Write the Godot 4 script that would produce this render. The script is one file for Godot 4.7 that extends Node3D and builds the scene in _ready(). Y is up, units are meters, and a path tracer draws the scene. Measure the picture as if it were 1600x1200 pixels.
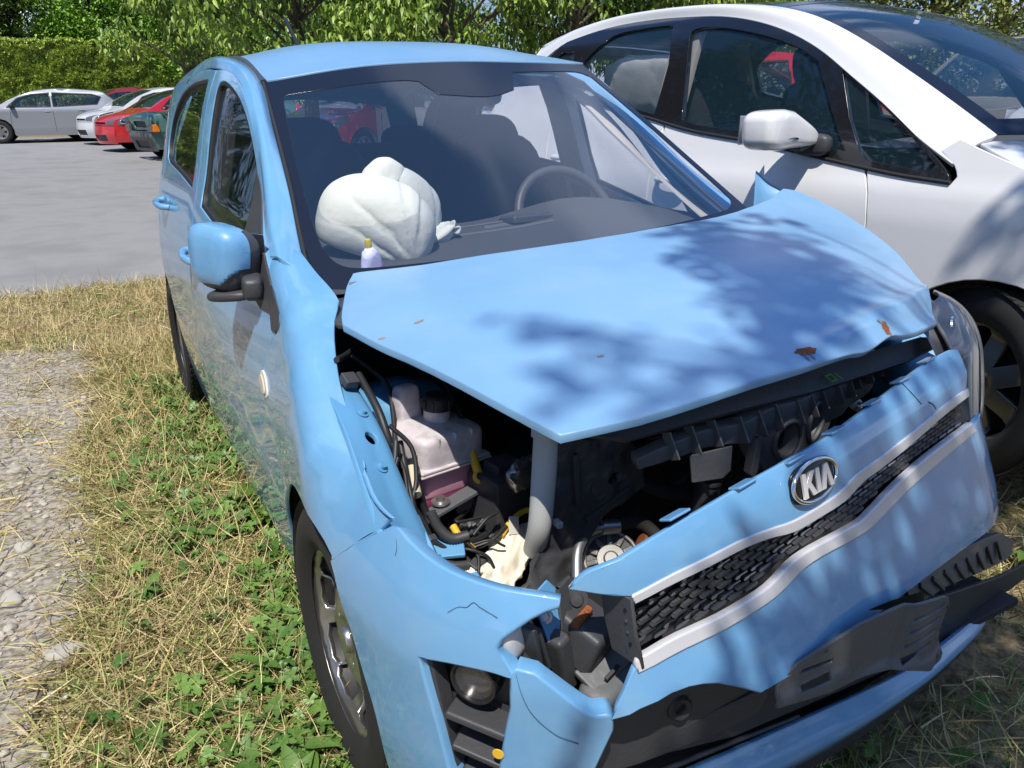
extends Node3D
# A crashed light-blue hatchback on a weedy verge, a white car beside it, a car park and hedge behind. y up, metres; the blue car's front axle is at the origin and it faces +z.

const SUN_TO := Vector3(-0.27, 0.87, 0.40)

func _ready() -> void:
	var cam := Camera3D.new()
	cam.name = "camera"
	cam.position = Vector3(-1.07817, 1.28035, 1.27486)
	cam.rotation = Vector3(-0.347213, -0.502176, -0.009151)
	cam.fov = 52.8
	cam.near = 0.02
	cam.far = 600.0
	add_child(cam)
	cam.current = true
	var env := Environment.new()
	env.background_mode = Environment.BG_SKY
	var sky := Sky.new()
	var ps := ProceduralSkyMaterial.new()
	ps.sky_top_color = Color(0.26, 0.49, 0.80)
	ps.sky_horizon_color = Color(0.72, 0.82, 0.90)
	ps.sky_curve = 0.14
	ps.ground_bottom_color = Color(0.30, 0.29, 0.22)
	ps.ground_horizon_color = Color(0.55, 0.58, 0.55)
	ps.sky_energy_multiplier = 0.95
	ps.sky_cover = cloud_cover()
	ps.sky_cover_modulate = Color(1, 1, 1, 0.9)
	sky.sky_material = ps
	env.sky = sky
	env.tonemap_mode = Environment.TONE_MAPPER_LINEAR
	env.tonemap_exposure = 1.2
	env.sdfgi_enabled = true
	env.ssao_enabled = true
	env.ssil_enabled = true
	var we := WorldEnvironment.new()
	we.name = "world_environment"
	we.environment = env
	add_child(we)
	var sun := DirectionalLight3D.new()
	sun.name = "sun"
	sun.light_energy = 1.5
	sun.light_color = Color(1.0, 0.975, 0.935)
	sun.light_angular_distance = 0.5
	sun.shadow_enabled = true
	sun.look_at_from_position(SUN_TO * 50.0, Vector3.ZERO, Vector3.UP)
	add_child(sun)
	rng.seed = 7
	make_materials()
	build_ground()
	build_trees()
	build_blue_car()
	build_white_car()
	build_far_cars()
	build_verge()

func cloud_cover() -> Texture2D:
	var fn := FastNoiseLite.new()
	fn.noise_type = FastNoiseLite.TYPE_SIMPLEX_SMOOTH
	fn.frequency = 1.0
	fn.fractal_octaves = 5
	fn.seed = 11
	var w := 512
	var h := 256
	var im := Image.create(w, h, false, Image.FORMAT_RGBA8)
	for y in h:
		var th := PI * (0.5 - (y + 0.5) / h)
		for x in w:
			var ph := TAU * (x + 0.5) / w
			var d := Vector3(cos(th) * cos(ph), sin(th) * 1.6, cos(th) * sin(ph))
			var c := fn.get_noise_3dv(d * 2.2)
			var a := smoothstep(0.02, 0.42, c) * (1.0 if th > 0.0 else 0.0)
			im.set_pixel(x, y, Color(0.95, 0.96, 0.98, a * 0.75))
	return ImageTexture.create_from_image(im)

func make_materials() -> void:
	M.paint = tri_mat(mt(Color.WHITE, 0.42, 0.0, 1.0), noise_tex(0.012, [Color(0.125, 0.315, 0.54), Color(0.135, 0.33, 0.555), Color(0.165, 0.345, 0.54)], [0.25, 0.55, 0.85], 512, 6, 12), null, 1.3, false)
	M.paint_in = mt(Color(0.10, 0.28, 0.48), 0.5)
	M.curtain = mt(Color(0.8, 0.82, 0.8), 0.8)
	M.dark_rim = mt(Color(0.17, 0.165, 0.155), 0.4, 0.8)
	M.white_paint = mt(Color(0.68, 0.685, 0.695), 0.4, 0.0, 1.0)
	M.dusty_paint = tri_mat(mt(Color.WHITE, 0.45, 0.0, 0.7), noise_tex(0.012, [Color(0.168, 0.334, 0.525), Color(0.175, 0.342, 0.53), Color(0.195, 0.352, 0.525)], [0.25, 0.55, 0.85], 512, 6, 14), null, 1.1, false)
	M.dusty_paint.clearcoat_roughness = 0.22
	M.clear = glass(Color(0.3, 0.3, 0.3), 0.07)
	M.black = mt(Color(0.017, 0.017, 0.018), 0.5)
	M.black_soft = mt(Color(0.02, 0.02, 0.022), 0.75)
	M.gloss_black = mt(Color(0.01, 0.01, 0.012), 0.12, 0.0, 0.6)
	M.plastic = mt(Color(0.045, 0.046, 0.05), 0.5)
	M.plastic_grey = mt(Color(0.10, 0.104, 0.11), 0.5)
	M.tray = mt(Color(0.10, 0.103, 0.108), 0.45)
	for k in ["plastic", "plastic_grey", "tray"]:
		var b: StandardMaterial3D = M[k]
		b.uv1_triplanar = true
		b.uv1_scale = Vector3.ONE * 9.0
		b.normal_enabled = true
		b.normal_texture = bump_tex(0.03, 3.0, 256, 5)
		b.normal_scale = 0.35
	M.rubber = mt(Color(0.013, 0.0125, 0.012), 0.85)
	M.seal = mt(Color(0.014, 0.014, 0.014), 0.6)
	M.chrome = mt(Color(0.78, 0.78, 0.79), 0.12, 1.0)
	M.satin = mt(Color(0.60, 0.60, 0.62), 0.36, 0.25, 0.3)
	M.alloy = mt(Color(0.42, 0.41, 0.39), 0.3, 0.9)
	M.plastic_alu = mt(Color(0.24, 0.235, 0.225), 0.55, 0.6)
	M.steel = mt(Color(0.45, 0.45, 0.45), 0.4, 0.9)
	M.windscreen = glass(Color(0.10, 0.17, 0.28), 0.10)
	M.side_glass = glass(Color(0.02, 0.03, 0.035), 0.18)
	M.tint = glass(Color(0.02, 0.05, 0.07), 0.30)
	M.frit = mt(Color(0.012, 0.016, 0.028), 0.12)
	M.frit.metallic_specular = 0.3
	M.headlamp_shell = mt(Color(0.045, 0.048, 0.055), 0.12, 0.0, 1.0)
	M.dash = mt(Color(0.045, 0.048, 0.053), 0.8)
	M.dash_line = mt(Color(0.022, 0.022, 0.024), 0.7)
	M.seat = mt(Color(0.012, 0.014, 0.02), 0.95)
	M.lining = mt(Color(0.42, 0.40, 0.38), 0.9)
	M.dark_lining = mt(Color(0.03, 0.031, 0.034), 0.9)
	M.airbag = mt(Color(0.54, 0.565, 0.53), 0.9)
	M.airbag.normal_enabled = true
	M.airbag.uv1_triplanar = true
	M.airbag.uv1_scale = Vector3.ONE * 5.0
	M.airbag.normal_texture = bump_tex(0.02, 6.0, 256, 9)
	M.airbag.normal_scale = 0.3
	M.tank = tri_mat(mt(Color.WHITE, 0.45), noise_tex(0.02, [Color(0.46, 0.41, 0.42), Color(0.60, 0.55, 0.56), Color(0.54, 0.48, 0.50)], [0.25, 0.5, 0.8], 256), null, 4.0, false)
	M.tank.subsurf_scatter_enabled = true
	M.tank.subsurf_scatter_strength = 0.25
	M.fluid = mt(Color(0.52, 0.24, 0.33), 0.4)
	M.fluid_deep = mt(Color(0.30, 0.05, 0.13), 0.4)
	M.tube_white = mt(Color(0.46, 0.46, 0.44), 0.55)
	M.cream = mt(Color(0.72, 0.66, 0.54), 0.6)
	M.yellow = mt(Color(0.70, 0.42, 0.03), 0.5)
	M.wire_tan = mt(Color(0.50, 0.45, 0.33), 0.6)
	M.rust = tri_mat(mt(Color.WHITE, 0.95), noise_tex(0.05, [Color(0.10, 0.025, 0.008), Color(0.30, 0.09, 0.02), Color(0.16, 0.05, 0.015)], [0.2, 0.5, 0.8], 256), null, 14.0)
	M.rust_pale = mt(Color(0.24, 0.20, 0.17), 0.9)
	M.lamp_glass = glass(Color(0.40, 0.43, 0.48), 0.30)
	M.lamp_inner = mt(Color(0.20, 0.20, 0.21), 0.35, 0.6)
	M.fog_inner = mt(Color(0.02, 0.02, 0.02), 0.25, 0.3)
	M.badge_face = mt(Color(0.006, 0.006, 0.008), 0.3)
	M.letter = mt(Color(0.85, 0.85, 0.86), 0.35, 0.5)
	M.lamp_white = mt(Color(0.55, 0.54, 0.52), 0.3)
	M.amber = mt(Color(0.75, 0.22, 0.02), 0.2, 0.0, 0.5)
	M.red_lamp = mt(Color(0.5, 0.01, 0.01), 0.15, 0.0, 0.8)
	M.lilac = mt(Color(0.52, 0.54, 0.82), 0.7)
	M.pink = mt(Color(0.85, 0.18, 0.35), 0.6)
	M.cap_yellow = mt(Color(0.42, 0.35, 0.08), 0.6)
	M.paper = mt(Color(0.62, 0.60, 0.54), 0.8)
	M.crack = mt(Color(0.04, 0.09, 0.15), 0.7)

# ------------------------------------------------------------ ground
func gh(x: float, z: float) -> float:
	var r := clampf(x - 0.9, 0.0, 3.2)
	return 0.042 * r * smoothstep(0.0, 1.2, r + 0.3) + 0.0165 * clampf(-z - 4.5, 0.0, 80.0) + 0.012 * sin(x * 2.3 + 1.0) * sin(z * 1.9) * (1.0 if z > -5.0 else 0.3)

func sheet(xs: Array, zs: Array, lift: float) -> MB:
	var m := MB.new()
	for z in zs:
		for x in xs:
			var e := 0.05
			var nn := Vector3(gh(x - e, z) - gh(x + e, z), 2.0 * e, gh(x, z - e) - gh(x, z + e)).normalized()
			m.vert(Vector3(x, gh(x, z) + lift, z), nn, Vector2(x, z))
	var w := xs.size()
	for j in zs.size() - 1:
		for i in w - 1:
			m.quad(j * w + i, j * w + i + 1, (j + 1) * w + i + 1, (j + 1) * w + i)
	return m

func spaced(a: float, b: float, c: float, d: float, fine: float, coarse: int) -> Array:
	var o := []
	for i in coarse:
		o.append(lerpf(a, b, pow(float(i) / coarse, 0.5)))
	var n := int((c - b) / fine)
	for i in n:
		o.append(b + (c - b) * i / n)
	for i in coarse + 1:
		o.append(lerpf(c, d, pow(float(i) / coarse, 2.0)))
	return o

func edge_z(x: float) -> float:
	return -5.22 + 0.03 * (x + 1.2) + 0.05 * sin(x * 3.1) + 0.03 * sin(x * 8.3 + 1.0) + 0.015 * sin(x * 21.0)

func path_x(z: float) -> float:
	return -1.16 - 0.05 * sin(z * 1.3 + 0.5) + 0.05 * sin(z * 4.1) + (0.12 if z < -3.0 else 0.0) - 0.10 * smoothstep(-2.6, -1.2, z)

func build_ground() -> void:
	var soil := tri_mat(mt(Color.WHITE, 0.97), noise_tex(0.02, [Color(0.09, 0.062, 0.032), Color(0.20, 0.145, 0.075), Color(0.30, 0.235, 0.125), Color(0.16, 0.13, 0.06)], [0.15, 0.45, 0.65, 0.9], 1024, 6), bump_tex(0.03, 8.0), 0.9)
	struct("ground", sheet(spaced(-160.0, -5.0, 5.0, 160.0, 0.2, 14), spaced(-160.0, -8.0, 3.0, 60.0, 0.2, 14), 0.0), soil)
	# asphalt of the car park, with a ragged edge
	var m := MB.new()
	var xs := spaced(-120.0, -4.0, 6.0, 120.0, 0.06, 14)
	var zr := [0.0, 0.05, 0.4, 1.0, 2.0, 4.0, 7.0, 10.0, 14.0, 19.0, 23.5]
	for x in xs:
		for k in zr.size():
			var z: float = edge_z(x) - zr[k]
			var y := gh(x, z) + (0.012 if k > 0 else -0.012)
			m.vert(Vector3(x, y, z), Vector3(0, 1, -0.0165).normalized(), Vector2(x, z))
	var w := zr.size()
	for i in xs.size() - 1:
		for k in w - 1:
			m.quad(i * w + k, i * w + k + 1, (i + 1) * w + k + 1, (i + 1) * w + k)
	var asph := tri_mat(mt(Color.WHITE, 0.9), noise_tex(0.006, [Color(0.20, 0.196, 0.19), Color(0.225, 0.221, 0.214), Color(0.243, 0.238, 0.23), Color(0.22, 0.216, 0.21)], [0.2, 0.45, 0.62, 0.85], 2048, 9, 4), null, 0.085)
	struct("car_park", m, asph)
	# the packed gravel track on the left
	m = MB.new()
	var zs := []
	for i in 90:
		zs.append(-3.75 + i * 0.075)
	for z in zs:
		var px := path_x(z)
		for k in 7:
			var x: float = px - [0.0, 0.03, 0.12, 0.4, 0.9, 1.8, 3.5][k]
			var y: float = gh(x, z) + [-0.01, 0.002, 0.008, 0.01, 0.01, 0.01, 0.01][k] + (0.0 if z < 2.9 and z > -3.7 else -0.02)
			m.vert(Vector3(x, y, z), Vector3.UP, Vector2(x, z))
	for j in zs.size() - 1:
		for k in 6:
			m.quad(j * 7 + k, j * 7 + k + 1, (j + 1) * 7 + k + 1, (j + 1) * 7 + k)
	var grav := tri_mat(mt(Color.WHITE, 0.95), noise_tex(0.03, [Color(0.15, 0.126, 0.096), Color(0.24, 0.21, 0.168), Color(0.38, 0.345, 0.29), Color(0.26, 0.228, 0.182)], [0.2, 0.42, 0.66, 0.85], 1024, 8, 8), bump_tex(0.03, 4.0, 512, 2, 5), 1.0, true, 0.4)
	struct("gravel_track", m, grav)
class MB:
	var v := PackedVector3Array()
	var n := PackedVector3Array()
	var uv := PackedVector2Array()
	var col := PackedColorArray()
	var idx := PackedInt32Array()
	func vert(p: Vector3, nn: Vector3, t := Vector2.ZERO) -> int:
		v.append(p); n.append(nn); uv.append(t)
		return v.size() - 1
	func tri(a: int, b: int, c: int) -> void:
		var g := (v[b] - v[a]).cross(v[c] - v[a])
		if g.dot(n[a] + n[b] + n[c]) > 0.0:
			idx.append(a); idx.append(c); idx.append(b)
		else:
			idx.append(a); idx.append(b); idx.append(c)
	func quad(a: int, b: int, c: int, d: int) -> void:
		tri(a, b, c); tri(a, c, d)
	func flat(a: Vector3, b: Vector3, c: Vector3, d: Vector3, nn: Vector3) -> void:
		quad(vert(a, nn), vert(b, nn), vert(c, nn), vert(d, nn))
	func mesh() -> ArrayMesh:
		var a := []
		a.resize(Mesh.ARRAY_MAX)
		a[Mesh.ARRAY_VERTEX] = v
		a[Mesh.ARRAY_NORMAL] = n
		a[Mesh.ARRAY_TEX_UV] = uv
		if col.size() == v.size():
			a[Mesh.ARRAY_COLOR] = col
		a[Mesh.ARRAY_INDEX] = idx
		var m := ArrayMesh.new()
		m.add_surface_from_arrays(Mesh.PRIMITIVE_TRIANGLES, a)
		return m

var names := {}
var rng := RandomNumberGenerator.new()
var M := {}

# ------------------------------------------------------------ nodes
func numbered(called: String) -> String:
	var k: int = names.get(called, 0)
	names[called] = k + 1
	return called if k == 0 else "%s_%03d" % [called, k]

func tag(o: Node, label: String, category: String, group := "") -> Node:
	o.set_meta("label", label)
	o.set_meta("category", category)
	if group != "":
		o.set_meta("group", group)
	return o

func thing(called: String, label: String, category: String, at := Vector3.ZERO, turn := 0.0, group := "") -> Node3D:
	var o := Node3D.new()
	o.name = numbered(called)
	add_child(o)
	o.position = at
	o.rotation.y = turn
	tag(o, label, category, group)
	return o

func obj(called: String, m, mat: Material, parent: Node = self, label := "") -> MeshInstance3D:
	var o := MeshInstance3D.new()
	o.mesh = m.mesh() if m is MB else m
	o.material_override = mat
	if parent == self:
		o.name = numbered(called)
		add_child(o)
	else:
		var k := 0
		for c in parent.get_children():
			if c.get_meta("base", "") == called:
				k += 1
		o.name = called if k == 0 else "%s_%03d" % [called, k]
		o.set_meta("base", called)
		parent.add_child(o, true)
	if label != "":
		o.set_meta("label", label)
	return o

func struct(called: String, m, mat: Material) -> MeshInstance3D:
	var o := obj(called, m, mat)
	o.set_meta("kind", "structure")
	return o

# ------------------------------------------------------------ maths
func itp(xs: Array, ys: Array) -> Callable:
	var n := xs.size()
	var d := []
	var m := []
	for i in n - 1:
		d.append((ys[i + 1] - ys[i]) / float(xs[i + 1] - xs[i]))
	m.append(d[0])
	for i in range(1, n - 1):
		m.append(0.0 if d[i - 1] * d[i] <= 0.0 else 2.0 * d[i - 1] * d[i] / (d[i - 1] + d[i]))
	m.append(d[n - 2])
	return func(x: float) -> float:
		x = clampf(x, xs[0], xs[n - 1])
		var i := 0
		while i < n - 2 and x > xs[i + 1]:
			i += 1
		var h: float = xs[i + 1] - xs[i]
		var t: float = (x - xs[i]) / h
		return (2.0 * t * t * t - 3.0 * t * t + 1.0) * ys[i] + (t * t * t - 2.0 * t * t + t) * h * m[i] + (3.0 * t * t - 2.0 * t * t * t) * ys[i + 1] + (t * t * t - t * t) * h * m[i + 1]

func v3(a: Array) -> Array:
	var o := []
	for p in a:
		o.append(Vector3(p[0], p[1], p[2]))
	return o

func v2(a: Array) -> PackedVector2Array:
	var o := PackedVector2Array()
	for p in a:
		o.append(Vector2(p[0], p[1]))
	return o

func crm(a: Vector3, b: Vector3, c: Vector3, d: Vector3, t: float) -> Vector3:
	return 0.5 * (2.0 * b + (c - a) * t + (2.0 * a - 5.0 * b + 4.0 * c - d) * t * t + (3.0 * b - a - 3.0 * c + d) * t * t * t)

func along(P: Array, t: float) -> Vector3:
	var n := P.size()
	t *= n - 1
	var i := clampi(int(floor(t)), 0, n - 2)
	t -= i
	var a: Vector3 = P[i - 1] if i > 0 else 2.0 * P[0] - P[1]
	var d: Vector3 = P[i + 2] if i + 2 < n else 2.0 * P[n - 1] - P[n - 2]
	return crm(a, P[i], P[i + 1], d, t)

func net(G: Array) -> Callable:
	var rows := []
	for r in G:
		rows.append(v3(r))
	return func(p: Vector2) -> Vector3:
		var n := rows.size()
		var t := p.y * (n - 1)
		var i := clampi(int(floor(t)), 0, n - 2)
		t -= i
		var b := along(rows[i], p.x)
		var c := along(rows[i + 1], p.x)
		var a := along(rows[i - 1], p.x) if i > 0 else 2.0 * b - c
		var d := along(rows[i + 2], p.x) if i + 2 < n else 2.0 * c - b
		return crm(a, b, c, d, t)

# smooth a run of 2D points (open)
func cv(a: Array, sub := 4) -> PackedVector2Array:
	var P := []
	for p in a:
		P.append(Vector3(p[0], p[1], 0))
	var o := PackedVector2Array()
	var n := (P.size() - 1) * sub
	for i in n + 1:
		var q := along(P, float(i) / n)
		o.append(Vector2(q.x, q.y))
	return o

func arc(c: Vector2, r: float, a0: float, a1: float, n := 14) -> PackedVector2Array:
	var o := PackedVector2Array()
	for i in n + 1:
		var a := deg_to_rad(lerpf(a0, a1, float(i) / n))
		o.append(c + Vector2(cos(a), sin(a)) * r)
	return o

func rectp(x0: float, y0: float, x1: float, y1: float) -> PackedVector2Array:
	return PackedVector2Array([Vector2(x0, y0), Vector2(x1, y0), Vector2(x1, y1), Vector2(x0, y1)])

func area2(p: PackedVector2Array) -> float:
	var s := 0.0
	for i in p.size():
		s += p[i].cross(p[(i + 1) % p.size()])
	return s * 0.5

func fnormal(f: Callable, p: Vector2, e := 0.0015) -> Vector3:
	var a: Vector3 = f.call(p + Vector2(e, 0)) - f.call(p - Vector2(e, 0))
	var b: Vector3 = f.call(p + Vector2(0, e)) - f.call(p - Vector2(0, e))
	return a.cross(b).normalized()

# ------------------------------------------------------------ a curved sheet cut to an outline, with turned-in edges
func panel(m: MB, f: Callable, poly: PackedVector2Array, holes := [], cell := Vector2(0.06, 0.06), thick := 0.012, bev := 0.002, c0 := Vector3(0, 0.6, -1.1)) -> void:
	if area2(poly) < 0.0:
		poly = poly.duplicate(); poly.reverse()
	var lo := poly[0]
	var hi := poly[0]
	for p in poly:
		lo = lo.min(p); hi = hi.max(p)
	var nx := maxi(1, int(ceil((hi.x - lo.x) / cell.x)))
	var ny := maxi(1, int(ceil((hi.y - lo.y) / cell.y)))
	var st := Vector2((hi.x - lo.x) / nx, (hi.y - lo.y) / ny)
	lo -= st * 0.003
	st *= 1.006
	var mid := (lo + hi) * 0.5
	var tri0 := Geometry2D.triangulate_polygon(poly)
	if tri0.size() >= 3:
		mid = (poly[tri0[0]] + poly[tri0[1]] + poly[tri0[2]]) / 3.0
	var sg := 1.0 if fnormal(f, mid).dot(f.call(mid) - c0) > 0.0 else -1.0
	var loops := [poly]
	for h in holes:
		var hh: PackedVector2Array = h
		if area2(hh) < 0.0:
			hh = hh.duplicate(); hh.reverse()
		loops.append(hh)
	var touched := {}
	for lp in loops:
		for i in lp.size():
			var a: Vector2 = lp[i]
			var b: Vector2 = lp[(i + 1) % lp.size()]
			var k := maxi(1, int(ceil(maxf(absf(b.x - a.x) / st.x, absf(b.y - a.y) / st.y) * 6.0)))
			for j in k + 1:
				var q := (a.lerp(b, float(j) / k) - lo) / st
				var qi := Vector2i(int(floor(q.x)), int(floor(q.y)))
				touched[qi] = true
				var fr := q - Vector2(qi)
				if fr.x < 0.12: touched[qi + Vector2i(-1, 0)] = true
				if fr.x > 0.88: touched[qi + Vector2i(1, 0)] = true
				if fr.y < 0.12: touched[qi + Vector2i(0, -1)] = true
				if fr.y > 0.88: touched[qi + Vector2i(0, 1)] = true
	var cache := {}
	var put := func(p: Vector2) -> int:
		var key := Vector2i(int(round(p.x * 50000.0)), int(round(p.y * 50000.0)))
		if not cache.has(key):
			cache[key] = m.vert(f.call(p), fnormal(f, p) * sg, p)
		return cache[key]
	for j in ny:
		for i in nx:
			var c := lo + st * Vector2(i, j)
			var rc := rectp(c.x, c.y, c.x + st.x, c.y + st.y)
			if touched.has(Vector2i(i, j)):
				var pcs := Geometry2D.intersect_polygons(rc, poly)
				for h in range(1, loops.size()):
					var nxt: Array[PackedVector2Array] = []
					for pc in pcs:
						for r in Geometry2D.clip_polygons(pc, loops[h]):
							if not Geometry2D.is_polygon_clockwise(r) or true:
								nxt.append(r)
					pcs = nxt
				for pc in pcs:
					var t := Geometry2D.triangulate_polygon(pc)
					for k in range(0, t.size(), 3):
						m.tri(put.call(pc[t[k]]), put.call(pc[t[k + 1]]), put.call(pc[t[k + 2]]))
			else:
				var ctr := c + st * 0.5
				if not Geometry2D.is_point_in_polygon(ctr, poly):
					continue
				var out := false
				for h in range(1, loops.size()):
					if Geometry2D.is_point_in_polygon(ctr, loops[h]):
						out = true
				if not out:
					m.quad(put.call(rc[0]), put.call(rc[1]), put.call(rc[2]), put.call(rc[3]))
	if thick <= 0.0:
		return
	for li in loops.size():
		var lp: PackedVector2Array = loops[li]
		var pts := []
		for i in lp.size():
			var a := lp[i]
			var b := lp[(i + 1) % lp.size()]
			var k := maxi(1, int(ceil(maxf(absf(b.x - a.x) / st.x, absf(b.y - a.y) / st.y))))
			for j in k:
				pts.append(a.lerp(b, float(j) / k))
		var P := []
		var N := []
		for p in pts:
			P.append(f.call(p))
			N.append(fnormal(f, p) * sg)
		var cnt := pts.size()
		var ring := []
		for i in cnt:
			var T: Vector3 = (P[(i + 1) % cnt] - P[(i + cnt - 1) % cnt]).normalized()
			var o: Vector3 = -(N[i] * sg).cross(T) * (1.0 if li == 0 else -1.0)
			var r := [m.vert(P[i], N[i], pts[i]), m.vert(P[i] + (o - N[i]) * bev, (o * 1.2 + N[i] * 0.4).normalized(), pts[i]), m.vert(P[i] + o * bev - N[i] * thick, o, pts[i])]
			ring.append(r)
		for i in cnt:
			var a: Array = ring[i]
			var b: Array = ring[(i + 1) % cnt]
			m.quad(a[0], b[0], b[1], a[1])
			m.quad(a[1], b[1], b[2], a[2])

# flat-ish plate through 3D outline points, with thickness
func slab(m: MB, pts: Array, thick := 0.004, bev := 0.001, flip := false) -> void:
	var P := v3(pts)
	var n := P.size()
	var nn := Vector3.ZERO
	var c := Vector3.ZERO
	for i in n:
		var a: Vector3 = P[i]
		var b: Vector3 = P[(i + 1) % n]
		nn += Vector3((a.y - b.y) * (a.z + b.z), (a.z - b.z) * (a.x + b.x), (a.x - b.x) * (a.y + b.y))
		c += a / n
	nn = nn.normalized()
	var ux := (P[1] - P[0] as Vector3).normalized()
	ux = (ux - nn * ux.dot(nn)).normalized()
	var uy := nn.cross(ux)
	var p2 := PackedVector2Array()
	for p in P:
		p2.append(Vector2((p - c).dot(ux), (p - c).dot(uy)))
	if (nn.z < 0.0) != flip:
		nn = -nn
	var t := Geometry2D.triangulate_polygon(p2)
	var ccw := 1.0 if area2(p2) > 0.0 else -1.0
	for s in [1.0, -1.0]:
		var base := m.v.size()
		for p in P:
			m.vert(p - nn * (0.0 if s > 0.0 else thick), nn * s)
		for k in range(0, t.size(), 3):
			m.tri(base + t[k], base + t[k + 1], base + t[k + 2])
	for i in n:
		var a: Vector3 = P[i]
		var b: Vector3 = P[(i + 1) % n]
		var d := p2[(i + 1) % n] - p2[i]
		var o := (ux * d.y - uy * d.x).normalized() * ccw
		m.quad(m.vert(a, nn), m.vert(b, nn), m.vert(b + (o - nn) * bev, o), m.vert(a + (o - nn) * bev, o))
		m.flat(a + (o - nn) * bev, b + (o - nn) * bev, b - nn * thick, a - nn * thick, o)

func tube(m: MB, pts: Array, r0: float, r1 := -1.0, sides := 8, sub := 5, ridges := 0.0) -> void:
	var P := v3(pts) if pts[0] is Array else pts
	if r1 < 0.0:
		r1 = r0
	var n := (P.size() - 1) * sub
	var C := []
	for i in n + 1:
		C.append(along(P, float(i) / n))
	var up := Vector3(0.31, 0.9, 0.2).normalized()
	var prev := []
	for i in n + 1:
		var T: Vector3 = (C[mini(i + 1, n)] - C[maxi(i - 1, 0)]).normalized()
		var a := (up - T * up.dot(T)).normalized()
		up = a
		var b := T.cross(a)
		var r := lerpf(r0, r1, float(i) / n)
		if ridges > 0.0 and i % 2 == 0:
			r *= 1.0 - ridges
		var ring := []
		for k in sides:
			var w := TAU * k / sides
			var d := a * cos(w) + b * sin(w)
			ring.append(m.vert(C[i] + d * r, d))
		if i == 0 or i == n:
			var e: Vector3 = -T if i == 0 else T
			var cc := m.vert(C[i], e)
			var rr := []
			for k in sides:
				rr.append(m.vert(m.v[ring[k]], e))
			for k in sides:
				m.tri(cc, rr[k], rr[(k + 1) % sides])
		if i > 0:
			for k in sides:
				m.quad(prev[k], prev[(k + 1) % sides], ring[(k + 1) % sides], ring[k])
		prev = ring

# profile of (radius, height) turned round the y axis of xf
func lathe(m: MB, prof: Array, seg: int, xf := Transform3D(), crease := 35.0) -> void:
	var n := prof.size()
	var sn := []
	for i in n - 1:
		var d := Vector2(prof[i + 1][0] - prof[i][0], prof[i + 1][1] - prof[i][1])
		sn.append(Vector2(d.y, -d.x).normalized() if d.length() > 1e-7 else Vector2(0, 1))
	for i in n - 1:
		var na: Vector2 = sn[i]
		var nb: Vector2 = sn[i]
		if i > 0 and absf(rad_to_deg(sn[i - 1].angle_to(sn[i]))) < crease:
			na = (sn[i - 1] + sn[i]).normalized()
		if i < n - 2 and absf(rad_to_deg(sn[i + 1].angle_to(sn[i]))) < crease:
			nb = (sn[i + 1] + sn[i]).normalized()
		var base := m.v.size()
		for k in seg + 1:
			var a := TAU * k / seg
			var d := Vector3(cos(a), 0, sin(a))
			for q in [[prof[i], na], [prof[i + 1], nb]]:
				var nn: Vector3 = xf.basis * (d * q[1].x + Vector3.UP * q[1].y)
				m.vert(xf * (d * q[0][0] + Vector3.UP * q[0][1]), nn.normalized(), Vector2(float(k) / seg, q[0][1]))
		for k in seg:
			m.quad(base + 2 * k, base + 2 * k + 2, base + 2 * k + 3, base + 2 * k + 1)

func rbox(m: MB, size: Vector3, bev: float, xf := Transform3D()) -> void:
	var h := size * 0.5
	var id := {}
	for sx in [-1, 1]:
		for sy in [-1, 1]:
			for sz in [-1, 1]:
				var s := Vector3(sx, sy, sz)
				for ax in 3:
					var p := s * (h - Vector3.ONE * bev)
					p[ax] = s[ax] * h[ax]
					var nn := Vector3.ZERO
					nn[ax] = s[ax]
					id[[sx, sy, sz, ax]] = m.vert(xf * p, (xf.basis * nn).normalized(), Vector2(p.x + p.z, p.y))
	for ax in 3:
		var b := (ax + 1) % 3
		var c := (ax + 2) % 3
		for s in [-1, 1]:
			var q := []
			for t in [[-1, -1], [1, -1], [1, 1], [-1, 1]]:
				var k := [0, 0, 0, ax]
				k[ax] = s; k[b] = t[0]; k[c] = t[1]
				q.append(id[k])
			m.quad(q[0], q[1], q[2], q[3])
			for s2 in [-1, 1]:
				var k0 := [0, 0, 0, ax]
				k0[ax] = s; k0[b] = s2; k0[c] = -1
				var k1 := k0.duplicate(); k1[c] = 1
				var k2 := k1.duplicate(); k2[3] = b
				var k3 := k0.duplicate(); k3[3] = b
				m.quad(id[k0], id[k1], id[k2], id[k3])
	for sx in [-1, 1]:
		for sy in [-1, 1]:
			for sz in [-1, 1]:
				m.tri(id[[sx, sy, sz, 0]], id[[sx, sy, sz, 1]], id[[sx, sy, sz, 2]])

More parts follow.
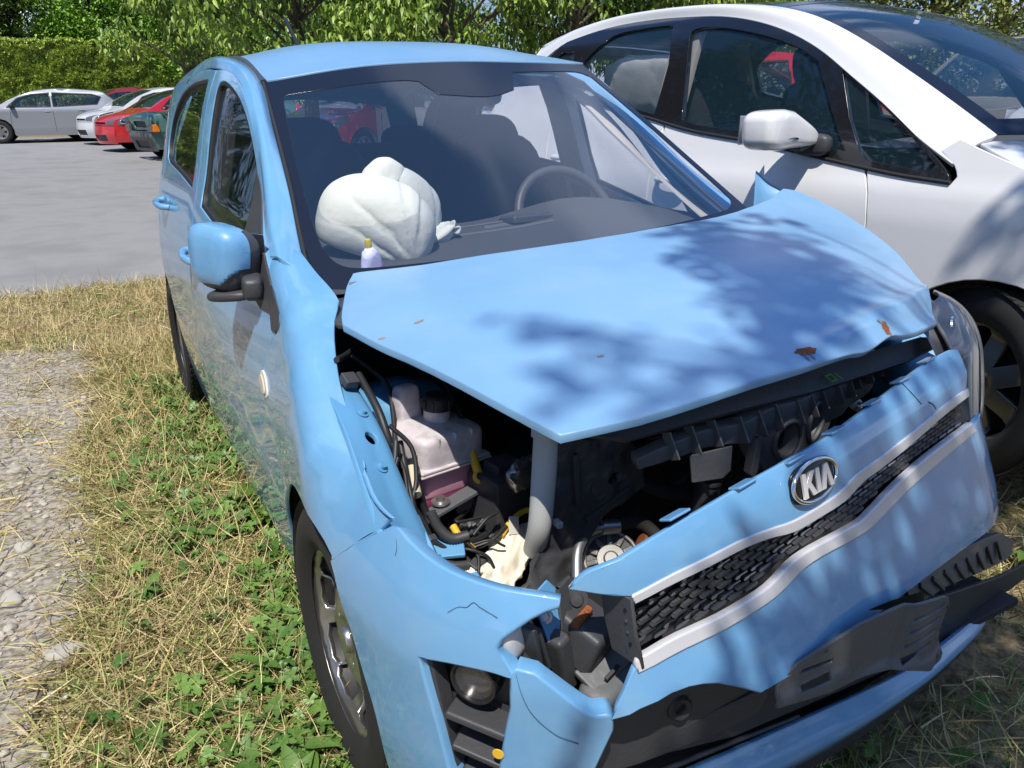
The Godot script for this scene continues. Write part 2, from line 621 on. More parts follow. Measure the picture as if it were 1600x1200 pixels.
# super-ellipsoid with an optional change of each point
func sup(m: MB, xf: Transform3D, r: Vector3, e1 := 1.0, e2 := 1.0, nu := 20, nv := 12, deform = null) -> void:
	var sp := func(x: float, e: float) -> float: return signf(x) * pow(absf(x), e)
	var P := []
	for j in nv + 1:
		var row := []
		var a := -PI / 2 + PI * j / nv
		for i in nu:
			var b := TAU * i / nu
			var p := Vector3(r.x * sp.call(cos(a), e1) * sp.call(cos(b), e2), r.y * sp.call(sin(a), e1), r.z * sp.call(cos(a), e1) * sp.call(sin(b), e2))
			if deform != null:
				p = deform.call(p)
			row.append(xf * p)
		P.append(row)
	var base := m.v.size()
	var ctr: Vector3 = (P[0][0] + P[nv][0]) * 0.5
	for j in nv + 1:
		for i in nu:
			var du: Vector3 = P[j][(i + 1) % nu] - P[j][(i + nu - 1) % nu]
			var dv: Vector3 = P[mini(j + 1, nv)][i] - P[maxi(j - 1, 0)][i]
			if j == 0 or j == nv:
				du = P[1 if j == 0 else nv - 1][0] - P[1 if j == 0 else nv - 1][nu / 2]
				dv = P[1 if j == 0 else nv - 1][nu / 4] - P[1 if j == 0 else nv - 1][nu * 3 / 4]
			var nn := du.cross(dv).normalized()
			if nn.dot(P[j][i] - ctr) < 0.0:
				nn = -nn
			m.vert(P[j][i], nn, Vector2(float(i) / nu, float(j) / nv))
	for j in nv:
		for i in nu:
			var k := (i + 1) % nu
			m.quad(base + j * nu + i, base + j * nu + k, base + (j + 1) * nu + k, base + (j + 1) * nu + i)

func extr(m: MB, poly: PackedVector2Array, depth: float, bev: float, xf := Transform3D()) -> void:
	if area2(poly) < 0.0:
		poly = poly.duplicate(); poly.reverse()
	var n := poly.size()
	var t := Geometry2D.triangulate_polygon(poly)
	for s in [1.0, -1.0]:
		var base := m.v.size()
		for p in poly:
			m.vert(xf * Vector3(p.x, p.y, s * depth * 0.5), (xf.basis * Vector3(0, 0, s)).normalized(), p)
		for k in range(0, t.size(), 3):
			m.tri(base + t[k], base + t[k + 1], base + t[k + 2])
	for i in n:
		var a := poly[i]
		var b := poly[(i + 1) % n]
		var d := (b - a).normalized()
		var o := Vector3(d.y, -d.x, 0)
		var on := (xf.basis * o).normalized()
		var zn := (xf.basis * Vector3(0, 0, 1)).normalized()
		var h := depth * 0.5
		var A := Vector3(a.x, a.y, h)
		var B := Vector3(b.x, b.y, h)
		var w := (o - Vector3(0, 0, 1)) * bev
		m.quad(m.vert(xf * A, zn), m.vert(xf * B, zn), m.vert(xf * (B + w), on), m.vert(xf * (A + w), on))
		m.flat(xf * (A + w), xf * (B + w), xf * (Vector3(b.x, b.y, -h) + o * bev), xf * (Vector3(a.x, a.y, -h) + o * bev), on)

func xfm(p: Vector3, rx := 0.0, ry := 0.0, rz := 0.0) -> Transform3D:
	return Transform3D(Basis.from_euler(Vector3(deg_to_rad(rx), deg_to_rad(ry), deg_to_rad(rz))), p)

func frame_xf(f: Callable, p: Vector2, up: Vector3, lift: float, c0: Vector3) -> Transform3D:
	var P: Vector3 = f.call(p)
	var N := fnormal(f, p)
	if N.dot(P - c0) < 0.0:
		N = -N
	var x := up.cross(N).normalized()
	return Transform3D(Basis(x, N.cross(x), N), P + N * lift)

# ------------------------------------------------------------ materials
func mt(c: Color, rough := 0.6, metal := 0.0, coat := 0.0) -> StandardMaterial3D:
	var m := StandardMaterial3D.new()
	m.albedo_color = c.linear_to_srgb()
	m.roughness = rough
	m.metallic = metal
	if coat > 0.0:
		m.clearcoat_enabled = true
		m.clearcoat = coat
		m.clearcoat_roughness = 0.03
	return m

func glass(c: Color, a: float) -> StandardMaterial3D:
	var m := mt(c, 0.02)
	m.transparency = BaseMaterial3D.TRANSPARENCY_ALPHA
	m.albedo_color.a = a
	return m

func noise_tex(freq: float, cols: Array, offs: Array, size := 512, oct := 5, sd := 1, type := FastNoiseLite.TYPE_SIMPLEX_SMOOTH) -> NoiseTexture2D:
	var fn := FastNoiseLite.new()
	fn.noise_type = type
	fn.frequency = freq
	fn.fractal_octaves = oct
	fn.seed = sd
	var t := NoiseTexture2D.new()
	t.width = size; t.height = size
	t.seamless = true
	t.noise = fn
	var g := Gradient.new()
	g.offsets = PackedFloat32Array(offs)
	var cc := PackedColorArray()
	for c in cols:
		cc.append(c.linear_to_srgb())
	g.colors = cc
	t.color_ramp = g
	return t

func bump_tex(freq: float, strength: float, size := 512, sd := 3, oct := 4) -> NoiseTexture2D:
	var fn := FastNoiseLite.new()
	fn.frequency = freq
	fn.fractal_octaves = oct
	fn.seed = sd
	var t := NoiseTexture2D.new()
	t.width = size; t.height = size
	t.seamless = true
	t.noise = fn
	t.as_normal_map = true
	t.bump_strength = strength
	return t

func tri_mat(m: StandardMaterial3D, alb: Texture2D, nrm: Texture2D, scale: float, world := true, ns := 1.0) -> StandardMaterial3D:
	m.uv1_triplanar = true
	m.uv1_world_triplanar = world
	m.uv1_scale = Vector3.ONE * scale
	if alb:
		m.albedo_color = Color.WHITE
		m.albedo_texture = alb
	if nrm:
		m.normal_enabled = true
		m.normal_texture = nrm
		m.normal_scale = ns
	return m
# ------------------------------------------------------------ the crashed blue hatchback
var kB: Callable
var kD: Callable
var kbx: Callable
var kbz: Callable
var kbs: Callable
var kbul: Callable
var krk: Callable
var kH: Callable
var kW: Callable
const Q_C := Vector3(-0.06, 0.6234, 0.5023)
const Q_U := Vector3(0.98193, 0.04206, -0.1845)
const Q_V := Vector3(-0.04134, 0.99912, 0.00777)
const Q_N := Vector3(0.18466, 0.0, 0.9828)

func kS(z: float, y: float) -> float:
	return kB.call(z) - kD.call(y) - smoothstep(-1.5, -0.75, z) * (0.03 * smoothstep(0.65, 0.92, y) + 0.03 * smoothstep(0.92, 1.1, y))

func kside(s: float, inset := 0.0) -> Callable:
	return func(p: Vector2) -> Vector3: return Vector3(s * (kS(p.x, p.y) - inset), p.y, p.x)

# the bumper cover's front sheet: t across the car, h up
func kQ(p: Vector2) -> Vector3:
	return Q_C + Q_U * p.x + Q_V * p.y + Q_N * (kbul.call(p.x) + krk.call(p.y))

func kQoff(d: float) -> Callable:
	return func(p: Vector2) -> Vector3: return kQ(p) + Q_N * d

# the bumper's side and corner: s runs from the wheel arch round to the front
func kBm(p: Vector2) -> Vector3:
	var e := 0.002
	var t := Vector2(kbx.call(p.x + e) - kbx.call(p.x - e), kbz.call(p.x + e) - kbz.call(p.x - e)).normalized()
	var k: float = kbs.call(p.y)
	return Vector3(kbx.call(p.x) + t.y * k, p.y, kbz.call(p.x) - t.x * k)

func plane(o: Vector3, ux: Vector3, uy: Vector3) -> Callable:
	return func(p: Vector2) -> Vector3: return o + ux * p.x + uy * p.y

func build_blue_car() -> void:
	kB = itp([-3.05, -2.95, -2.8, -2.6, -2.3, -1.5, -0.8, -0.5, -0.3, -0.1, 0.1, 0.25, 0.36, 0.45, 0.52], [0.60, 0.67, 0.735, 0.775, 0.797, 0.797, 0.792, 0.79, 0.793, 0.806, 0.818, 0.803, 0.775, 0.735, 0.68])
	kD = itp([0.0, 0.1, 0.2, 0.35, 0.5, 0.7, 0.82, 0.88, 0.95, 1.0, 1.1, 1.2, 1.3, 1.36, 1.42, 1.46], [0.09, 0.055, 0.035, 0.014, 0.0, 0.0, 0.008, 0.018, 0.033, 0.045, 0.075, 0.10, 0.13, 0.155, 0.19, 0.25])
	kbx = itp([0.0, 0.15, 0.27, 0.40, 0.52, 0.64, 0.76, 0.88], [-0.818, -0.812, -0.796, -0.762, -0.700, -0.607, -0.50, -0.385])
	kbz = itp([0.0, 0.15, 0.27, 0.40, 0.52, 0.64, 0.76, 0.88], [0.0, 0.15, 0.27, 0.395, 0.495, 0.57, 0.622, 0.66])
	kbs = itp([0.0, 0.1, 0.2, 0.35, 0.5, 0.58, 0.64, 0.70, 0.78], [0.06, 0.035, 0.015, 0.0, 0.0, 0.012, 0.035, 0.07, 0.13])
	kbul = itp([-0.75, -0.66, -0.6, -0.53, -0.46, -0.3, 0.0, 0.3, 0.46, 0.53, 0.6, 0.66, 0.72, 0.80], [-0.33, -0.2, -0.125, -0.06, -0.002, 0.03, 0.043, 0.038, 0.036, 0.033, 0.022, 0.0, -0.06, -0.22])
	krk = itp([-0.42, -0.3, -0.2, -0.1, 0.0, 0.06, 0.10, 0.14, 0.18, 0.22], [0.085, 0.085, 0.07, 0.035, 0.0, -0.01, -0.022, -0.045, -0.08, -0.13])
	kH = net([[[-0.60, 0.93, -0.36], [-0.30, 0.972, -0.33], [0.06, 0.995, -0.30], [0.42, 1.0, -0.32], [0.72, 1.035, -0.38]],
		[[-0.585, 0.917, -0.17], [-0.28, 0.955, -0.14], [0.06, 0.975, -0.12], [0.42, 0.982, -0.13], [0.72, 0.975, -0.18]],
		[[-0.56, 0.893, 0.02], [-0.27, 0.93, 0.05], [0.06, 0.95, 0.07], [0.41, 0.953, 0.04], [0.70, 0.925, 0.0]],
		[[-0.54, 0.864, 0.21], [-0.26, 0.892, 0.24], [0.06, 0.91, 0.26], [0.38, 0.908, 0.21], [0.65, 0.878, 0.13]],
		[[-0.52, 0.83, 0.40], [-0.25, 0.845, 0.43], [0.05, 0.862, 0.43], [0.34, 0.862, 0.37], [0.56, 0.84, 0.28]]])
	kW = net([[[-0.545, 1.343, -1.151], [-0.28, 1.385, -1.10], [0.0, 1.403, -1.085], [0.28, 1.405, -1.09], [0.53, 1.405, -1.13]],
		[[-0.59, 1.19, -0.90], [-0.30, 1.235, -0.83], [0.0, 1.25, -0.81], [0.30, 1.255, -0.83], [0.595, 1.25, -0.89]],
		[[-0.625, 1.04, -0.63], [-0.32, 1.07, -0.55], [0.0, 1.085, -0.52], [0.32, 1.09, -0.55], [0.645, 1.09, -0.63]],
		[[-0.65, 0.88, -0.33], [-0.34, 0.905, -0.24], [0.0, 0.915, -0.21], [0.34, 0.92, -0.25], [0.68, 0.93, -0.35]]])
	var car := thing("blue_hatchback", "crashed light blue hatchback with bent bonnet, torn front bumper and open engine bay", "car")
	blue_body(car)
	blue_glass_and_cabin(car)
	blue_front(car)
	blue_engine_bay(car)
	for q in [[-1, 0.0, 0.0], [-1, -2.4, 0.0], [1, 0.0, 0.0], [1, -2.4, 0.0]]:
		blue_wheel(car, q[0], q[1])
	blue_cabin_things()

func blue_body(car: Node3D) -> void:
	var seamx := 0.004
	for s in [-1.0, 1.0]:
		var f := kside(s)
		# front door with the opening for its window
		var outer := v2([[-0.42, 0.27], [-0.445, 0.42]])
		outer.append_array(cv([[-0.466, 0.52], [-0.476, 0.585], [-0.45, 0.66], [-0.413, 0.73], [-0.371, 0.797], [-0.313, 0.856]], 4))
		outer.append_array(cv([[-0.45, 0.918], [-0.62, 0.995], [-0.784, 1.092], [-0.886, 1.18], [-1.033, 1.285], [-1.177, 1.355], [-1.30, 1.38], [-1.425, 1.387]], 3))
		outer.append_array(cv([[-1.412, 1.2], [-1.392, 1.0], [-1.40, 0.6], [-1.40, 0.26]], 4))
		var hole := v2([[-0.60, 0.885], [-0.80, 0.90], [-1.0, 0.936], [-1.313, 0.99], [-1.33, 1.1], [-1.352, 1.335]])
		hole.append_array(cv([[-1.335, 1.352], [-1.27, 1.352], [-1.138, 1.318], [-1.021, 1.262], [-0.91, 1.178], [-0.81, 1.08], [-0.69, 0.975]], 3))
		var m := MB.new()
		panel(m, f, outer, [hole], Vector2(0.06, 0.06), 0.03, 0.003)
		var door := obj("front_door", m, M.paint, car)
		window(door, f, s, hole)
		handle(door, s, Vector2(-1.315, 0.842), f)
		# black mirror sail, half on the door and half on the wing
		m = MB.new()
		panel(m, kside(s, -0.004), v2([[-0.85, 1.118], [-0.72, 1.045], [-0.58, 0.974], [-0.44, 0.915], [-0.40, 0.86], [-0.50, 0.852], [-0.62, 0.868], [-0.74, 0.895], [-0.79, 0.99]]), [], Vector2(0.05, 0.05), 0.01, 0.003)
		obj("mirror_sail", m, M.plastic, door)
		m = MB.new()
		panel(m, kside(s, -0.004), v2([[-0.435, 0.912], [-0.33, 0.875], [-0.315, 0.855], [-0.325, 0.838], [-0.36, 0.834], [-0.395, 0.858]]), [], Vector2(0.05, 0.05), 0.008, 0.004)
		obj("wing_corner_trim", m, M.plastic, car)
		# rear door
		outer = v2([[-1.415, 0.26]])
		outer.append_array(cv([[-1.41, 0.6], [-1.402, 1.0], [-1.422, 1.2], [-1.44, 1.386]], 4))
		outer.append_array(cv([[-1.60, 1.395], [-1.75, 1.396], [-1.98, 1.374], [-2.12, 1.315], [-2.257, 1.226], [-2.35, 1.13], [-2.375, 1.03], [-2.33, 0.9], [-2.24, 0.75], [-2.185, 0.585]], 4))
		outer.append_array(arc(Vector2(-2.4, 0.285), 0.345, 52, 2, 8))
		outer.append(Vector2(-2.05, 0.26))
		hole = v2([[-1.474, 1.028], [-1.8, 1.052], [-2.16, 1.072], [-2.235, 1.09]])
		hole.append_array(cv([[-2.255, 1.15], [-2.225, 1.235], [-2.12, 1.315], [-1.95, 1.357], [-1.7, 1.368], [-1.53, 1.365], [-1.50, 1.34]], 3))
		m = MB.new()
		panel(m, f, outer, [hole], Vector2(0.06, 0.06), 0.03, 0.003)
		door = obj("rear_door", m, M.paint, car)
		window(door, f, s, hole)
		handle(door, s, Vector2(-2.09, 0.925), f)
		# rear quarter with arch
		outer = cv([[-2.19, 0.60], [-2.245, 0.755], [-2.338, 0.905], [-2.385, 1.03], [-2.362, 1.13], [-2.267, 1.233], [-2.13, 1.322], [-2.02, 1.375]], 4)
		outer.append_array(cv([[-2.3, 1.37], [-2.55, 1.335], [-2.72, 1.25], [-2.85, 1.08], [-2.93, 0.95], [-2.955, 0.7], [-2.95, 0.4], [-2.86, 0.26]], 3))
		outer.append(Vector2(-2.75, 0.26))
		outer.append_array(arc(Vector2(-2.4, 0.285), 0.345, 180, 54, 18))
		m = MB.new()
		panel(m, f, outer, [], Vector2(0.06, 0.06), 0.03, 0.003)
		obj("rear_quarter", m, M.paint, car)
		m = MB.new()
		panel(m, kside(s, -0.006), v2([[-2.90, 1.0], [-2.87, 0.96], [-2.89, 0.80], [-2.945, 0.76], [-2.952, 0.9]]), [], Vector2(0.05, 0.05), 0.03, 0.005)
		obj("tail_light", m, M.red_lamp, car)
		# sill
		m = MB.new()
		panel(m, kside(s, 0.004), v2([[-0.40, 0.265], [-2.04, 0.255], [-2.05, 0.17], [-0.40, 0.175]]), [], Vector2(0.1, 0.03), 0.04, 0.004)
		obj("sill", m, M.paint, car)
		# body inside the gaps
		m = MB.new()
		var inn := v2([[-0.30, 0.2], [-2.03, 0.2], [-2.05, 0.285]])
		inn.append_array(arc(Vector2(-2.4, 0.285), 0.36, 0, 180, 14))
		inn.append_array(v2([[-2.86, 0.27], [-2.92, 0.9], [-2.3, 1.0], [-1.44, 0.97], [-0.45, 0.885], [-0.36, 0.6]]))
		panel(m, kside(s, 0.045), inn, [], Vector2(0.12, 0.12), 0.0)
		obj("inner_side", m, M.black_soft, car)
		# front wing: side up to a shoulder, then curling over to the bonnet gap
		wing(car, s)
		pillar(car, s)
		if s < 0.0:
				mirror(car, s, f)
		# side repeater set in a pale gasket
		m = MB.new()
		panel(m, kside(s, -0.003), oval(Vector2(-0.375, 0.712), 0.038, 0.019, -25), [], Vector2(0.02, 0.02), 0.006, 0.002)
		var rp := obj("side_repeater", m, M.paper, car)
		m = MB.new()
		panel(m, kside(s, -0.008), oval(Vector2(-0.375, 0.712), 0.027, 0.011, -25), [], Vector2(0.02, 0.02), 0.004, 0.003)
		obj("lens", m, M.wire_tan, rp)
	# roof
	var roof := net([[[-0.535, 1.352, -1.158], [-0.28, 1.392, -1.105], [0.0, 1.410, -1.09], [0.28, 1.412, -1.095], [0.535, 1.412, -1.135]],
		[[-0.53, 1.422, -1.5], [-0.28, 1.472, -1.48], [0.0, 1.486, -1.47], [0.28, 1.484, -1.47], [0.53, 1.455, -1.5]],
		[[-0.525, 1.436, -1.95], [-0.28, 1.486, -1.95], [0.0, 1.50, -1.95], [0.28, 1.494, -1.95], [0.525, 1.452, -1.95]],
		[[-0.52, 1.405, -2.4], [-0.28, 1.455, -2.4], [0.0, 1.468, -2.4], [0.28, 1.462, -2.4], [0.52, 1.415, -2.4]],
		[[-0.51, 1.345, -2.74], [-0.28, 1.392, -2.78], [0.0, 1.405, -2.80], [0.28, 1.395, -2.78], [0.51, 1.35, -2.74]]])
	var m := MB.new()
	panel(m, roof, rectp(0, 0, 1, 1), [], Vector2(0.07, 0.05), 0.012, 0.002)
	var rf := obj("roof", m, M.dusty_paint, car)
	m = MB.new()
	panel(m, func(p: Vector2) -> Vector3: return roof.call(p) - Vector3(0, 0.035, 0), rectp(0, 0.02, 1, 1), [], Vector2(0.1, 0.1), 0.0)
	obj("headlining", m, M.lining, rf)
	m = MB.new()
	tube(m, [[-0.07, 1.47, -2.45], [-0.105, 1.54, -2.44], [-0.15, 1.64, -2.43]], 0.011, 0.008, 6)
	obj("aerial", m, M.plastic, rf)
	# tail: hatch with its window opening, and rear bumper
	var tail := net([[[-0.54, 1.335, -2.735], [0.0, 1.40, -2.80], [0.54, 1.34, -2.735]], [[-0.62, 1.12, -2.86], [0.0, 1.15, -2.95], [0.62, 1.12, -2.86]], [[-0.66, 0.95, -2.95], [0.0, 0.95, -3.04], [0.66, 0.95, -2.95]], [[-0.66, 0.6, -2.97], [0.0, 0.6, -3.07], [0.66, 0.6, -2.97]], [[-0.64, 0.25, -2.93], [0.0, 0.25, -3.03], [0.64, 0.25, -2.93]]])
	m = MB.new()
	var rg := PackedVector2Array([Vector2(0.13, 0.07), Vector2(0.87, 0.07), Vector2(0.9, 0.30), Vector2(0.84, 0.42), Vector2(0.16, 0.42), Vector2(0.10, 0.30)])
	panel(m, tail, rectp(0, 0, 1, 0.72), [rg], Vector2(0.1, 0.06), 0.03, 0.003)
	var ht := obj("tailgate", m, M.paint, car)
	m = MB.new()
	panel(m, tail, rg, [], Vector2(0.2, 0.1), 0.0)
	obj("window", m, M.side_glass, ht)
	m = MB.new()
	panel(m, tail, rectp(-0.01, 0.73, 1.01, 1), [], Vector2(0.1, 0.06), 0.03, 0.004)
	obj("rear_bumper", m, M.paint, car)
	# floor
	m = MB.new()
	rbox(m, Vector3(1.36, 0.06, 2.5), 0.02, xfm(Vector3(0, 0.22, -1.65)))
	obj("floor_pan", m, M.black_soft, car)

func oval(c: Vector2, a: float, b: float, deg := 0.0, n := 20) -> PackedVector2Array:
	var o := PackedVector2Array()
	for i in n:
		var w := TAU * i / n
		o.append(c + Vector2(a * cos(w), b * sin(w)).rotated(deg_to_rad(deg)))
	return o

func window(door: Node, f: Callable, s: float, hole: PackedVector2Array) -> void:
	var m := MB.new()
	panel(m, kside(s, 0.012), grow(hole, 0.006), [], Vector2(0.2, 0.2), 0.0)
	obj("window", m, M.side_glass, door)
	m = MB.new()
	panel(m, kside(s, 0.004), grow(hole, 0.002), [grow(hole, -0.012)], Vector2(0.05, 0.05), 0.012, 0.002)
	obj("window_seal", m, M.seal, door)

func grow(p: PackedVector2Array, d: float) -> PackedVector2Array:
	var r := Geometry2D.offset_polygon(p, d)
	return r[0] if r.size() > 0 else p

func handle(door: Node, s: float, c: Vector2, f: Callable) -> void:
	var m := MB.new()
	var x0 := kS(c.x, c.y)
	var pts := []
	for q in [[-0.085, 0.008, -0.002], [-0.07, 0.006, 0.026], [-0.02, 0.002, 0.036], [0.035, 0.0, 0.034], [0.075, -0.004, 0.022], [0.09, -0.006, -0.002]]:
		pts.append(Vector3(s * (x0 + q[2]), c.y + q[1], c.x + q[0]))
	tube(m, pts, 0.0135, 0.0115, 10, 4)
	var h := obj("handle", m, M.paint, door)
	m = MB.new()
	sup(m, Transform3D(Basis(), Vector3(s * (x0 - 0.004), c.y, c.x - 0.005)), Vector3(0.006, 0.032, 0.062), 0.8, 0.8, 16, 8)
	obj("handle_cup", m, M.paint_in, h)

func wing(car: Node3D, s: float) -> void:
	var ex := itp([-0.50, -0.40, -0.266, -0.228, -0.144, -0.06, 0.027, 0.155, 0.246, 0.30], [-0.655, -0.65, -0.64, -0.662, -0.69, -0.71, -0.722, -0.735, -0.742, -0.745])
	var ey := itp([-0.50, -0.40, -0.266, -0.228, -0.144, -0.06, 0.027, 0.155, 0.246, 0.30], [0.975, 0.945, 0.904, 0.876, 0.845, 0.80, 0.765, 0.711, 0.688, 0.685])
	var f := func(p: Vector2) -> Vector3:
		var y1: float = ey.call(p.x) - 0.07 - 0.08 * smoothstep(0.0, 0.25, p.x)
		if p.y <= y1:
			var bs := kBm(Vector2(clampf(p.x, 0.0, 0.4), p.y))
			var bv := smoothstep(0.02, 0.17, p.x)
			return Vector3(s * lerpf(kS(p.x, p.y), -bs.x, bv), p.y, lerpf(p.x, bs.z, bv))
		var k := clampf((p.y - y1) / 0.2, -0.2, 1.2)
		var a := Vector2(-kS(p.x, y1), y1)
		var c := Vector2(ex.call(p.x), ey.call(p.x))
		var b := Vector2(a.x + 0.012 + 0.016 * smoothstep(0.05, 0.25, p.x), c.y + 0.008)
		var q := a * (1 - k) * (1 - k) + b * 2 * k * (1 - k) + c * k * k
		var bq := kBm(Vector2(clampf(p.x, 0.0, 0.4), q.y))
		var bw := smoothstep(0.02, 0.17, p.x)
		return Vector3(-s * lerpf(q.x, bq.x, bw), q.y, lerpf(p.x, bq.z, bw))
	var poly := v2([[-0.41, 0.275], [-0.435, 0.42]])
	poly.append_array(cv([[-0.458, 0.52], [-0.468, 0.585], [-0.442, 0.664], [-0.405, 0.735], [-0.363, 0.802], [-0.305, 0.862], [-0.40, 0.905], [-0.47, 0.935], [-0.50, 1.0], [-0.50, 1.09]], 4))
	for i in 40:
		var z := lerpf(-0.48, 0.284, i / 39.0)
		poly.append(Vector2(z, ey.call(z) + 0.13 - 0.08 * smoothstep(0.0, 0.25, z)))
	poly.append_array(v2([[0.270, 0.690], [0.252, 0.640], [0.212, 0.606], [0.142, 0.563]]))
	poly.append_array(arc(Vector2(-0.01, 0.285), 0.322, 62, 180, 20))
	var m := MB.new()
	panel(m, f, poly, [], Vector2(0.05, 0.05), 0.008, 0.003)
	obj("front_wing", m, M.paint, car)
	# wheel arch liner
	for q in [[0.0, 0.345, -0.01], [-2.4, 0.37, 0.0]]:
		m = MB.new()
		var base := 0
		for i in 25:
			var a := deg_to_rad(-8 + 196.0 * i / 24)
			for k in 2:
				m.vert(Vector3(s * (0.77 if k == 0 else 0.645), 0.285 + sin(a) * q[1], q[0] + q[2] + cos(a) * q[1]), Vector3(0, -sin(a), -cos(a)))
		for i in 24:
			m.quad(base + 2 * i, base + 2 * i + 1, base + 2 * i + 3, base + 2 * i + 2)
		obj("arch_liner", m, M.black_soft, car)

func pillar(car: Node3D, s: float) -> void:
	var zy := [[-0.50, 0.965], [-0.65, 1.02], [-0.81, 1.115], [-0.995, 1.265], [-1.165, 1.357], [-1.44, 1.395], [-1.75, 1.405], [-2.02, 1.382], [-2.32, 1.372], [-2.60, 1.325]]
	var inner := v3([[-0.662, 0.925, -0.42], [-0.640, 1.0, -0.56], [-0.615, 1.09, -0.71], [-0.583, 1.22, -0.94], [-0.557, 1.345, -1.15], [-0.55, 1.413, -1.42], [-0.545, 1.435, -1.75], [-0.54, 1.428, -2.05], [-0.535, 1.40, -2.4], [-0.53, 1.345, -2.72]])
	var G := []
	var I := []
	for i in zy.size():
		var o := Vector3(-kS(zy[i][0], zy[i][1]), zy[i][1], zy[i][0])
		var n: Vector3 = inner[i]
		var b := ((o + n) * 0.5)
		var up := (n - o).cross(Vector3(0, -0.5, 0.8)).normalized()
		if up.y < 0: up = -up
		b += up * 0.022 + Vector3(-0.006, 0, 0)
		var row := []
		for q in [o, o.lerp(b, 0.55) + up * 0.006, b, b.lerp(n, 0.5) + up * 0.005, n]:
			row.append([-q.x * s, q.y, q.z])
		G.append(row)
		var off := Vector3(0.03, -0.035, -0.03)
		var r2 := []
		for q in [o.lerp(n, 0.15), o.lerp(n, 0.5), n.lerp(o, 0.05)]:
			r2.append([-(q.x + off.x) * s, q.y + off.y, q.z + off.z])
		I.append(r2)
	var m := MB.new()
	panel(m, net(G), rectp(0, 0, 1, 1), [], Vector2(0.2, 0.02), 0.02, 0.002)
	var pl := obj("roof_pillar", m, M.paint, car)
	m = MB.new()
	panel(m, net(I), rectp(0, 0, 1, 0.9), [], Vector2(0.5, 0.04), 0.01, 0.002)
	obj("pillar_trim", m, M.lining, pl)
	# dark roof moulding
	m = MB.new()
	var pts := []
	for k in range(4, 10):
		pts.append(Vector3(-s * (inner[k].x + 0.008), inner[k].y - 0.002, inner[k].z))
	tube(m, pts, 0.011, 0.011, 6, 6)
	obj("roof_moulding", m, M.plastic, pl)
	m = MB.new()
	pts = []
	for k in range(0, 5):
		pts.append(Vector3(-s * (inner[k].x + 0.006), inner[k].y, inner[k].z + 0.004))
	tube(m, pts, 0.0055, 0.0055, 6, 6)
	obj("screen_seal", m, M.seal, pl)
	# centre pillar inside
	m = MB.new()
	panel(m, kside(s, 0.03), v2([[-1.29, 0.5], [-1.29, 1.0], [-1.33, 1.37], [-1.49, 1.37], [-1.46, 1.0], [-1.48, 0.5]]), [], Vector2(0.2, 0.1), 0.04, 0.005)
	obj("pillar_trim", m, M.lining if s > 0 else M.dark_lining, pl)
	m = MB.new()
	panel(m, kside(s, 0.03), v2([[-2.22, 0.9], [-2.28, 1.1], [-2.18, 1.3], [-2.0, 1.37], [-2.5, 1.34], [-2.75, 1.1], [-2.85, 0.9]]), [], Vector2(0.2, 0.1), 0.0, 0.005)
	obj("pillar_trim", m, M.dark_lining, pl)

func mirror(car: Node3D, s: float, f: Callable) -> void:
	var c := Vector3(s * 0.803, 0.956, -0.58)
	var fold := 58.0 * s
	var shape := func(p: Vector3) -> Vector3:
		var q := p
		q.x *= 1.0 + 0.10 * p.y / 0.07
		q.z += 0.18 * absf(p.x) - 0.35 * (p.x * p.x) / 0.1
		q.y -= s * p.x * -0.10
		return q
	var m := MB.new()
	sup(m, xfm(c, -4, fold, 0), Vector3(0.077, 0.073, 0.052), 0.62, 0.62, 28, 18, shape)
	var mr := obj("door_mirror", m, M.plastic, car)
	# painted cap over the front and top
	m = MB.new()
	sup(m, xfm(c + Vector3(s * 0.004, 0.006, 0.003), -4, fold, 0), Vector3(0.078, 0.072, 0.054), 0.6, 0.6, 44, 40, func(p: Vector3) -> Vector3:
		var q: Vector3 = shape.call(p)
		if p.z < -0.012:
			q.z = -0.012 + 0.18 * absf(p.x)
		var low := -0.058 + (0.05 if p.x * s < 0 else 0.0) * smoothstep(0.03, 0.10, absf(p.x))
		if p.y < low:
			q.y = low + (p.y - low) * 0.25
		return q)
	obj("mirror_cap", m, M.paint, mr)
	m = MB.new()
	sup(m, xfm(Vector3(s * 0.80, 0.878, -0.55), 0, 40 * s, -4 * s), Vector3(0.055, 0.013, 0.042), 0.6, 0.6, 22, 10)
	sup(m, xfm(Vector3(s * 0.762, 0.898, -0.515), 0, 10 * s, 0), Vector3(0.024, 0.028, 0.05), 0.55, 0.55, 20, 12)
	obj("mirror_arm", m, M.plastic, mr)
	m = MB.new()
	rbox(m, Vector3(0.14, 0.10, 0.004), 0.002, xfm(c, 0, fold, 0) * xfm(Vector3(0, 0, -0.058)))
	obj("mirror_glass", m, M.chrome, mr)

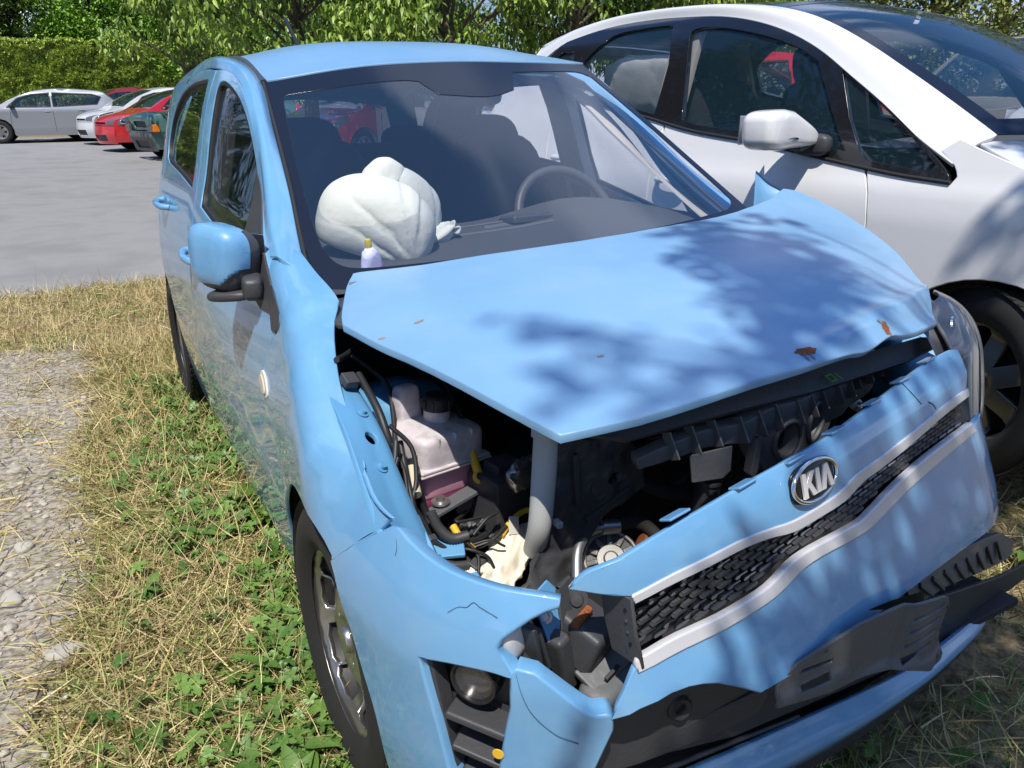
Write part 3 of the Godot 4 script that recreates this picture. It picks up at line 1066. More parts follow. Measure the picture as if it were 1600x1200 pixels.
func blue_glass_and_cabin(car: Node3D) -> void:
	var cut := cv([[0.036, 0.092], [0.178, 0.100], [0.331, 0.102], [0.381, 0.114]], 3)
	cut.append_array(cv([[0.409, 0.20], [0.54, 0.226], [0.628, 0.186]], 3))
	cut.append_array(cv([[0.673, 0.068], [0.80, 0.058], [0.933, 0.055], [0.975, 0.09]], 3))
	cut.append_array(cv([[0.982, 0.462], [0.982, 0.79], [0.972, 0.85], [0.93, 0.88]], 4))
	cut.append_array(cv([[0.677, 0.894], [0.493, 0.902], [0.346, 0.911], [0.218, 0.911], [0.097, 0.903], [0.05, 0.884], [0.031, 0.834], [0.026, 0.744], [0.03, 0.437]], 3))
	var m := MB.new()
	panel(m, kW, rectp(0.003, 0.003, 0.997, 1.0), [], Vector2(0.05, 0.05), 0.0)
	var ws := obj("windscreen", m, M.windscreen, car)
	m = MB.new()
	panel(m, func(p: Vector2) -> Vector3: return kW.call(p) + Vector3(0, 0.0012, 0.0014), rectp(0.0, 0.0, 1.0, 1.0), [cut], Vector2(0.03, 0.03), 0.004, 0.001)
	obj("screen_border", m, M.frit, ws)
	m = MB.new()
	sup(m, xfm(Vector3(0.03, 1.305, -0.98), 10, 0, 0), Vector3(0.10, 0.03, 0.025), 0.6, 0.6, 20, 10)
	obj("interior_mirror", m, M.black, car)
	# dashboard
	m = MB.new()
	var dash := net([[[-0.64, 0.90, -0.33], [-0.3, 0.905, -0.27], [0.0, 0.91, -0.25], [0.3, 0.912, -0.27], [0.65, 0.92, -0.34]],
		[[-0.66, 0.925, -0.55], [-0.3, 0.93, -0.52], [0.0, 0.94, -0.52], [0.3, 0.945, -0.55], [0.67, 0.93, -0.57]],
		[[-0.68, 0.935, -0.75], [-0.3, 0.945, -0.78], [0.0, 0.955, -0.78], [0.3, 1.0, -0.72], [0.69, 0.94, -0.76]],
		[[-0.69, 0.90, -0.86], [-0.3, 0.90, -0.92], [0.0, 0.90, -0.92], [0.3, 0.96, -0.86], [0.7, 0.90, -0.87]],
		[[-0.69, 0.62, -0.90], [-0.3, 0.60, -0.95], [0.0, 0.55, -0.95], [0.3, 0.6, -0.92], [0.7, 0.6, -0.90]]])
	panel(m, dash, rectp(0, 0, 1, 1), [], Vector2(0.06, 0.06), 0.0)
	var db := obj("dashboard", m, M.dash, car)
	m = MB.new()
	var on_dash := func(p: Vector2) -> Vector3: return dash.call(p) + Vector3(0, 0.003, 0)
	panel(m, on_dash, rectp(0.34, 0.36, 0.60, 0.372), [], Vector2(0.1, 0.1), 0.003, 0.001)
	panel(m, on_dash, rectp(0.34, 0.45, 0.60, 0.462), [], Vector2(0.1, 0.1), 0.003, 0.001)
	panel(m, on_dash, rectp(0.435, 0.40, 0.495, 0.425), [], Vector2(0.1, 0.1), 0.004, 0.001)
	obj("airbag_flap_edge", m, M.plastic_grey, db)
	m = MB.new()
	rbox(m, Vector3(0.14, 0.03, 0.10), 0.01, xfm(Vector3(0.07, 0.962, -0.72), -8, 0, 0))
	obj("dash_top_vent", m, M.plastic, db)
	# steering wheel and column
	m = MB.new()
	var wx := xfm(Vector3(0.30, 0.925, -0.85), 60, 0, 0)
	var ring := []
	for i in 33:
		var a := TAU * i / 32
		ring.append(wx * Vector3(cos(a) * 0.175, 0, sin(a) * 0.175))
	tube(m, ring, 0.0155, 0.0155, 10, 2)
	sup(m, wx, Vector3(0.075, 0.03, 0.06), 0.6, 0.7, 18, 8)
	for a in [0.1, PI - 0.1, PI / 2]:
		tube(m, [wx * Vector3(cos(a) * 0.06, 0, sin(a) * 0.06), wx * Vector3(cos(a) * 0.12, -0.005, sin(a) * 0.12), wx * Vector3(cos(a) * 0.172, 0, sin(a) * 0.172)], 0.014, 0.012, 8, 3)
	obj("steering_wheel", m, M.plastic, car)
	# seats
	for q in [[-0.35, -1.42, 0.0], [0.35, -1.40, 0.0]]:
		m = MB.new()
		sup(m, xfm(Vector3(q[0], 0.84, q[1] - 0.02), -14, 0, 0), Vector3(0.215, 0.34, 0.085), 0.5, 0.55, 22, 14)
		sup(m, xfm(Vector3(q[0], 1.115, q[1] - 0.10), -12, 0, 0), Vector3(0.13, 0.13, 0.06), 0.65, 0.6, 20, 12)
		sup(m, xfm(Vector3(q[0], 0.52, q[1] + 0.22), 8, 0, 0), Vector3(0.25, 0.09, 0.26), 0.5, 0.5, 20, 10)
		obj("front_seat", m, M.seat, car)
	m = MB.new()
	sup(m, xfm(Vector3(0, 0.82, -2.28), -18, 0, 0), Vector3(0.60, 0.30, 0.08), 0.35, 0.4, 24, 12)
	sup(m, xfm(Vector3(0, 0.5, -2.0), 4, 0, 0), Vector3(0.60, 0.09, 0.26), 0.4, 0.4, 24, 10)
	for x in [-0.36, 0.36]:
		sup(m, xfm(Vector3(x, 1.10, -2.36), -14, 0, 0), Vector3(0.13, 0.09, 0.05), 0.6, 0.6, 16, 10)
	obj("rear_seat", m, M.seat, car)
	m = MB.new()
	rbox(m, Vector3(1.3, 0.02, 0.45), 0.005, xfm(Vector3(0, 0.93, -2.62)))
	obj("parcel_shelf", m, M.seat, car)
	m = MB.new()
	rbox(m, Vector3(1.42, 0.62, 0.03), 0.005, xfm(Vector3(0, 0.58, -0.46)))
	obj("bulkhead", m, M.black_soft, car)
	# scuttle grille and wiper under the screen
	m = MB.new()
	panel(m, net([[[-0.70, 0.885, -0.36], [-0.34, 0.91, -0.25], [0.0, 0.918, -0.22], [0.34, 0.925, -0.26], [0.72, 0.935, -0.37]], [[-0.66, 0.87, -0.20], [-0.34, 0.89, -0.08], [0.0, 0.90, -0.05], [0.34, 0.90, -0.09], [0.68, 0.90, -0.20]]]), rectp(0, 0, 1, 1), [], Vector2(0.05, 0.3), 0.01, 0.002)
	var sc := obj("scuttle", m, M.plastic, car)
	m = MB.new()
	for k in 2:
		tube(m, [[-0.595, 0.905 + k * 0.012, -0.312 - k * 0.018], [-0.45, 0.915 + k * 0.012, -0.285 - k * 0.018], [0.05, 0.94 + k * 0.01, -0.25 - k * 0.015]], 0.006, 0.005, 6)
	obj("wiper", m, M.plastic_grey, sc)

# the burst airbag belongs to the car; the pouch only lies on the dashboard
func blue_cabin_things() -> void:
	var car := get_node("blue_hatchback") as Node3D
	var fn := FastNoiseLite.new()
	fn.frequency = 5.0
	fn.seed = 21
	fn.fractal_octaves = 2
	var limp := func(p: Vector3) -> Vector3:
		# limp cloth: a slack dome with creases that run to the gathered corner at its lower right
		var q := p * (1.0 + 0.11 * fn.get_noise_3dv(p * 0.45))
		var g := p - Vector3(0.12, -0.075, 0.06)
		var fade := smoothstep(0.32, 0.16, g.length()) * smoothstep(0.03, 0.11, g.length())
		for k in 5:
			var a := -0.30 + 0.42 * k + 0.1 * (k % 2)
			var d := g.x * sin(a) + g.y * cos(a) + 0.015 * fn.get_noise_1d(g.length() * 1.2 + k * 9.0)
			q -= p.normalized() * (0.004 + 0.0035 * (k % 3)) * exp(-absf(d) / (0.012 if d > 0.0 else 0.004)) * fade
		q.y -= 0.12 * maxf(absf(q.x) - 0.05, 0.0)
		if q.y < -0.08:
			q.y = -0.08 + (q.y + 0.08) * 0.12
		return q
	var m := MB.new()
	sup(m, xfm(Vector3(-0.425, 1.002, -0.60), 0, -14, -20), Vector3(0.150, 0.114, 0.115), 0.8, 0.85, 100, 70, limp)
	var ab := obj("airbag", m, M.airbag, car, "burst white passenger airbag lying on the dashboard")
	m = MB.new()
	sup(m, xfm(Vector3(-0.335, 1.012, -0.69), 0, 14, -34), Vector3(0.128, 0.112, 0.09), 0.8, 0.85, 90, 60, limp)
	obj("airbag_rear_fold", m, M.airbag, ab)
	m = MB.new()
	sup(m, xfm(Vector3(-0.385, 1.10, -0.655), 4, 20, 10), Vector3(0.070, 0.060, 0.045), 1.25, 1.1, 40, 26, func(p: Vector3) -> Vector3: return p * (1.0 + 0.2 * fn.get_noise_3dv(p * 2.0)))
	obj("airbag_corner", m, M.airbag, ab)
	m = MB.new()
	var vent := []
	for k in 21:
		var a := TAU * k / 20
		vent.append(Vector3(-0.325 + cos(a) * 0.024, 1.098 + sin(a) * 0.010 - cos(a) * 0.007, -0.632 - absf(sin(a)) * 0.004))
	tube(m, vent, 0.0025, 0.0025, 6, 1)
	obj("vent_hole_rim", m, M.airbag, ab)
	m = MB.new()
	sup(m, xfm(Vector3(-0.245, 0.955, -0.635), 0, 20, 24), Vector3(0.05, 0.024, 0.03), 1.0, 1.0, 36, 20, func(p: Vector3) -> Vector3: return p * (1.0 + 0.10 * sin(atan2(p.z, p.y) * 6.0)))
	sup(m, xfm(Vector3(-0.203, 0.968, -0.635), 0, 20, 30), Vector3(0.007, 0.022, 0.020), 1.1, 1.1, 36, 18, func(p: Vector3) -> Vector3: return p * (1.0 + 0.10 * sin(atan2(p.z, p.y) * 4.0)) + Vector3(0.007 * sin(atan2(p.z, p.y) * 5.0), 0, 0))
	obj("airbag_tail", m, M.airbag, ab)
	# lilac pouch with a yellow cap
	var t := thing("pouch", "small lilac pouch with a yellow cap in front of the airbag, under the windscreen corner", "pouch", Vector3(-0.508, 0.918, -0.43))
	m = MB.new()
	sup(m, xfm(Vector3(0, 0.024, 0), 0, 25, 8), Vector3(0.027, 0.034, 0.016), 0.7, 0.8, 20, 14, func(p: Vector3) -> Vector3: return Vector3(p.x * (1.0 - 0.35 * clampf(p.y / 0.034, -0.4, 1.0)), p.y, p.z) * (1.0 + 0.12 * fn.get_noise_3dv(p * 18.0)))
	obj("pouch_body", m, M.lilac, t)
	m = MB.new()
	lathe(m, [[0.0, 0.014], [0.006, 0.013], [0.008, 0.009], [0.008, -0.006], [0.0, -0.006]], 12, xfm(Vector3(-0.004, 0.064, 0), 8, 0, 8))
	obj("cap", m, M.cap_yellow, t)
	m = MB.new()
	sup(m, xfm(Vector3(0.024, 0.002, 0.012), 0, 0, 20), Vector3(0.012, 0.009, 0.006), 0.8, 0.8, 12, 8)
	obj("bow", m, M.pink, t)

# ------------------------------------------------------------ wheels
func wheel_parts(root: Node3D, c: Vector3, s: float, R: float, w: float, rr: float, rim_poly: Callable, rim_mat: Material, holes: int, steer := 0.0) -> void:
	var xf := Transform3D(Basis(Vector3.UP, deg_to_rad(steer)) * Basis(Vector3(0, 0, 1), Vector3(s, 0, 0), Vector3(0, 1, 0)), c) # local y points outwards
	var m := MB.new()
	var h := w * 0.5
	var pr := [[rr - 0.012, h * 0.80], [rr + 0.004, h * 0.92], [rr + 0.02, h * 0.99], [rr + (R - rr) * 0.5, h * 1.02], [R - 0.022, h * 0.92], [R - 0.008, h * 0.80]]
	for k in 4:
		var y0 := h * (0.70 - 0.40 * k)
		pr.append([R, y0 + 0.012 + h * 0.1]); pr.append([R, y0 - h * 0.1])
		if k < 3:
			pr.append([R - 0.007, y0 - h * 0.1 - 0.001]); pr.append([R - 0.007, y0 - h * 0.1 - 0.008])
	pr.append([R - 0.008, -h * 0.80]); pr.append([R - 0.022, -h * 0.92]); pr.append([rr, -h * 0.9])
	lathe(m, pr, 56, xf, 50.0)
	var wh := Node3D.new()
	wh.name = "wheel"
	root.add_child(wh, true)
	obj("tyre", m, M.rubber, wh)
	# tread blocks: cross cuts shown as low bars on the shoulder
	m = MB.new()
	for i in 60:
		var a := TAU * i / 60
		for sd in [1.0, -1.0]:
			rbox(m, Vector3(0.016, h * 0.34, 0.005), 0.001, xf * Transform3D(Basis(Vector3.UP, -a), Vector3(cos(a), 0, sin(a)) * (R - 0.0015) + Vector3(0, sd * h * 0.74, 0)) * Transform3D(Basis(Vector3(0, 0, 1), -sd * 0.25) * Basis(Vector3.UP, PI / 2)))
	var tb := obj("tread_block", m, M.rubber, wh)
	tb.set_meta("kind", "stuff")
	# rim: dish with openings, barrel and nuts
	m = MB.new()
	var face := func(p: Vector2) -> Vector3:
		var r := p.length()
		var y := h * 0.78 - 0.035 * smoothstep(rr, rr * 0.75, r) + 0.022 * smoothstep(rr * 0.8, rr * 0.25, r) - 0.012 * smoothstep(rr * 0.28, rr * 0.12, r)
		return xf * Vector3(p.x, y, p.y)
	var hl := []
	for i in holes:
		hl.append(rim_poly.call(i))
	panel(m, face, oval(Vector2.ZERO, rr * 0.985, rr * 0.985, 0, 48), hl, Vector2(rr * 0.11, rr * 0.11), 0.014, 0.004, c - Vector3(s * 0.3, 0, 0))
	lathe(m, [[rr * 0.97, h * 0.72], [rr * 0.985, h * 0.82], [rr * 1.02, h * 0.86], [rr * 1.03, h * 0.80]], 56, xf)
	var rm := obj("rim", m, rim_mat, wh)
	m = MB.new()
	lathe(m, [[rr * 0.95, h * 0.7], [rr * 0.9, -h * 0.6], [0.02, -h * 0.6]], 40, xf)
	lathe(m, [[0.0, h * 0.1], [rr * 0.62, h * 0.1], [rr * 0.62, 0.0]], 40, xf)
	obj("brake_drum", m, M.black, wh)
	m = MB.new()
	lathe(m, [[0.0, h * 0.78 - 0.006], [0.024, h * 0.78 - 0.008], [0.028, h * 0.78 - 0.014], [0.028, h * 0.5]], 20, xf)
	obj("centre_cap", m, rim_mat, rm)
	m = MB.new()
	for i in 4:
		var a := TAU * (i + 0.5) / 4
		lathe(m, [[0.0, h * 0.78 - 0.012], [0.007, h * 0.78 - 0.014], [0.008, h * 0.5]], 8, xf * Transform3D(Basis(), Vector3(cos(a), 0, sin(a)) * 0.05))
	obj("wheel_nuts", m, M.steel, rm)

func blue_wheel(car: Node3D, s: float, z: float) -> void:
	var rr := 0.196
	var petal := func(i: int) -> PackedVector2Array:
		var a := TAU * (i / 2) / 5.0 + (0.27 if i % 2 == 0 else -0.27) + 0.3
		var c := Vector2(cos(a), sin(a))
		var n := c.orthogonal()
		var k := 1.0 if i % 2 == 0 else -1.0
		var o := PackedVector2Array()
		for q in [[0.42, 0.0], [0.50, 0.06], [0.66, 0.11], [0.84, 0.125], [0.90, 0.07], [0.90, -0.05], [0.84, -0.115], [0.66, -0.10], [0.50, -0.055]]:
			o.append((c * q[0] + n * k * q[1] * 2.0) * rr)
		return o
	wheel_parts(car, Vector3(s * (0.707 if z > -1 else 0.70), 0.285, z), s, 0.286, 0.17, rr, petal, M.alloy, 10)
func q_strip(upper: Array, lower: Array) -> PackedVector2Array:
	var o := cv(upper, 3)
	var b := cv(lower, 3)
	b.reverse()
	o.append_array(b)
	return o

func blue_front(car: Node3D) -> void:
	var inside := Vector3(-0.1, 0.6, -0.6)
	# bonnet, bent and sprung out of line
	var hood := cv([[0.026, -0.02], [-0.004, 0.05], [-0.047, 0.20], [-0.068, 0.288]], 3)
	hood.append_array(cv([[-0.06, 0.468], [-0.039, 0.695], [-0.018, 0.886], [0.001, 1.003]], 3))
	hood.append_array(cv([[0.12, 1.007], [0.27, 0.992], [0.414, 0.985], [0.52, 0.982], [0.574, 0.987], [0.66, 0.972], [0.72, 0.985], [0.926, 0.998]], 4))
	hood.append_array(cv([[1.008, 0.905], [1.035, 0.774], [1.045, 0.54], [1.07, 0.308], [1.072, 0.164], [1.056, 0.044], [1.031, -0.003]], 3))
	hood.append_array(cv([[0.948, 0.031], [0.876, 0.036], [0.697, 0.055], [0.516, 0.10], [0.336, 0.11], [0.171, 0.075], [0.071, 0.02]], 3))
	var fn := FastNoiseLite.new()
	fn.frequency = 1.6
	fn.seed = 5
	var hf := func(p: Vector2) -> Vector3:
		var q: Vector3 = kH.call(p)
		# crease along the front left edge and a long shallow buckle
		var d := (p.y - 0.93) + 0.16 * (p.x - 0.55)
		q.y += 0.010 * exp(-d * d / 0.0016) * smoothstep(0.35, 0.6, p.x)
		q.y -= 0.016 * smoothstep(0.0, 0.09, d) * smoothstep(0.35, 0.55, p.x)
		q.y += 0.004 * fn.get_noise_2d(p.x * 1.3, p.y)
		q.y -= 0.020 * smoothstep(0.06, -0.06, p.x) * smoothstep(0.9, 0.3, p.y)
		return q
	var m := MB.new()
	panel(m, hf, hood, [], Vector2(0.035, 0.035), 0.016, 0.003, Vector3(0, 0, 0))
	var bn := obj("bonnet", m, M.dusty_paint, car, "bent bonnet with rust spots along its front edge")
	m = MB.new()
	panel(m, func(p: Vector2) -> Vector3: return hf.call(p) - Vector3(0, 0.022, 0), grow(hood, -0.03), [], Vector2(0.1, 0.1), 0.0)
	obj("bonnet_lining", m, M.black_soft, bn)
	var lift := func(p: Vector2) -> Vector3: return hf.call(p) + Vector3(0, 0.0009, 0)
	for q in [[0.012, 0.418, 0.008, 0.005, 0], [0.447, 0.945, 0.020, 0.013, 25], [0.438, 0.964, 0.002, 0.014, 6], [0.448, 0.966, 0.0018, 0.012, 0], [0.659, 0.968, 0.0016, 0.010, 4], [0.652, 0.955, 0.0095, 0.018, 5], [0.646, 0.936, 0.008, 0.004, 60], [0.172, 0.784, 0.006, 0.004, 0], [-0.052, 0.43, 0.006, 0.006, 0]]:
		m = MB.new()
		var bl := PackedVector2Array()
		for i in 16:
			var a := TAU * i / 16
			bl.append(Vector2(q[0], q[1]) + Vector2(cos(a) * q[2], sin(a) * q[3]).rotated(deg_to_rad(q[4])) * (1.0 + 0.16 * sin(i * 2.3 + q[0] * 50.0)))
		panel(m, lift, bl, [], Vector2(0.03, 0.03), 0.0)
		obj("rust_spot", m, M.rust if q[2] > 0.009 else M.rust_pale, bn)
	# bumper cover, right corner with the fog-lamp opening
	var corner := v2([[0.136, 0.556], [0.215, 0.622], [0.284, 0.672]])
	corner.append_array(cv([[0.30, 0.674], [0.359, 0.664], [0.438, 0.657], [0.521, 0.653], [0.584, 0.651], [0.623, 0.648]], 3))
	corner.append_array(v2([[0.622, 0.642], [0.603, 0.636], [0.583, 0.626], [0.559, 0.609], [0.541, 0.595], [0.533, 0.578], [0.545, 0.566], [0.56, 0.545], [0.567, 0.551]]))
	corner.append_array(cv([[0.592, 0.547], [0.623, 0.523], [0.655, 0.495], [0.675, 0.483], [0.698, 0.484]], 3))
	corner.append_array(v2([[0.70, 0.46], [0.678, 0.396], [0.655, 0.32], [0.62, 0.24], [0.60, 0.20], [0.40, 0.16], [0.31, 0.17]]))
	corner.append_array(cv([[0.292, 0.24], [0.285, 0.335], [0.248, 0.414], [0.213, 0.479], [0.16, 0.54]], 4))
	var fog := cv([[0.405, 0.528], [0.462, 0.541], [0.524, 0.546], [0.562, 0.541]], 3)
	fog.append_array(cv([[0.563, 0.49], [0.553, 0.431], [0.543, 0.36], [0.53, 0.285]], 3))
	fog.append_array(cv([[0.50, 0.27], [0.47, 0.29]], 2))
	fog.append_array(cv([[0.452, 0.348], [0.434, 0.423], [0.416, 0.486]], 3))
	m = MB.new()
	panel(m, kBm, corner, [fog], Vector2(0.03, 0.03), 0.035, 0.005, inside)
	var bc := obj("front_bumper_corner", m, M.paint, car, "torn right corner of the blue front bumper with the fog lamp")
	for q in [[[0.452, 0.610], [0.468, 0.621], [0.482, 0.624], [0.492, 0.632], [0.505, 0.628], [0.535, 0.620]], [[0.567, 0.548], [0.577, 0.515], [0.592, 0.485], [0.622, 0.455], [0.655, 0.440]], [[0.306, 0.664], [0.315, 0.655], [0.318, 0.645]]]:
		m = MB.new()
		tube(m, crack_line(q), 0.0003, 0.0008, 5)
		obj("crack", m, M.crack, bc)
	# fog lamp pod: back plate, lamp with glass, two fins
	var back := func(p: Vector2) -> Vector3: return kBm(p) + Vector3(0.035, 0, -0.05)
	m = MB.new()
	panel(m, back, grow(fog, 0.03), [], Vector2(0.04, 0.04), 0.0)
	var pod := obj("fog_lamp_housing", m, M.plastic, bc)
	var lx := frame_xf(kBm, Vector2(0.492, 0.502), Vector3.UP, -0.034, inside).scaled_local(Vector3.ONE * 0.82)
	m = MB.new()
	lathe(m, [[0.0, -0.012], [0.02, -0.010], [0.034, 0.004], [0.04, 0.016], [0.044, 0.016], [0.046, 0.006], [0.046, -0.02]], 32, lx * xfm(Vector3.ZERO, 90, 0, 0))
	obj("fog_lamp", m, M.fog_inner, pod)
	m = MB.new()
	sup(m, lx * xfm(Vector3(0, 0, 0.008)), Vector3(0.041, 0.041, 0.012), 1, 1, 24, 12)
	obj("lamp_glass", m, M.clear, pod)
	m = MB.new()
	rbox(m, Vector3(0.10, 0.016, 0.05), 0.006, frame_xf(kBm, Vector2(0.50, 0.437), Vector3.UP, -0.03, inside) * xfm(Vector3.ZERO, 0, 0, -6))
	rbox(m, Vector3(0.085, 0.012, 0.06), 0.004, frame_xf(kBm, Vector2(0.503, 0.385), Vector3.UP, -0.036, inside) * xfm(Vector3.ZERO, 10, 0, -10))
	rbox(m, Vector3(0.075, 0.012, 0.06), 0.004, frame_xf(kBm, Vector2(0.507, 0.325), Vector3.UP, -0.036, inside) * xfm(Vector3.ZERO, 10, 0, -10))
	rbox(m, Vector3(0.016, 0.20, 0.03), 0.004, frame_xf(kBm, Vector2(0.432, 0.43), Vector3.UP, -0.03, inside) * xfm(Vector3.ZERO, 0, 0, 12))
	obj("fin", m, M.plastic, pod)
	m = MB.new()
	panel(m, func(p: Vector2) -> Vector3: return kBm(p) + Vector3(-0.002, 0, 0.003), oval(Vector2(0.541, 0.41), 0.008, 0.008), [], Vector2(0.02, 0.02), 0.001, 0.001)
	obj("leaf", m, M.yellow, bc)
	# bumper cover, centre: blue strip over the grille
	var strip := cv([[-0.522, 0.066], [-0.487, 0.094], [-0.376, 0.12], [-0.234, 0.13], [-0.135, 0.133], [0.016, 0.136], [0.243, 0.147], [0.375, 0.155], [0.49, 0.156], [0.54, 0.15]], 4)
	strip.append_array(v2([[0.535, 0.11], [0.515, 0.085]]))
	var topu := [[0.515, 0.082], [0.414, 0.081], [0.25, 0.068], [0.125, 0.064], [0.057, 0.063], [-0.007, 0.051], [-0.065, 0.049], [-0.135, 0.05], [-0.197, 0.059], [-0.27, 0.066], [-0.383, 0.064], [-0.458, 0.052]]
	strip.append_array(cv(topu, 3))
	m = MB.new()
	panel(m, kQ, strip, [], Vector2(0.03, 0.02), 0.012, 0.003, inside)
	var ctr := obj("front_bumper_centre", m, M.paint, car, "loose blue bumper centre carrying the badge and grille")
	# clip tabs along its upper edge and the split near the left end
	for t in [-0.36, -0.22, -0.1, 0.03, 0.17, 0.29, 0.41]:
		m = MB.new()
		var y := 0.128 + 0.06 * maxf(t + 0.1, 0.0) * 0.9
		rbox(m, Vector3(0.045, 0.004, 0.022), 0.0015, Transform3D(Basis(Q_U, Q_N.cross(Q_U).normalized(), Q_N), kQ(Vector2(t, y)) + Q_V * 0.004 - Q_N * 0.006) * xfm(Vector3.ZERO, -25, 0, 0))
		obj("clip_tab", m, M.paint, ctr)
	m = MB.new()
	for line in [[[0.285, 0.149], [0.30, 0.128], [0.318, 0.105]], [[0.345, 0.102], [0.362, 0.092], [0.368, 0.082]]]:
		var qc := []
		for q in line:
			qc.append(kQ(Vector2(q[0], q[1])) + Q_N * 0.0005)
		m = MB.new()
		tube(m, qc, 0.0013, 0.0007, 5)
		obj("crack", m, M.crack, ctr)
	# grille frame, upper and lower bright bars
	var toplo := [[-0.457, 0.042], [-0.385, 0.053], [-0.271, 0.055], [-0.199, 0.048], [-0.136, 0.035], [-0.056, 0.033], [0.008, 0.033], [0.073, 0.045], [0.137, 0.046], [0.261, 0.052], [0.418, 0.066], [0.515, 0.068]]
	m = MB.new()
	panel(m, kQoff(0.004), q_strip(toplo, rev(topu)), [], Vector2(0.03, 0.01), 0.012, 0.002, inside)
	obj("upper_grille_bar", m, M.satin, ctr)
	var lowu := [[-0.468, -0.039], [-0.397, -0.028], [-0.285, -0.029], [-0.211, -0.027], [-0.151, -0.014], [-0.09, -0.012], [0.025, -0.02], [0.068, -0.021], [0.195, -0.006], [0.327, 0.002], [0.447, 0.004], [0.53, 0.003]]
	var lowl := [[-0.470, -0.053], [-0.393, -0.043], [-0.280, -0.044], [-0.200, -0.042], [-0.138, -0.030], [-0.076, -0.028], [0.033, -0.037], [0.085, -0.038], [0.215, -0.026], [0.35, -0.019], [0.456, -0.015], [0.545, -0.015]]
	m = MB.new()
	panel(m, kQoff(0.006), q_strip(lowu, lowl), [], Vector2(0.03, 0.01), 0.014, 0.004, inside)
	obj("lower_grille_bar", m, M.satin, ctr)
	var up := itp([-0.46, -0.385, -0.271, -0.199, -0.136, -0.056, 0.008, 0.073, 0.137, 0.261, 0.418, 0.515], [0.042, 0.053, 0.055, 0.048, 0.035, 0.033, 0.033, 0.045, 0.046, 0.052, 0.066, 0.068])
	var dn := itp([-0.468, -0.397, -0.285, -0.211, -0.151, -0.09, 0.025, 0.068, 0.195, 0.327, 0.447, 0.53], [-0.039, -0.028, -0.029, -0.027, -0.014, -0.012, -0.02, -0.021, -0.006, 0.002, 0.004, 0.003])
	m = MB.new()
	panel(m, kQoff(-0.016), q_strip(toplo, lowu), [], Vector2(0.04, 0.02), 0.0, 0.0, inside)
	var gr := obj("grille", m, M.black, ctr)
	m = MB.new()
	extr(m, PackedVector2Array([Vector2(-0.0205, -0.0005), Vector2(-0.015, -0.0042), Vector2(0.015, -0.0042), Vector2(0.0205, -0.0005), Vector2(0.017, 0.0038), Vector2(-0.017, 0.0038)]), 0.006, 0.0012)
	var cell := m.mesh()
	var row := 0
	var y := -0.055
	while y < 0.075:
		var x := -0.452 + (0.018 if row % 2 else 0.0)
		while x < 0.50:
			if y < up.call(x) - 0.005 and y > dn.call(x) + 0.005 and y < up.call(x - 0.02) - 0.003 and y > dn.call(x + 0.02) + 0.003:
				var b := obj("grille_cell", cell, M.gloss_black if (row * 7 + int(x * 90)) % 3 == 0 else M.plastic, gr)
				var N := fnormal(kQoff(0.0), Vector2(x, y))
				b.transform = Transform3D(Basis(Q_U, N.cross(Q_U).normalized(), N), kQ(Vector2(x, y)) + Q_N * -0.010) * xfm(Vector3.ZERO, 16, 0, -1.5).scaled_local(Vector3(0.77, 0.74, 0.8))
			x += 0.036
		y += 0.0084
		row += 1
	m = MB.new()
	panel(m, func(p: Vector2) -> Vector3: return kQ(Vector2(-0.466, p.y)) - Q_N * p.x, rectp(-0.006, -0.05, 0.05, 0.05), [], Vector2(0.05, 0.05), 0.006, 0.001, inside)
	obj("grille_end", m, M.plastic, gr)
	badge(ctr, inside)
	# lower blue part, torn along its foot
	var low := cv(rev(lowl), 3)
	low.append_array(v2([[-0.479, -0.066], [-0.509, -0.121]]))
	low.append_array(v2([[-0.49, -0.113], [-0.477, -0.105], [-0.452, -0.101], [-0.429, -0.097], [-0.40, -0.098], [-0.376, -0.103]]))
	low.append_array(cv([[-0.35, -0.112], [-0.322, -0.128], [-0.30, -0.142], [-0.278, -0.158]], 2))
	low.append_array(cv([[-0.171, -0.167], [-0.004, -0.173], [0.182, -0.187], [0.379, -0.203], [0.50, -0.215], [0.58, -0.222], [0.655, -0.215], [0.695, -0.18]], 3))
	low.append_array(cv([[0.70, -0.11], [0.68, -0.05], [0.64, -0.015], [0.58, -0.012]], 3))
	m = MB.new()
	panel(m, kQ, low, [], Vector2(0.03, 0.025), 0.014, 0.003, inside)
	obj("lower_bumper_skin", m, M.paint, ctr)
	# right end of the cover folds back to the wheel arch on the far side
	m = MB.new()
	panel(m, net([[[0.60, 0.615, 0.385], [0.69, 0.63, 0.27], [0.745, 0.62, 0.16]], [[0.625, 0.52, 0.385], [0.72, 0.54, 0.27], [0.785, 0.56, 0.15]], [[0.62, 0.42, 0.385], [0.72, 0.42, 0.27], [0.79, 0.44, 0.20]]]), rectp(0, 0, 1, 1), [], Vector2(0.1, 0.1), 0.012, 0.003, inside)
	obj("far_bumper_corner", m, M.paint, car)
	headlight(car)
	# slotted foam beam cover, plate tray, black under-strip, blue lip
	var beam := [[0.09, 0.432, 0.562], [0.216, 0.432, 0.54], [0.390, 0.406, 0.51], [0.54, 0.378, 0.485], [0.625, 0.355, 0.468], [0.722, 0.300, 0.45], [0.716, 0.272, 0.458], [0.66, 0.283, 0.475], [0.526, 0.313, 0.50], [0.312, 0.368, 0.54], [0.259, 0.374, 0.55], [0.10, 0.40, 0.575]]
	m = MB.new()
	slab(m, beam, 0.03, 0.004)
	var bm := obj("slotted_beam", m, M.tray, car)
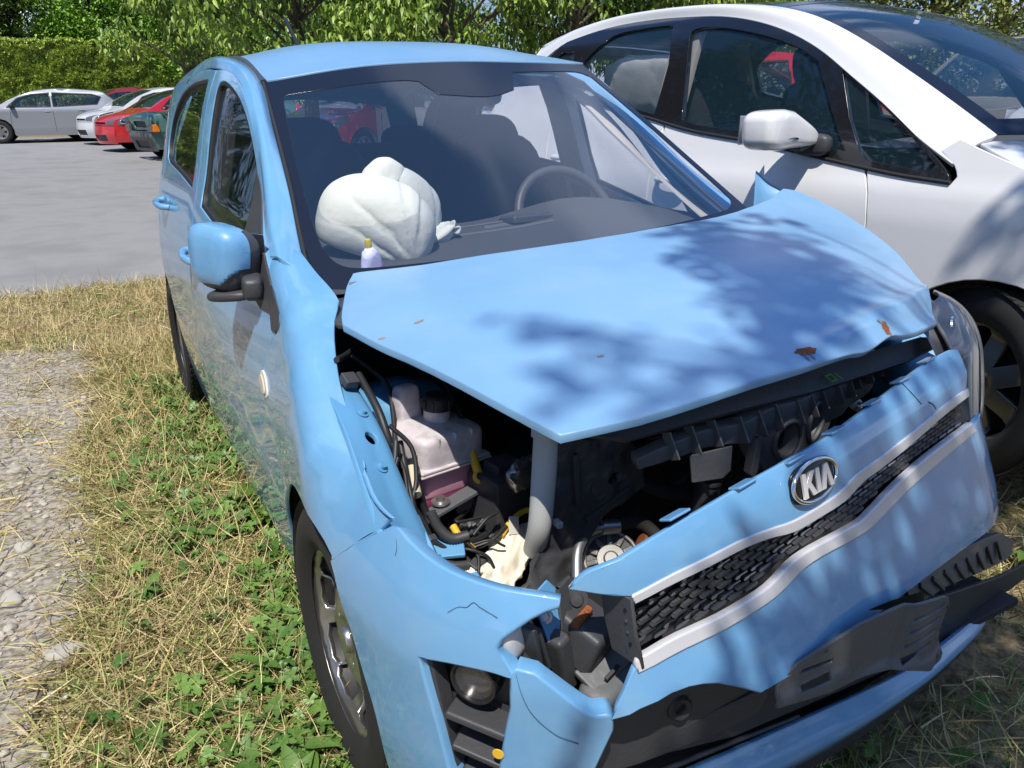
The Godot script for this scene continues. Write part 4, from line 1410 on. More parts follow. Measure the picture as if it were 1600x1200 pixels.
	for k in 9:
		var t := 0.08 + 0.1 * k
		var a := Vector3(0.09, 0.432, 0.562).lerp(Vector3(0.64, 0.352, 0.466), t)
		var b := Vector3(0.15, 0.392, 0.573).lerp(Vector3(0.66, 0.288, 0.478), t)
		m = MB.new()
		var c := (a + b) * 0.5
		var ax := (a - b).normalized()
		var nz := Vector3(0.26, 0.63, 0.73).normalized()
		var bx := ax.cross(nz).normalized()
		rbox(m, Vector3(0.011, (a - b).length() * 0.7, 0.006), 0.0015, Transform3D(Basis(bx, ax, bx.cross(ax)), c + nz * 0.006))
		obj("slot", m, M.black, bm)
	m = MB.new()
	slab(m, [[-0.242, 0.370, 0.573], [-0.12, 0.361, 0.575], [0.162, 0.384, 0.562], [0.385, 0.322, 0.53], [0.60, 0.262, 0.495], [0.80, 0.215, 0.46], [0.81, 0.178, 0.46], [0.70, 0.185, 0.477], [0.603, 0.203, 0.49], [0.352, 0.213, 0.53], [0.175, 0.235, 0.55], [-0.04, 0.27, 0.565], [-0.274, 0.288, 0.565], [-0.545, 0.34, 0.55]], 0.01, 0.003)
	obj("black_under_strip", m, M.plastic, car)
	m = MB.new()
	slab(m, [[-0.535, 0.440, 0.556], [-0.473, 0.442, 0.562], [-0.413, 0.444, 0.564], [-0.348, 0.432, 0.566], [-0.277, 0.398, 0.568], [-0.206, 0.352, 0.568], [-0.224, 0.312, 0.566], [-0.338, 0.312, 0.562], [-0.468, 0.322, 0.558], [-0.575, 0.335, 0.55]], 0.01, 0.003)
	var bp := obj("lower_black_panel", m, M.plastic, car)
	m = MB.new()
	lathe(m, [[0.010, 0.004], [0.017, 0.006], [0.021, 0.002], [0.021, -0.004]], 14, xfm(Vector3(-0.40, 0.405, 0.566), 80, 0, 10))
	obj("broken_hole", m, M.black, bp)
	m = MB.new()
	slab(m, [[-0.60, 0.33, 0.545], [-0.33, 0.325, 0.55], [-0.20, 0.30, 0.555], [0.36, 0.21, 0.52], [0.60, 0.19, 0.47], [0.60, 0.15, 0.46], [-0.20, 0.16, 0.54], [-0.62, 0.17, 0.52]], 0.008, 0.002)
	obj("lower_intake", m, M.black, car)
	for k in 4:
		m = MB.new()
		tube(m, [[-0.60, 0.30 - 0.025 * k, 0.56], [-0.35, 0.285 - 0.022 * k, 0.565], [-0.12, 0.262 - 0.018 * k, 0.568]], 0.005, 0.004, 6)
		obj("intake_bar", m, M.plastic, car)
	m = MB.new()
	var lip := net([[[-0.72, 0.315, 0.50], [-0.55, 0.285, 0.56], [-0.387, 0.275, 0.575], [-0.119, 0.263, 0.582], [0.052, 0.250, 0.58], [0.209, 0.231, 0.568], [0.334, 0.222, 0.55], [0.499, 0.204, 0.518], [0.60, 0.186, 0.485]],
		[[-0.74, 0.27, 0.52], [-0.55, 0.24, 0.585], [-0.387, 0.228, 0.60], [-0.119, 0.218, 0.606], [0.052, 0.215, 0.603], [0.209, 0.205, 0.588], [0.334, 0.196, 0.567], [0.499, 0.185, 0.532], [0.60, 0.175, 0.495]],
		[[-0.73, 0.20, 0.50], [-0.55, 0.185, 0.565], [-0.387, 0.175, 0.582], [-0.119, 0.172, 0.588], [0.052, 0.175, 0.587], [0.209, 0.175, 0.573], [0.334, 0.17, 0.555], [0.499, 0.165, 0.522], [0.60, 0.16, 0.488]]])
	panel(m, lip, rectp(0, 0, 1, 1), [], Vector2(0.03, 0.1), 0.012, 0.003, inside)
	var lp := obj("front_lip", m, M.paint, car)
	m = MB.new()
	panel(m, func(p: Vector2) -> Vector3: return lip.call(Vector2(p.x, 1.0)) + Vector3(0, -p.y, -p.y * 0.3), rectp(0.02, 0.002, 1.0, 0.05), [], Vector2(0.05, 0.05), 0.01, 0.002, inside)
	obj("lip_edge", m, M.plastic, lp)
	plate_tray(car)

func rev(a: Array) -> Array:
	var b := a.duplicate()
	b.reverse()
	return b

func crack_line(a: Array) -> Array:
	var o := []
	for q in a:
		var p := Vector2(q[0], q[1])
		o.append(kBm(p) + Vector3(-0.0004, 0.0002, 0.0006))
	return o

func badge(ctr: Node3D, inside: Vector3) -> void:
	var bx := Transform3D(Basis(Q_U, (Q_V - Q_N * 0.30).normalized(), (Q_N + Q_V * 0.30).normalized()), kQ(Vector2(-0.076, 0.097)) + Q_N * 0.002)
	bx.basis = bx.basis * Basis(Vector3(0, 0, 1), deg_to_rad(-2.0))
	var m := MB.new()
	var ring := []
	for i in 41:
		var a := TAU * i / 40
		ring.append(bx * Vector3(cos(a) * 0.061, sin(a) * 0.0315, 0.006))
	tube(m, ring, 0.0034, 0.0034, 8, 1)
	var b := obj("badge", m, M.chrome, ctr, "oval chrome badge with raised letters")
	m = MB.new()
	sup(m, bx, Vector3(0.0605, 0.031, 0.0085), 0.55, 1.0, 40, 12)
	obj("badge_face", m, M.badge_face, b)
	var L := [
		[[-0.040, -0.019], [-0.031, -0.019], [-0.031, -0.006], [-0.027, -0.002], [-0.0165, -0.019], [-0.0055, -0.019], [-0.0195, 0.0025], [-0.007, 0.019], [-0.0175, 0.019], [-0.031, 0.003], [-0.031, 0.019], [-0.040, 0.019]],
		[[-0.003, -0.019], [0.0065, -0.019], [0.0065, 0.019], [-0.003, 0.019]],
		[[0.0095, -0.019], [0.019, -0.019], [0.0265, 0.006], [0.034, -0.019], [0.0435, -0.019], [0.0315, 0.019], [0.0215, 0.019]]]
	for k in 3:
		m = MB.new()
		extr(m, v2(L[k]), 0.004, 0.0006, bx * xfm(Vector3(0, 0, 0.0092)))
		obj("letter", m, M.letter, b)

func headlight(car: Node3D) -> void:
	var O := v3([[0.652, 0.857, 0.19], [0.670, 0.838, 0.235], [0.684, 0.802, 0.272], [0.675, 0.752, 0.308], [0.662, 0.683, 0.334], [0.625, 0.612, 0.368], [0.565, 0.578, 0.392]])
	var I := v3([[0.60, 0.835, 0.215], [0.565, 0.82, 0.255], [0.535, 0.80, 0.30], [0.512, 0.768, 0.345], [0.492, 0.715, 0.37], [0.482, 0.655, 0.392], [0.495, 0.60, 0.41]])
	var G := []
	for i in 7:
		var mid: Vector3 = (O[i] + I[i]) * 0.5 + Vector3(0.006, 0.010, 0.014)
		var r := []
		for q in [I[i], I[i].lerp(mid, 0.6) + Vector3(0.0, 0.003, 0.006), mid, mid.lerp(O[i], 0.55) + Vector3(0.0, 0.002, 0.003), O[i]]:
			r.append([q.x, q.y, q.z])
		G.append(r)
	var f := net(G)
	var m := MB.new()
	panel(m, f, rectp(0, 0, 1, 1), [], Vector2(0.1, 0.06), 0.0, 0.0, Vector3(0.4, 0.7, 0.0))
	var h := obj("headlight", m, M.headlamp_shell, car, "left headlight, still in place")
	m = MB.new()
	panel(m, func(p: Vector2) -> Vector3: return f.call(p) + Vector3(-0.016, -0.010, -0.022), rectp(-0.02, 0, 0.97, 1), [], Vector2(0.2, 0.1), 0.0)
	obj("reflector", m, M.lamp_inner, h)
	m = MB.new()
	for e in [0.0, 1.0]:
		var pts := []
		for k in 9:
			pts.append(f.call(Vector2(e, k / 8.0)))
		tube(m, pts, 0.005, 0.005, 6, 3)
	tube(m, [f.call(Vector2(0.0, 1.0)), f.call(Vector2(0.5, 1.02)), f.call(Vector2(1.0, 1.0))], 0.005, 0.005, 6, 3)
	obj("lamp_rim", m, M.plastic_grey, h)
	m = MB.new()
	for k in [0.35, 0.68]:
		var p: Vector3 = f.call(Vector2(0.42, k)) + Vector3(-0.02, -0.012, -0.028)
		lathe(m, [[0.0, 0.0], [0.014, 0.004], [0.024, 0.016], [0.026, 0.02], [0.028, 0.016]], 20, xfm(p, 70, 20, 0))
	obj("lamp_bowl", m, M.chrome, h)
	m = MB.new()
	tube(m, [f.call(Vector2(0.3, 0.97)) + Vector3(-0.01, 0, -0.012), f.call(Vector2(0.75, 0.97)) + Vector3(-0.01, 0, -0.012)], 0.007, 0.007, 8, 3)
	obj("indicator_lamp", m, M.amber, h)

func plate_tray(car: Node3D) -> void:
	# local frame: x along the tray, y up it
	var o := Vector3(-0.272, 0.408, 0.632)
	var ux := Vector3(0.452, -0.065, -0.018).normalized()
	var uz := ux.cross(Vector3(0.05, 1, 0.05)).normalized()
	if uz.z < 0: uz = -uz
	var uy := uz.cross(ux).normalized()
	var T := func(p: Vector2) -> Vector3:
		var d := 0.0
		d += 0.010 * smoothstep(0.30, 0.325, p.x) - 0.012 * smoothstep(0.42, 0.46, p.x)
		d += 0.012 * smoothstep(0.012, -0.008, p.y - 0.02 + 0.04 * smoothstep(0.0, 0.46, p.x))
		return o + ux * p.x + uy * p.y + uz * d
	var outl := cv([[-0.002, 0.002], [0.002, 0.035], [0.035, 0.062]], 3)
	outl.append_array(cv([[0.18, 0.098], [0.30, 0.108], [0.405, 0.106]], 3))
	outl.append_array(cv([[0.42, 0.10], [0.445, 0.056], [0.472, -0.03], [0.470, -0.048], [0.45, -0.056]], 3))
	outl.append_array(cv([[0.33, -0.018], [0.22, -0.005], [0.125, -0.01]], 3))
	var holes := []
	for k in 4:
		var y := 0.078 - 0.027 * k
		holes.append(cv([[0.322, y - 0.008], [0.365, y - 0.006], [0.40, y + 0.002], [0.414, y + 0.008], [0.414, y + 0.017], [0.40, y + 0.016], [0.365, y + 0.006], [0.322, y + 0.003]], 2))
	for k in 2:
		holes.append(rectp(0.05, 0.012 + 0.026 * k, 0.13, 0.023 + 0.026 * k))
	var m := MB.new()
	panel(m, T, outl, holes, Vector2(0.02, 0.02), 0.006, 0.0015, Vector3(0, 0.4, 0.3))
	var t := obj("plate_tray", m, M.tray, car, "dark grey empty number-plate tray hanging askew")
	m = MB.new()
	for q in [[0.43, 0.082], [0.437, 0.03], [0.452, -0.03], [0.10, 0.072]]:
		lathe(m, [[0.0, 0.002], [0.004, 0.0015], [0.005, 0.0]], 10, Transform3D(Basis(ux, uz, -uy), T.call(Vector2(q[0], q[1]))))
	obj("rivet", m, M.plastic, t)
	m = MB.new()
	panel(m, plane(o - uz * 0.03, ux, uy), grow(outl, -0.012), [], Vector2(0.2, 0.2), 0.0)
	obj("tray_back", m, M.black, t)

func blue_engine_bay(car: Node3D) -> void:
	var m := MB.new()
	# apron flange and inner panel under the right wing, in body colour
	var apr := net([[[-0.735, 0.80, -0.10], [-0.69, 0.79, -0.10], [-0.665, 0.765, -0.10], [-0.655, 0.66, -0.10]],
		[[-0.74, 0.765, 0.05], [-0.70, 0.755, 0.04], [-0.665, 0.725, 0.04], [-0.655, 0.60, 0.04]],
		[[-0.745, 0.70, 0.17], [-0.705, 0.675, 0.16], [-0.66, 0.64, 0.15], [-0.65, 0.50, 0.14]],
		[[-0.75, 0.64, 0.29], [-0.70, 0.59, 0.27], [-0.64, 0.54, 0.25], [-0.62, 0.42, 0.24]]])
	panel(m, apr, rectp(0, 0, 1, 1), [oval(Vector2(0.36, 0.42), 0.10, 0.035)], Vector2(0.1, 0.06), 0.01, 0.002, Vector3(-0.7, 0.3, 0.05))
	var ap := obj("inner_wing", m, M.paint_in, car)
	m = MB.new()
	for v in [0.28, 0.56]:
		var xf := frame_xf(apr, Vector2(0.36, v), Vector3(0, 0, 1), 0.001, Vector3(-0.7, 0.3, 0.05))
		lathe(m, [[0.0, 0.008], [0.006, 0.008], [0.0075, 0.002], [0.012, 0.002], [0.012, 0.0]], 12, xf * xfm(Vector3.ZERO, 90, 0, 0))
	obj("bolt", m, M.paint_in, ap)
	m = MB.new()
	rbox(m, Vector3(0.05, 0.012, 0.10), 0.003, xfm(Vector3(-0.68, 0.59, 0.21), 28, 0, 12))
	rbox(m, Vector3(0.10, 0.010, 0.05), 0.003, xfm(Vector3(-0.62, 0.535, 0.155), 20, -20, 0))
	rbox(m, Vector3(0.12, 0.07, 0.02), 0.006, xfm(Vector3(-0.62, 0.46, 0.20), 10, 0, 0))
	obj("bracket", m, M.paint_in, ap)
	# mirror side, mostly hidden
	m = MB.new()
	panel(m, func(p: Vector2) -> Vector3: return apr.call(p) * Vector3(-1, 1, 1), rectp(0, 0, 1, 1), [], Vector2(0.2, 0.2), 0.01, 0.002, Vector3(0.7, 0.3, 0))
	obj("inner_wing", m, M.paint_in, car)
	# strut tower
	m = MB.new()
	lathe(m, [[0.0, 0.012], [0.03, 0.010], [0.045, 0.0], [0.085, -0.01], [0.10, -0.03], [0.105, -0.16]], 28, xfm(Vector3(-0.55, 0.725, -0.185)))
	obj("strut_tower", m, M.paint_in, car)
	# floor and walls of the bay
	m = MB.new()
	rbox(m, Vector3(1.30, 0.02, 0.95), 0.004, xfm(Vector3(0, 0.20, 0.05)))
	obj("undertray", m, M.black_soft, car)
	# coolant tank: upper half, seam, lower half with pink fluid, neck and cap
	var tx := xfm(Vector3(-0.545, 0.638, -0.015), 2, 14, -3)
	m = MB.new()
	sup(m, tx * xfm(Vector3(0, 0.022, 0)), Vector3(0.078, 0.042, 0.066), 0.35, 0.3, 32, 14)
	sup(m, tx * xfm(Vector3(-0.022, 0.075, -0.062), -10, 0, 0), Vector3(0.026, 0.05, 0.018), 0.4, 0.4, 16, 10)
	lathe(m, [[0.026, 0.0], [0.026, 0.03], [0.02, 0.03]], 18, tx * xfm(Vector3(0.012, 0.058, -0.012)))
	for k in 3:
		rbox(m, Vector3(0.006, 0.02, 0.12), 0.002, tx * xfm(Vector3(-0.04 + 0.04 * k, 0.052, 0.006)))
	var tk := obj("coolant_tank", m, M.tank, car, "milky coolant tank with pink fluid and black cap")
	m = MB.new()
	rbox(m, Vector3(0.168, 0.006, 0.145), 0.002, tx)
	rbox(m, Vector3(0.172, 0.004, 0.149), 0.0015, tx * xfm(Vector3(0, -0.006, 0)))
	obj("tank_seam", m, M.tank, tk)
	m = MB.new()
	sup(m, tx * xfm(Vector3(0, -0.034, 0)), Vector3(0.075, 0.040, 0.062), 0.35, 0.3, 32, 14)
	obj("tank_lower", m, M.fluid, tk)
	m = MB.new()
	sup(m, tx * xfm(Vector3(0.002, -0.070, 0.0)), Vector3(0.0735, 0.022, 0.0605), 0.35, 0.3, 32, 10)
	obj("tank_foot", m, M.fluid_deep, tk)
	m = MB.new()
	lathe(m, [[0.0, 0.024], [0.022, 0.023], [0.027, 0.018], [0.029, 0.004], [0.029, -0.006]], 22, tx * xfm(Vector3(0.012, 0.092, -0.012)))
	for k in 10:
		var a := TAU * k / 10
		rbox(m, Vector3(0.005, 0.02, 0.006), 0.001, tx * xfm(Vector3(0.012 + cos(a) * 0.029, 0.098, -0.012 + sin(a) * 0.029), 0, -rad_to_deg(a), 0))
	obj("cap", m, M.black, tk)
	# washer filler pipe
	m = MB.new()
	tube(m, [[-0.437, 0.775, 0.235], [-0.447, 0.74, 0.245], [-0.462, 0.68, 0.262], [-0.474, 0.60, 0.27], [-0.468, 0.53, 0.24]], 0.0235, 0.0195, 16, 6)
	tube(m, [[-0.44, 0.772, 0.236], [-0.446, 0.745, 0.243]], 0.027, 0.026, 16, 2)
	var wp := obj("washer_filler_pipe", m, M.tube_white, car, "grey-white washer filler pipe")
	m = MB.new()
	rbox(m, Vector3(0.012, 0.012, 0.02), 0.002, xfm(Vector3(-0.447, 0.60, 0.285)))
	obj("pipe_lug", m, M.tube_white, wp)
	# dipstick
	m = MB.new()
	tube(m, [[-0.475, 0.80, -0.24], [-0.482, 0.755, -0.11], [-0.484, 0.70, -0.02], [-0.484, 0.655, 0.022]], 0.006, 0.006, 8)
	var ds := obj("dipstick_tube", m, M.black, car)
	m = MB.new()
	tube(m, [[-0.484, 0.655, 0.022], [-0.488, 0.63, 0.045], [-0.490, 0.612, 0.066]], 0.008, 0.009, 10)
	lathe(m, [[0.0, -0.012], [0.006, -0.01], [0.008, -0.002], [0.014, 0.0], [0.014, 0.003], [0.008, 0.006]], 14, xfm(Vector3(-0.491, 0.606, 0.072), 45, 0, 0))
	obj("yellow_handle", m, M.yellow, ds)
	# broken washer bottle in cream plastic
	var fn := FastNoiseLite.new()
	fn.frequency = 9.0
	fn.seed = 4
	m = MB.new()
	var outl := v2([[-0.11, -0.035], [-0.095, -0.012], [-0.06, 0.012], [-0.03, 0.008], [0.0, 0.026], [0.045, 0.034], [0.10, 0.030], [0.115, 0.018], [0.10, 0.0], [0.062, -0.012], [0.045, -0.03], [0.015, -0.04], [-0.005, -0.062], [-0.035, -0.052], [-0.06, -0.072], [-0.085, -0.06]])
	var bt := plane(Vector3(-0.515, 0.495, 0.19), Vector3(0.95, 0.06, -0.20).normalized() * 1.15, Vector3(0.08, 0.45, -0.80).normalized() * 1.25)
	panel(m, func(p: Vector2) -> Vector3: return bt.call(p) + Vector3(-0.05, 0.5, 0.6) * (0.025 * fn.get_noise_2d(p.x * 1.6, p.y * 1.6) + 0.018 * smoothstep(0.0, -0.06, absf(p.y) - 0.03)), outl, [oval(Vector2(-0.04, -0.008), 0.010, 0.007)], Vector2(0.01, 0.01), 0.012, 0.003, Vector3(-0.5, 0.3, 0.0))
	obj("washer_bottle", m, M.cream, car, "broken cream washer bottle")
	m = MB.new()
	slab(m, [[-0.665, 0.50, 0.19], [-0.62, 0.50, 0.18], [-0.60, 0.47, 0.21], [-0.63, 0.455, 0.245]], 0.012, 0.003, true)
	obj("bottle_flap", m, M.cream, car)
	# battery-like black box with its bracket and bolt
	m = MB.new()
	rbox(m, Vector3(0.10, 0.12, 0.10), 0.008, xfm(Vector3(-0.445, 0.555, 0.075), 0, 10, 0))
	rbox(m, Vector3(0.06, 0.02, 0.05), 0.004, xfm(Vector3(-0.44, 0.622, 0.07), 0, 10, 0))
	obj("fuse_box", m, M.plastic, car)
	m = MB.new()
	rbox(m, Vector3(0.17, 0.010, 0.034), 0.003, xfm(Vector3(-0.535, 0.572, 0.07), 0, 16, 6))
	obj("mount_arm", m, M.plastic_grey, car)
	m = MB.new()
	lathe(m, [[0.0, 0.012], [0.008, 0.012], [0.009, 0.004], [0.018, 0.003], [0.019, 0.0]], 14, xfm(Vector3(-0.575, 0.577, 0.075)))
	obj("mount_bolt", m, M.steel, car)
	m = MB.new()
	sup(m, xfm(Vector3(-0.435, 0.63, 0.14), 0, 20, 10), Vector3(0.035, 0.03, 0.012), 0.8, 0.8, 18, 12, func(p: Vector3) -> Vector3: return p * (1.0 + 0.5 * fn.get_noise_3dv(p * 9.0)))
	obj("torn_foil", m, M.steel, car)
	# wiring
	for w in [[[[-0.665, 0.80, -0.083], [-0.663, 0.76, 0.011], [-0.660, 0.713, 0.053], [-0.645, 0.66, 0.059], [-0.636, 0.587, 0.103], [-0.60, 0.523, 0.13], [-0.578, 0.47, 0.12]], 0.0075],
		[[[-0.634, 0.70, 0.037], [-0.646, 0.64, 0.102], [-0.644, 0.58, 0.138], [-0.606, 0.50, 0.13], [-0.569, 0.46, 0.12]], 0.006],
		[[[-0.627, 0.635, 0.095], [-0.616, 0.58, 0.101], [-0.609, 0.55, 0.125], [-0.574, 0.53, 0.157], [-0.511, 0.52, 0.136]], 0.007],
		[[[-0.662, 0.70, 0.10], [-0.683, 0.67, 0.119], [-0.70, 0.65, 0.172]], 0.004],
		[[[-0.549, 0.515, 0.16], [-0.511, 0.525, 0.165], [-0.476, 0.535, 0.15]], 0.005],
		[[[-0.544, 0.535, 0.149], [-0.512, 0.555, 0.14], [-0.493, 0.57, 0.151]], 0.0035],
		[[[-0.70, 0.83, -0.10], [-0.66, 0.81, -0.18], [-0.60, 0.80, -0.26], [-0.50, 0.80, -0.30]], 0.006],
		[[[-0.655, 0.72, 0.075], [-0.668, 0.685, 0.10], [-0.675, 0.645, 0.125], [-0.668, 0.615, 0.15]], 0.006],
		[[[-0.60, 0.50, 0.16], [-0.575, 0.48, 0.19], [-0.57, 0.46, 0.215]], 0.008],
		[[[-0.59, 0.53, 0.15], [-0.565, 0.50, 0.175], [-0.555, 0.475, 0.20]], 0.005],
		[[[-0.655, 0.74, 0.045], [-0.625, 0.70, 0.07], [-0.63, 0.65, 0.10], [-0.655, 0.60, 0.13], [-0.64, 0.54, 0.16], [-0.60, 0.50, 0.19]], 0.0045],
		[[[-0.66, 0.72, 0.05], [-0.648, 0.67, 0.085], [-0.652, 0.62, 0.12], [-0.63, 0.56, 0.15], [-0.59, 0.52, 0.175]], 0.004],
		[[[-0.61, 0.54, 0.135], [-0.58, 0.545, 0.16], [-0.555, 0.52, 0.185], [-0.565, 0.485, 0.21]], 0.0035],
		[[[-0.60, 0.525, 0.145], [-0.57, 0.53, 0.18], [-0.54, 0.515, 0.195], [-0.53, 0.49, 0.205]], 0.003],
		[[[-0.555, 0.53, 0.17], [-0.525, 0.535, 0.18], [-0.50, 0.52, 0.19]], 0.0025],
		[[[-0.56, 0.81, -0.27], [-0.52, 0.77, -0.20], [-0.44, 0.74, -0.12], [-0.36, 0.70, -0.02]], 0.009],
		[[[-0.64, 0.80, -0.20], [-0.60, 0.76, -0.12], [-0.61, 0.72, -0.06], [-0.63, 0.68, 0.0]], 0.005]]:
		m = MB.new()
		tube(m, w[0], w[1], w[1], 8, 5)
		obj("wire", m, M.black, car)
	m = MB.new()
	tube(m, [[-0.622, 0.60, 0.138], [-0.612, 0.57, 0.149], [-0.593, 0.55, 0.162], [-0.563, 0.55, 0.168]], 0.0105, 0.0105, 10, 14, 0.18)
	tube(m, [[-0.63, 0.52, 0.16], [-0.605, 0.51, 0.185], [-0.575, 0.505, 0.19]], 0.0095, 0.0095, 10, 14, 0.18)
	obj("corrugated_sleeve", m, M.plastic, car)
	m = MB.new()
	tube(m, [[-0.622, 0.655, 0.06], [-0.629, 0.64, 0.08], [-0.636, 0.625, 0.112]], 0.011, 0.010, 10, 3)
	tube(m, [[-0.614, 0.665, 0.052], [-0.61, 0.672, 0.047]], 0.005, 0.005, 8, 2)
	obj("plug", m, M.wire_tan, car)
	m = MB.new()
	rbox(m, Vector3(0.04, 0.016, 0.022), 0.003, xfm(Vector3(-0.553, 0.50, 0.185), 20, 30, 10))
	rbox(m, Vector3(0.026, 0.03, 0.02), 0.003, xfm(Vector3(-0.585, 0.475, 0.185), 20, 10, 30))
	rbox(m, Vector3(0.018, 0.05, 0.014), 0.003, xfm(Vector3(-0.655, 0.575, 0.20), 30, 10, -10))
	rbox(m, Vector3(0.03, 0.018, 0.03), 0.003, xfm(Vector3(-0.69, 0.80, -0.06), 30, 10, -10))
	obj("connector", m, M.plastic, car)
	m = MB.new()
	tube(m, [[-0.572, 0.548, 0.122], [-0.569, 0.535, 0.148], [-0.556, 0.522, 0.175]], 0.0075, 0.0065, 8, 4)
	tube(m, [[-0.491, 0.522, 0.158], [-0.46, 0.535, 0.14], [-0.427, 0.543, 0.13], [-0.405, 0.545, 0.142]], 0.006, 0.006, 8, 5)
	obj("yellow_lead", m, M.yellow, car)
	m = MB.new()
	rbox(m, Vector3(0.022, 0.034, 0.004), 0.001, xfm(Vector3(-0.462, 0.535, 0.155), -20, 10, -15))
	obj("paper_tag", m, M.paper, car)
	m = MB.new()
	lathe(m, [[0.0, 0.003], [0.006, 0.003], [0.007, 0.0]], 10, xfm(Vector3(-0.67, 0.61, 0.158), 50, 0, 20))
	rbox(m, Vector3(0.012, 0.003, 0.02), 0.001, xfm(Vector3(-0.671, 0.612, 0.152), 40, 0, 20))
	obj("earth_terminal", m, M.steel, car)
	# clips, caps and offcuts among the dark parts
	var rc := RandomNumberGenerator.new()
	rc.seed = 41
	for k in 34:
		m = MB.new()
		var p := Vector3(rc.randf_range(-0.42, 0.35), rc.randf_range(0.52, 0.70), rc.randf_range(0.08, 0.28))
		if k < 14:
			p = Vector3(rc.randf_range(-0.62, -0.44), rc.randf_range(0.45, 0.55), rc.randf_range(0.04, 0.13))
		if k % 3 == 0:
			tube(m, [p, p + Vector3(rc.randf_range(-0.06, 0.06), rc.randf_range(-0.03, 0.03), 0.03), p + Vector3(rc.randf_range(-0.12, 0.12), rc.randf_range(-0.06, 0.0), 0.02)], 0.004, 0.003, 6, 5)
			obj("wire", m, M.black, car)
		elif k % 3 == 1:
			rbox(m, Vector3(rc.randf_range(0.015, 0.05), rc.randf_range(0.01, 0.03), rc.randf_range(0.01, 0.03)), 0.003, xfm(p, rc.randf() * 60, rc.randf() * 90, rc.randf() * 60))
			obj("clip", m, [M.plastic, M.plastic_grey, M.plastic_alu][k % 2], car)
		else:
			lathe(m, [[0.0, 0.01], [0.008, 0.01], [0.010, 0.004], [0.016, 0.003], [0.017, -0.01]], 12, xfm(p, rc.randf() * 80, rc.randf() * 90, 0))
			obj("bolt", m, [M.plastic_grey, M.steel][k % 2], car)
	# dark fan shroud and intake duct
	m = MB.new()
	var duct := v2([[-0.43, 0.75], [-0.30, 0.72], [-0.27, 0.69], [-0.255, 0.62], [-0.30, 0.60], [-0.345, 0.585], [-0.375, 0.55], [-0.392, 0.50], [-0.38, 0.42], [-0.44, 0.405], [-0.52, 0.44], [-0.535, 0.465], [-0.50, 0.49], [-0.475, 0.53], [-0.462, 0.58], [-0.455, 0.66]])
	panel(m, func(p: Vector2) -> Vector3: return Vector3(p.x, p.y, 0.262 + 0.035 * sin((p.x + 0.5) * 9.0) * 0.5 + 0.012 * fn.get_noise_2d(p.x * 1.2, p.y * 1.2) + 0.02 * smoothstep(0.55, 0.45, p.y)), duct, [oval(Vector2(-0.325, 0.655), 0.018, 0.013)], Vector2(0.014, 0.014), 0.012, 0.003, Vector3(-0.4, 0.6, -0.2))
	var du := obj("intake_duct", m, M.plastic, car)
	m = MB.new()
	lathe(m, [[0.012, 0.004], [0.02, 0.006], [0.024, 0.0]], 20, xfm(Vector3(-0.36, 0.64, 0.275), 80, 0, 0))
	rbox(m, Vector3(0.10, 0.012, 0.014), 0.003, xfm(Vector3(-0.34, 0.605, 0.278), 0, 0, 24))
	rbox(m, Vector3(0.012, 0.10, 0.014), 0.003, xfm(Vector3(-0.405, 0.67, 0.275), 0, 0, 4))
	rbox(m, Vector3(0.05, 0.03, 0.02), 0.006, xfm(Vector3(-0.43, 0.46, 0.285), 0, 0, 20))
	lathe(m, [[0.006, 0.004], [0.011, 0.005], [0.013, 0.0]], 14, xfm(Vector3(-0.385, 0.48, 0.288), 80, 0, 0))
	obj("duct_rib", m, M.plastic, du)
	# radiator core and fan ring deep in the bay
	m = MB.new()
	rbox(m, Vector3(0.84, 0.36, 0.03), 0.005, xfm(Vector3(0.08, 0.50, 0.14), 6, 8, 0))
	var rd := obj("radiator", m, M.black_soft, car)
	m = MB.new()
	for k in 16:
		rbox(m, Vector3(0.80, 0.003, 0.006), 0.001, xfm(Vector3(0.08, 0.36 + 0.018 * k, 0.165 - 0.0018 * k), 6, 8, 0))
	obj("radiator_fin", m, M.plastic, rd)
	m = MB.new()
	sup(m, xfm(Vector3(-0.16, 0.42, 0.02), 0, 0, 0), Vector3(0.24, 0.18, 0.16), 0.4, 0.4, 24, 14)
	rbox(m, Vector3(0.36, 0.08, 0.26), 0.03, xfm(Vector3(-0.02, 0.63, -0.10), 0, 0, 0))
	obj("engine_block", m, M.black_soft, car)
	# radiator support with ribs, tab and two round openings
	var sup_o := cv([[-0.334, 0.722], [-0.269, 0.744], [-0.15, 0.749], [-0.048, 0.757], [0.078, 0.761], [0.264, 0.756], [0.425, 0.757]], 3)
	sup_o.append_array(v2([[0.42, 0.70], [0.285, 0.68], [0.165, 0.685], [0.15, 0.645], [0.06, 0.632], [-0.045, 0.638], [-0.085, 0.69], [-0.10, 0.712], [-0.144, 0.718], [-0.278, 0.718], [-0.332, 0.706]]))
	var sf := func(p: Vector2) -> Vector3: return Vector3(p.x, p.y, 0.372 - 0.30 * (p.x + 0.12) * (p.x + 0.12) - 0.10 * maxf(p.x, 0.0) + 0.006 * sin(p.x * 40.0))
	m = MB.new()
	panel(m, sf, sup_o, [oval(Vector2(0.005, 0.688), 0.030, 0.036, 10), oval(Vector2(0.10, 0.697), 0.030, 0.036, 10)], Vector2(0.015, 0.015), 0.03, 0.003, Vector3(0, 0.6, 0))
	var rs := obj("radiator_support", m, M.plastic_grey, car)
	for k in 14:
		m = MB.new()
		var x := -0.28 + 0.05 * k
		rbox(m, Vector3(0.004, 0.05, 0.024), 0.0015, Transform3D(Basis(), sf.call(Vector2(x, 0.737)) + Vector3(0, 0.004, 0.0)) * xfm(Vector3.ZERO, -25, 0, 8))
		obj("rib", m, M.plastic_grey, rs)
	m = MB.new()
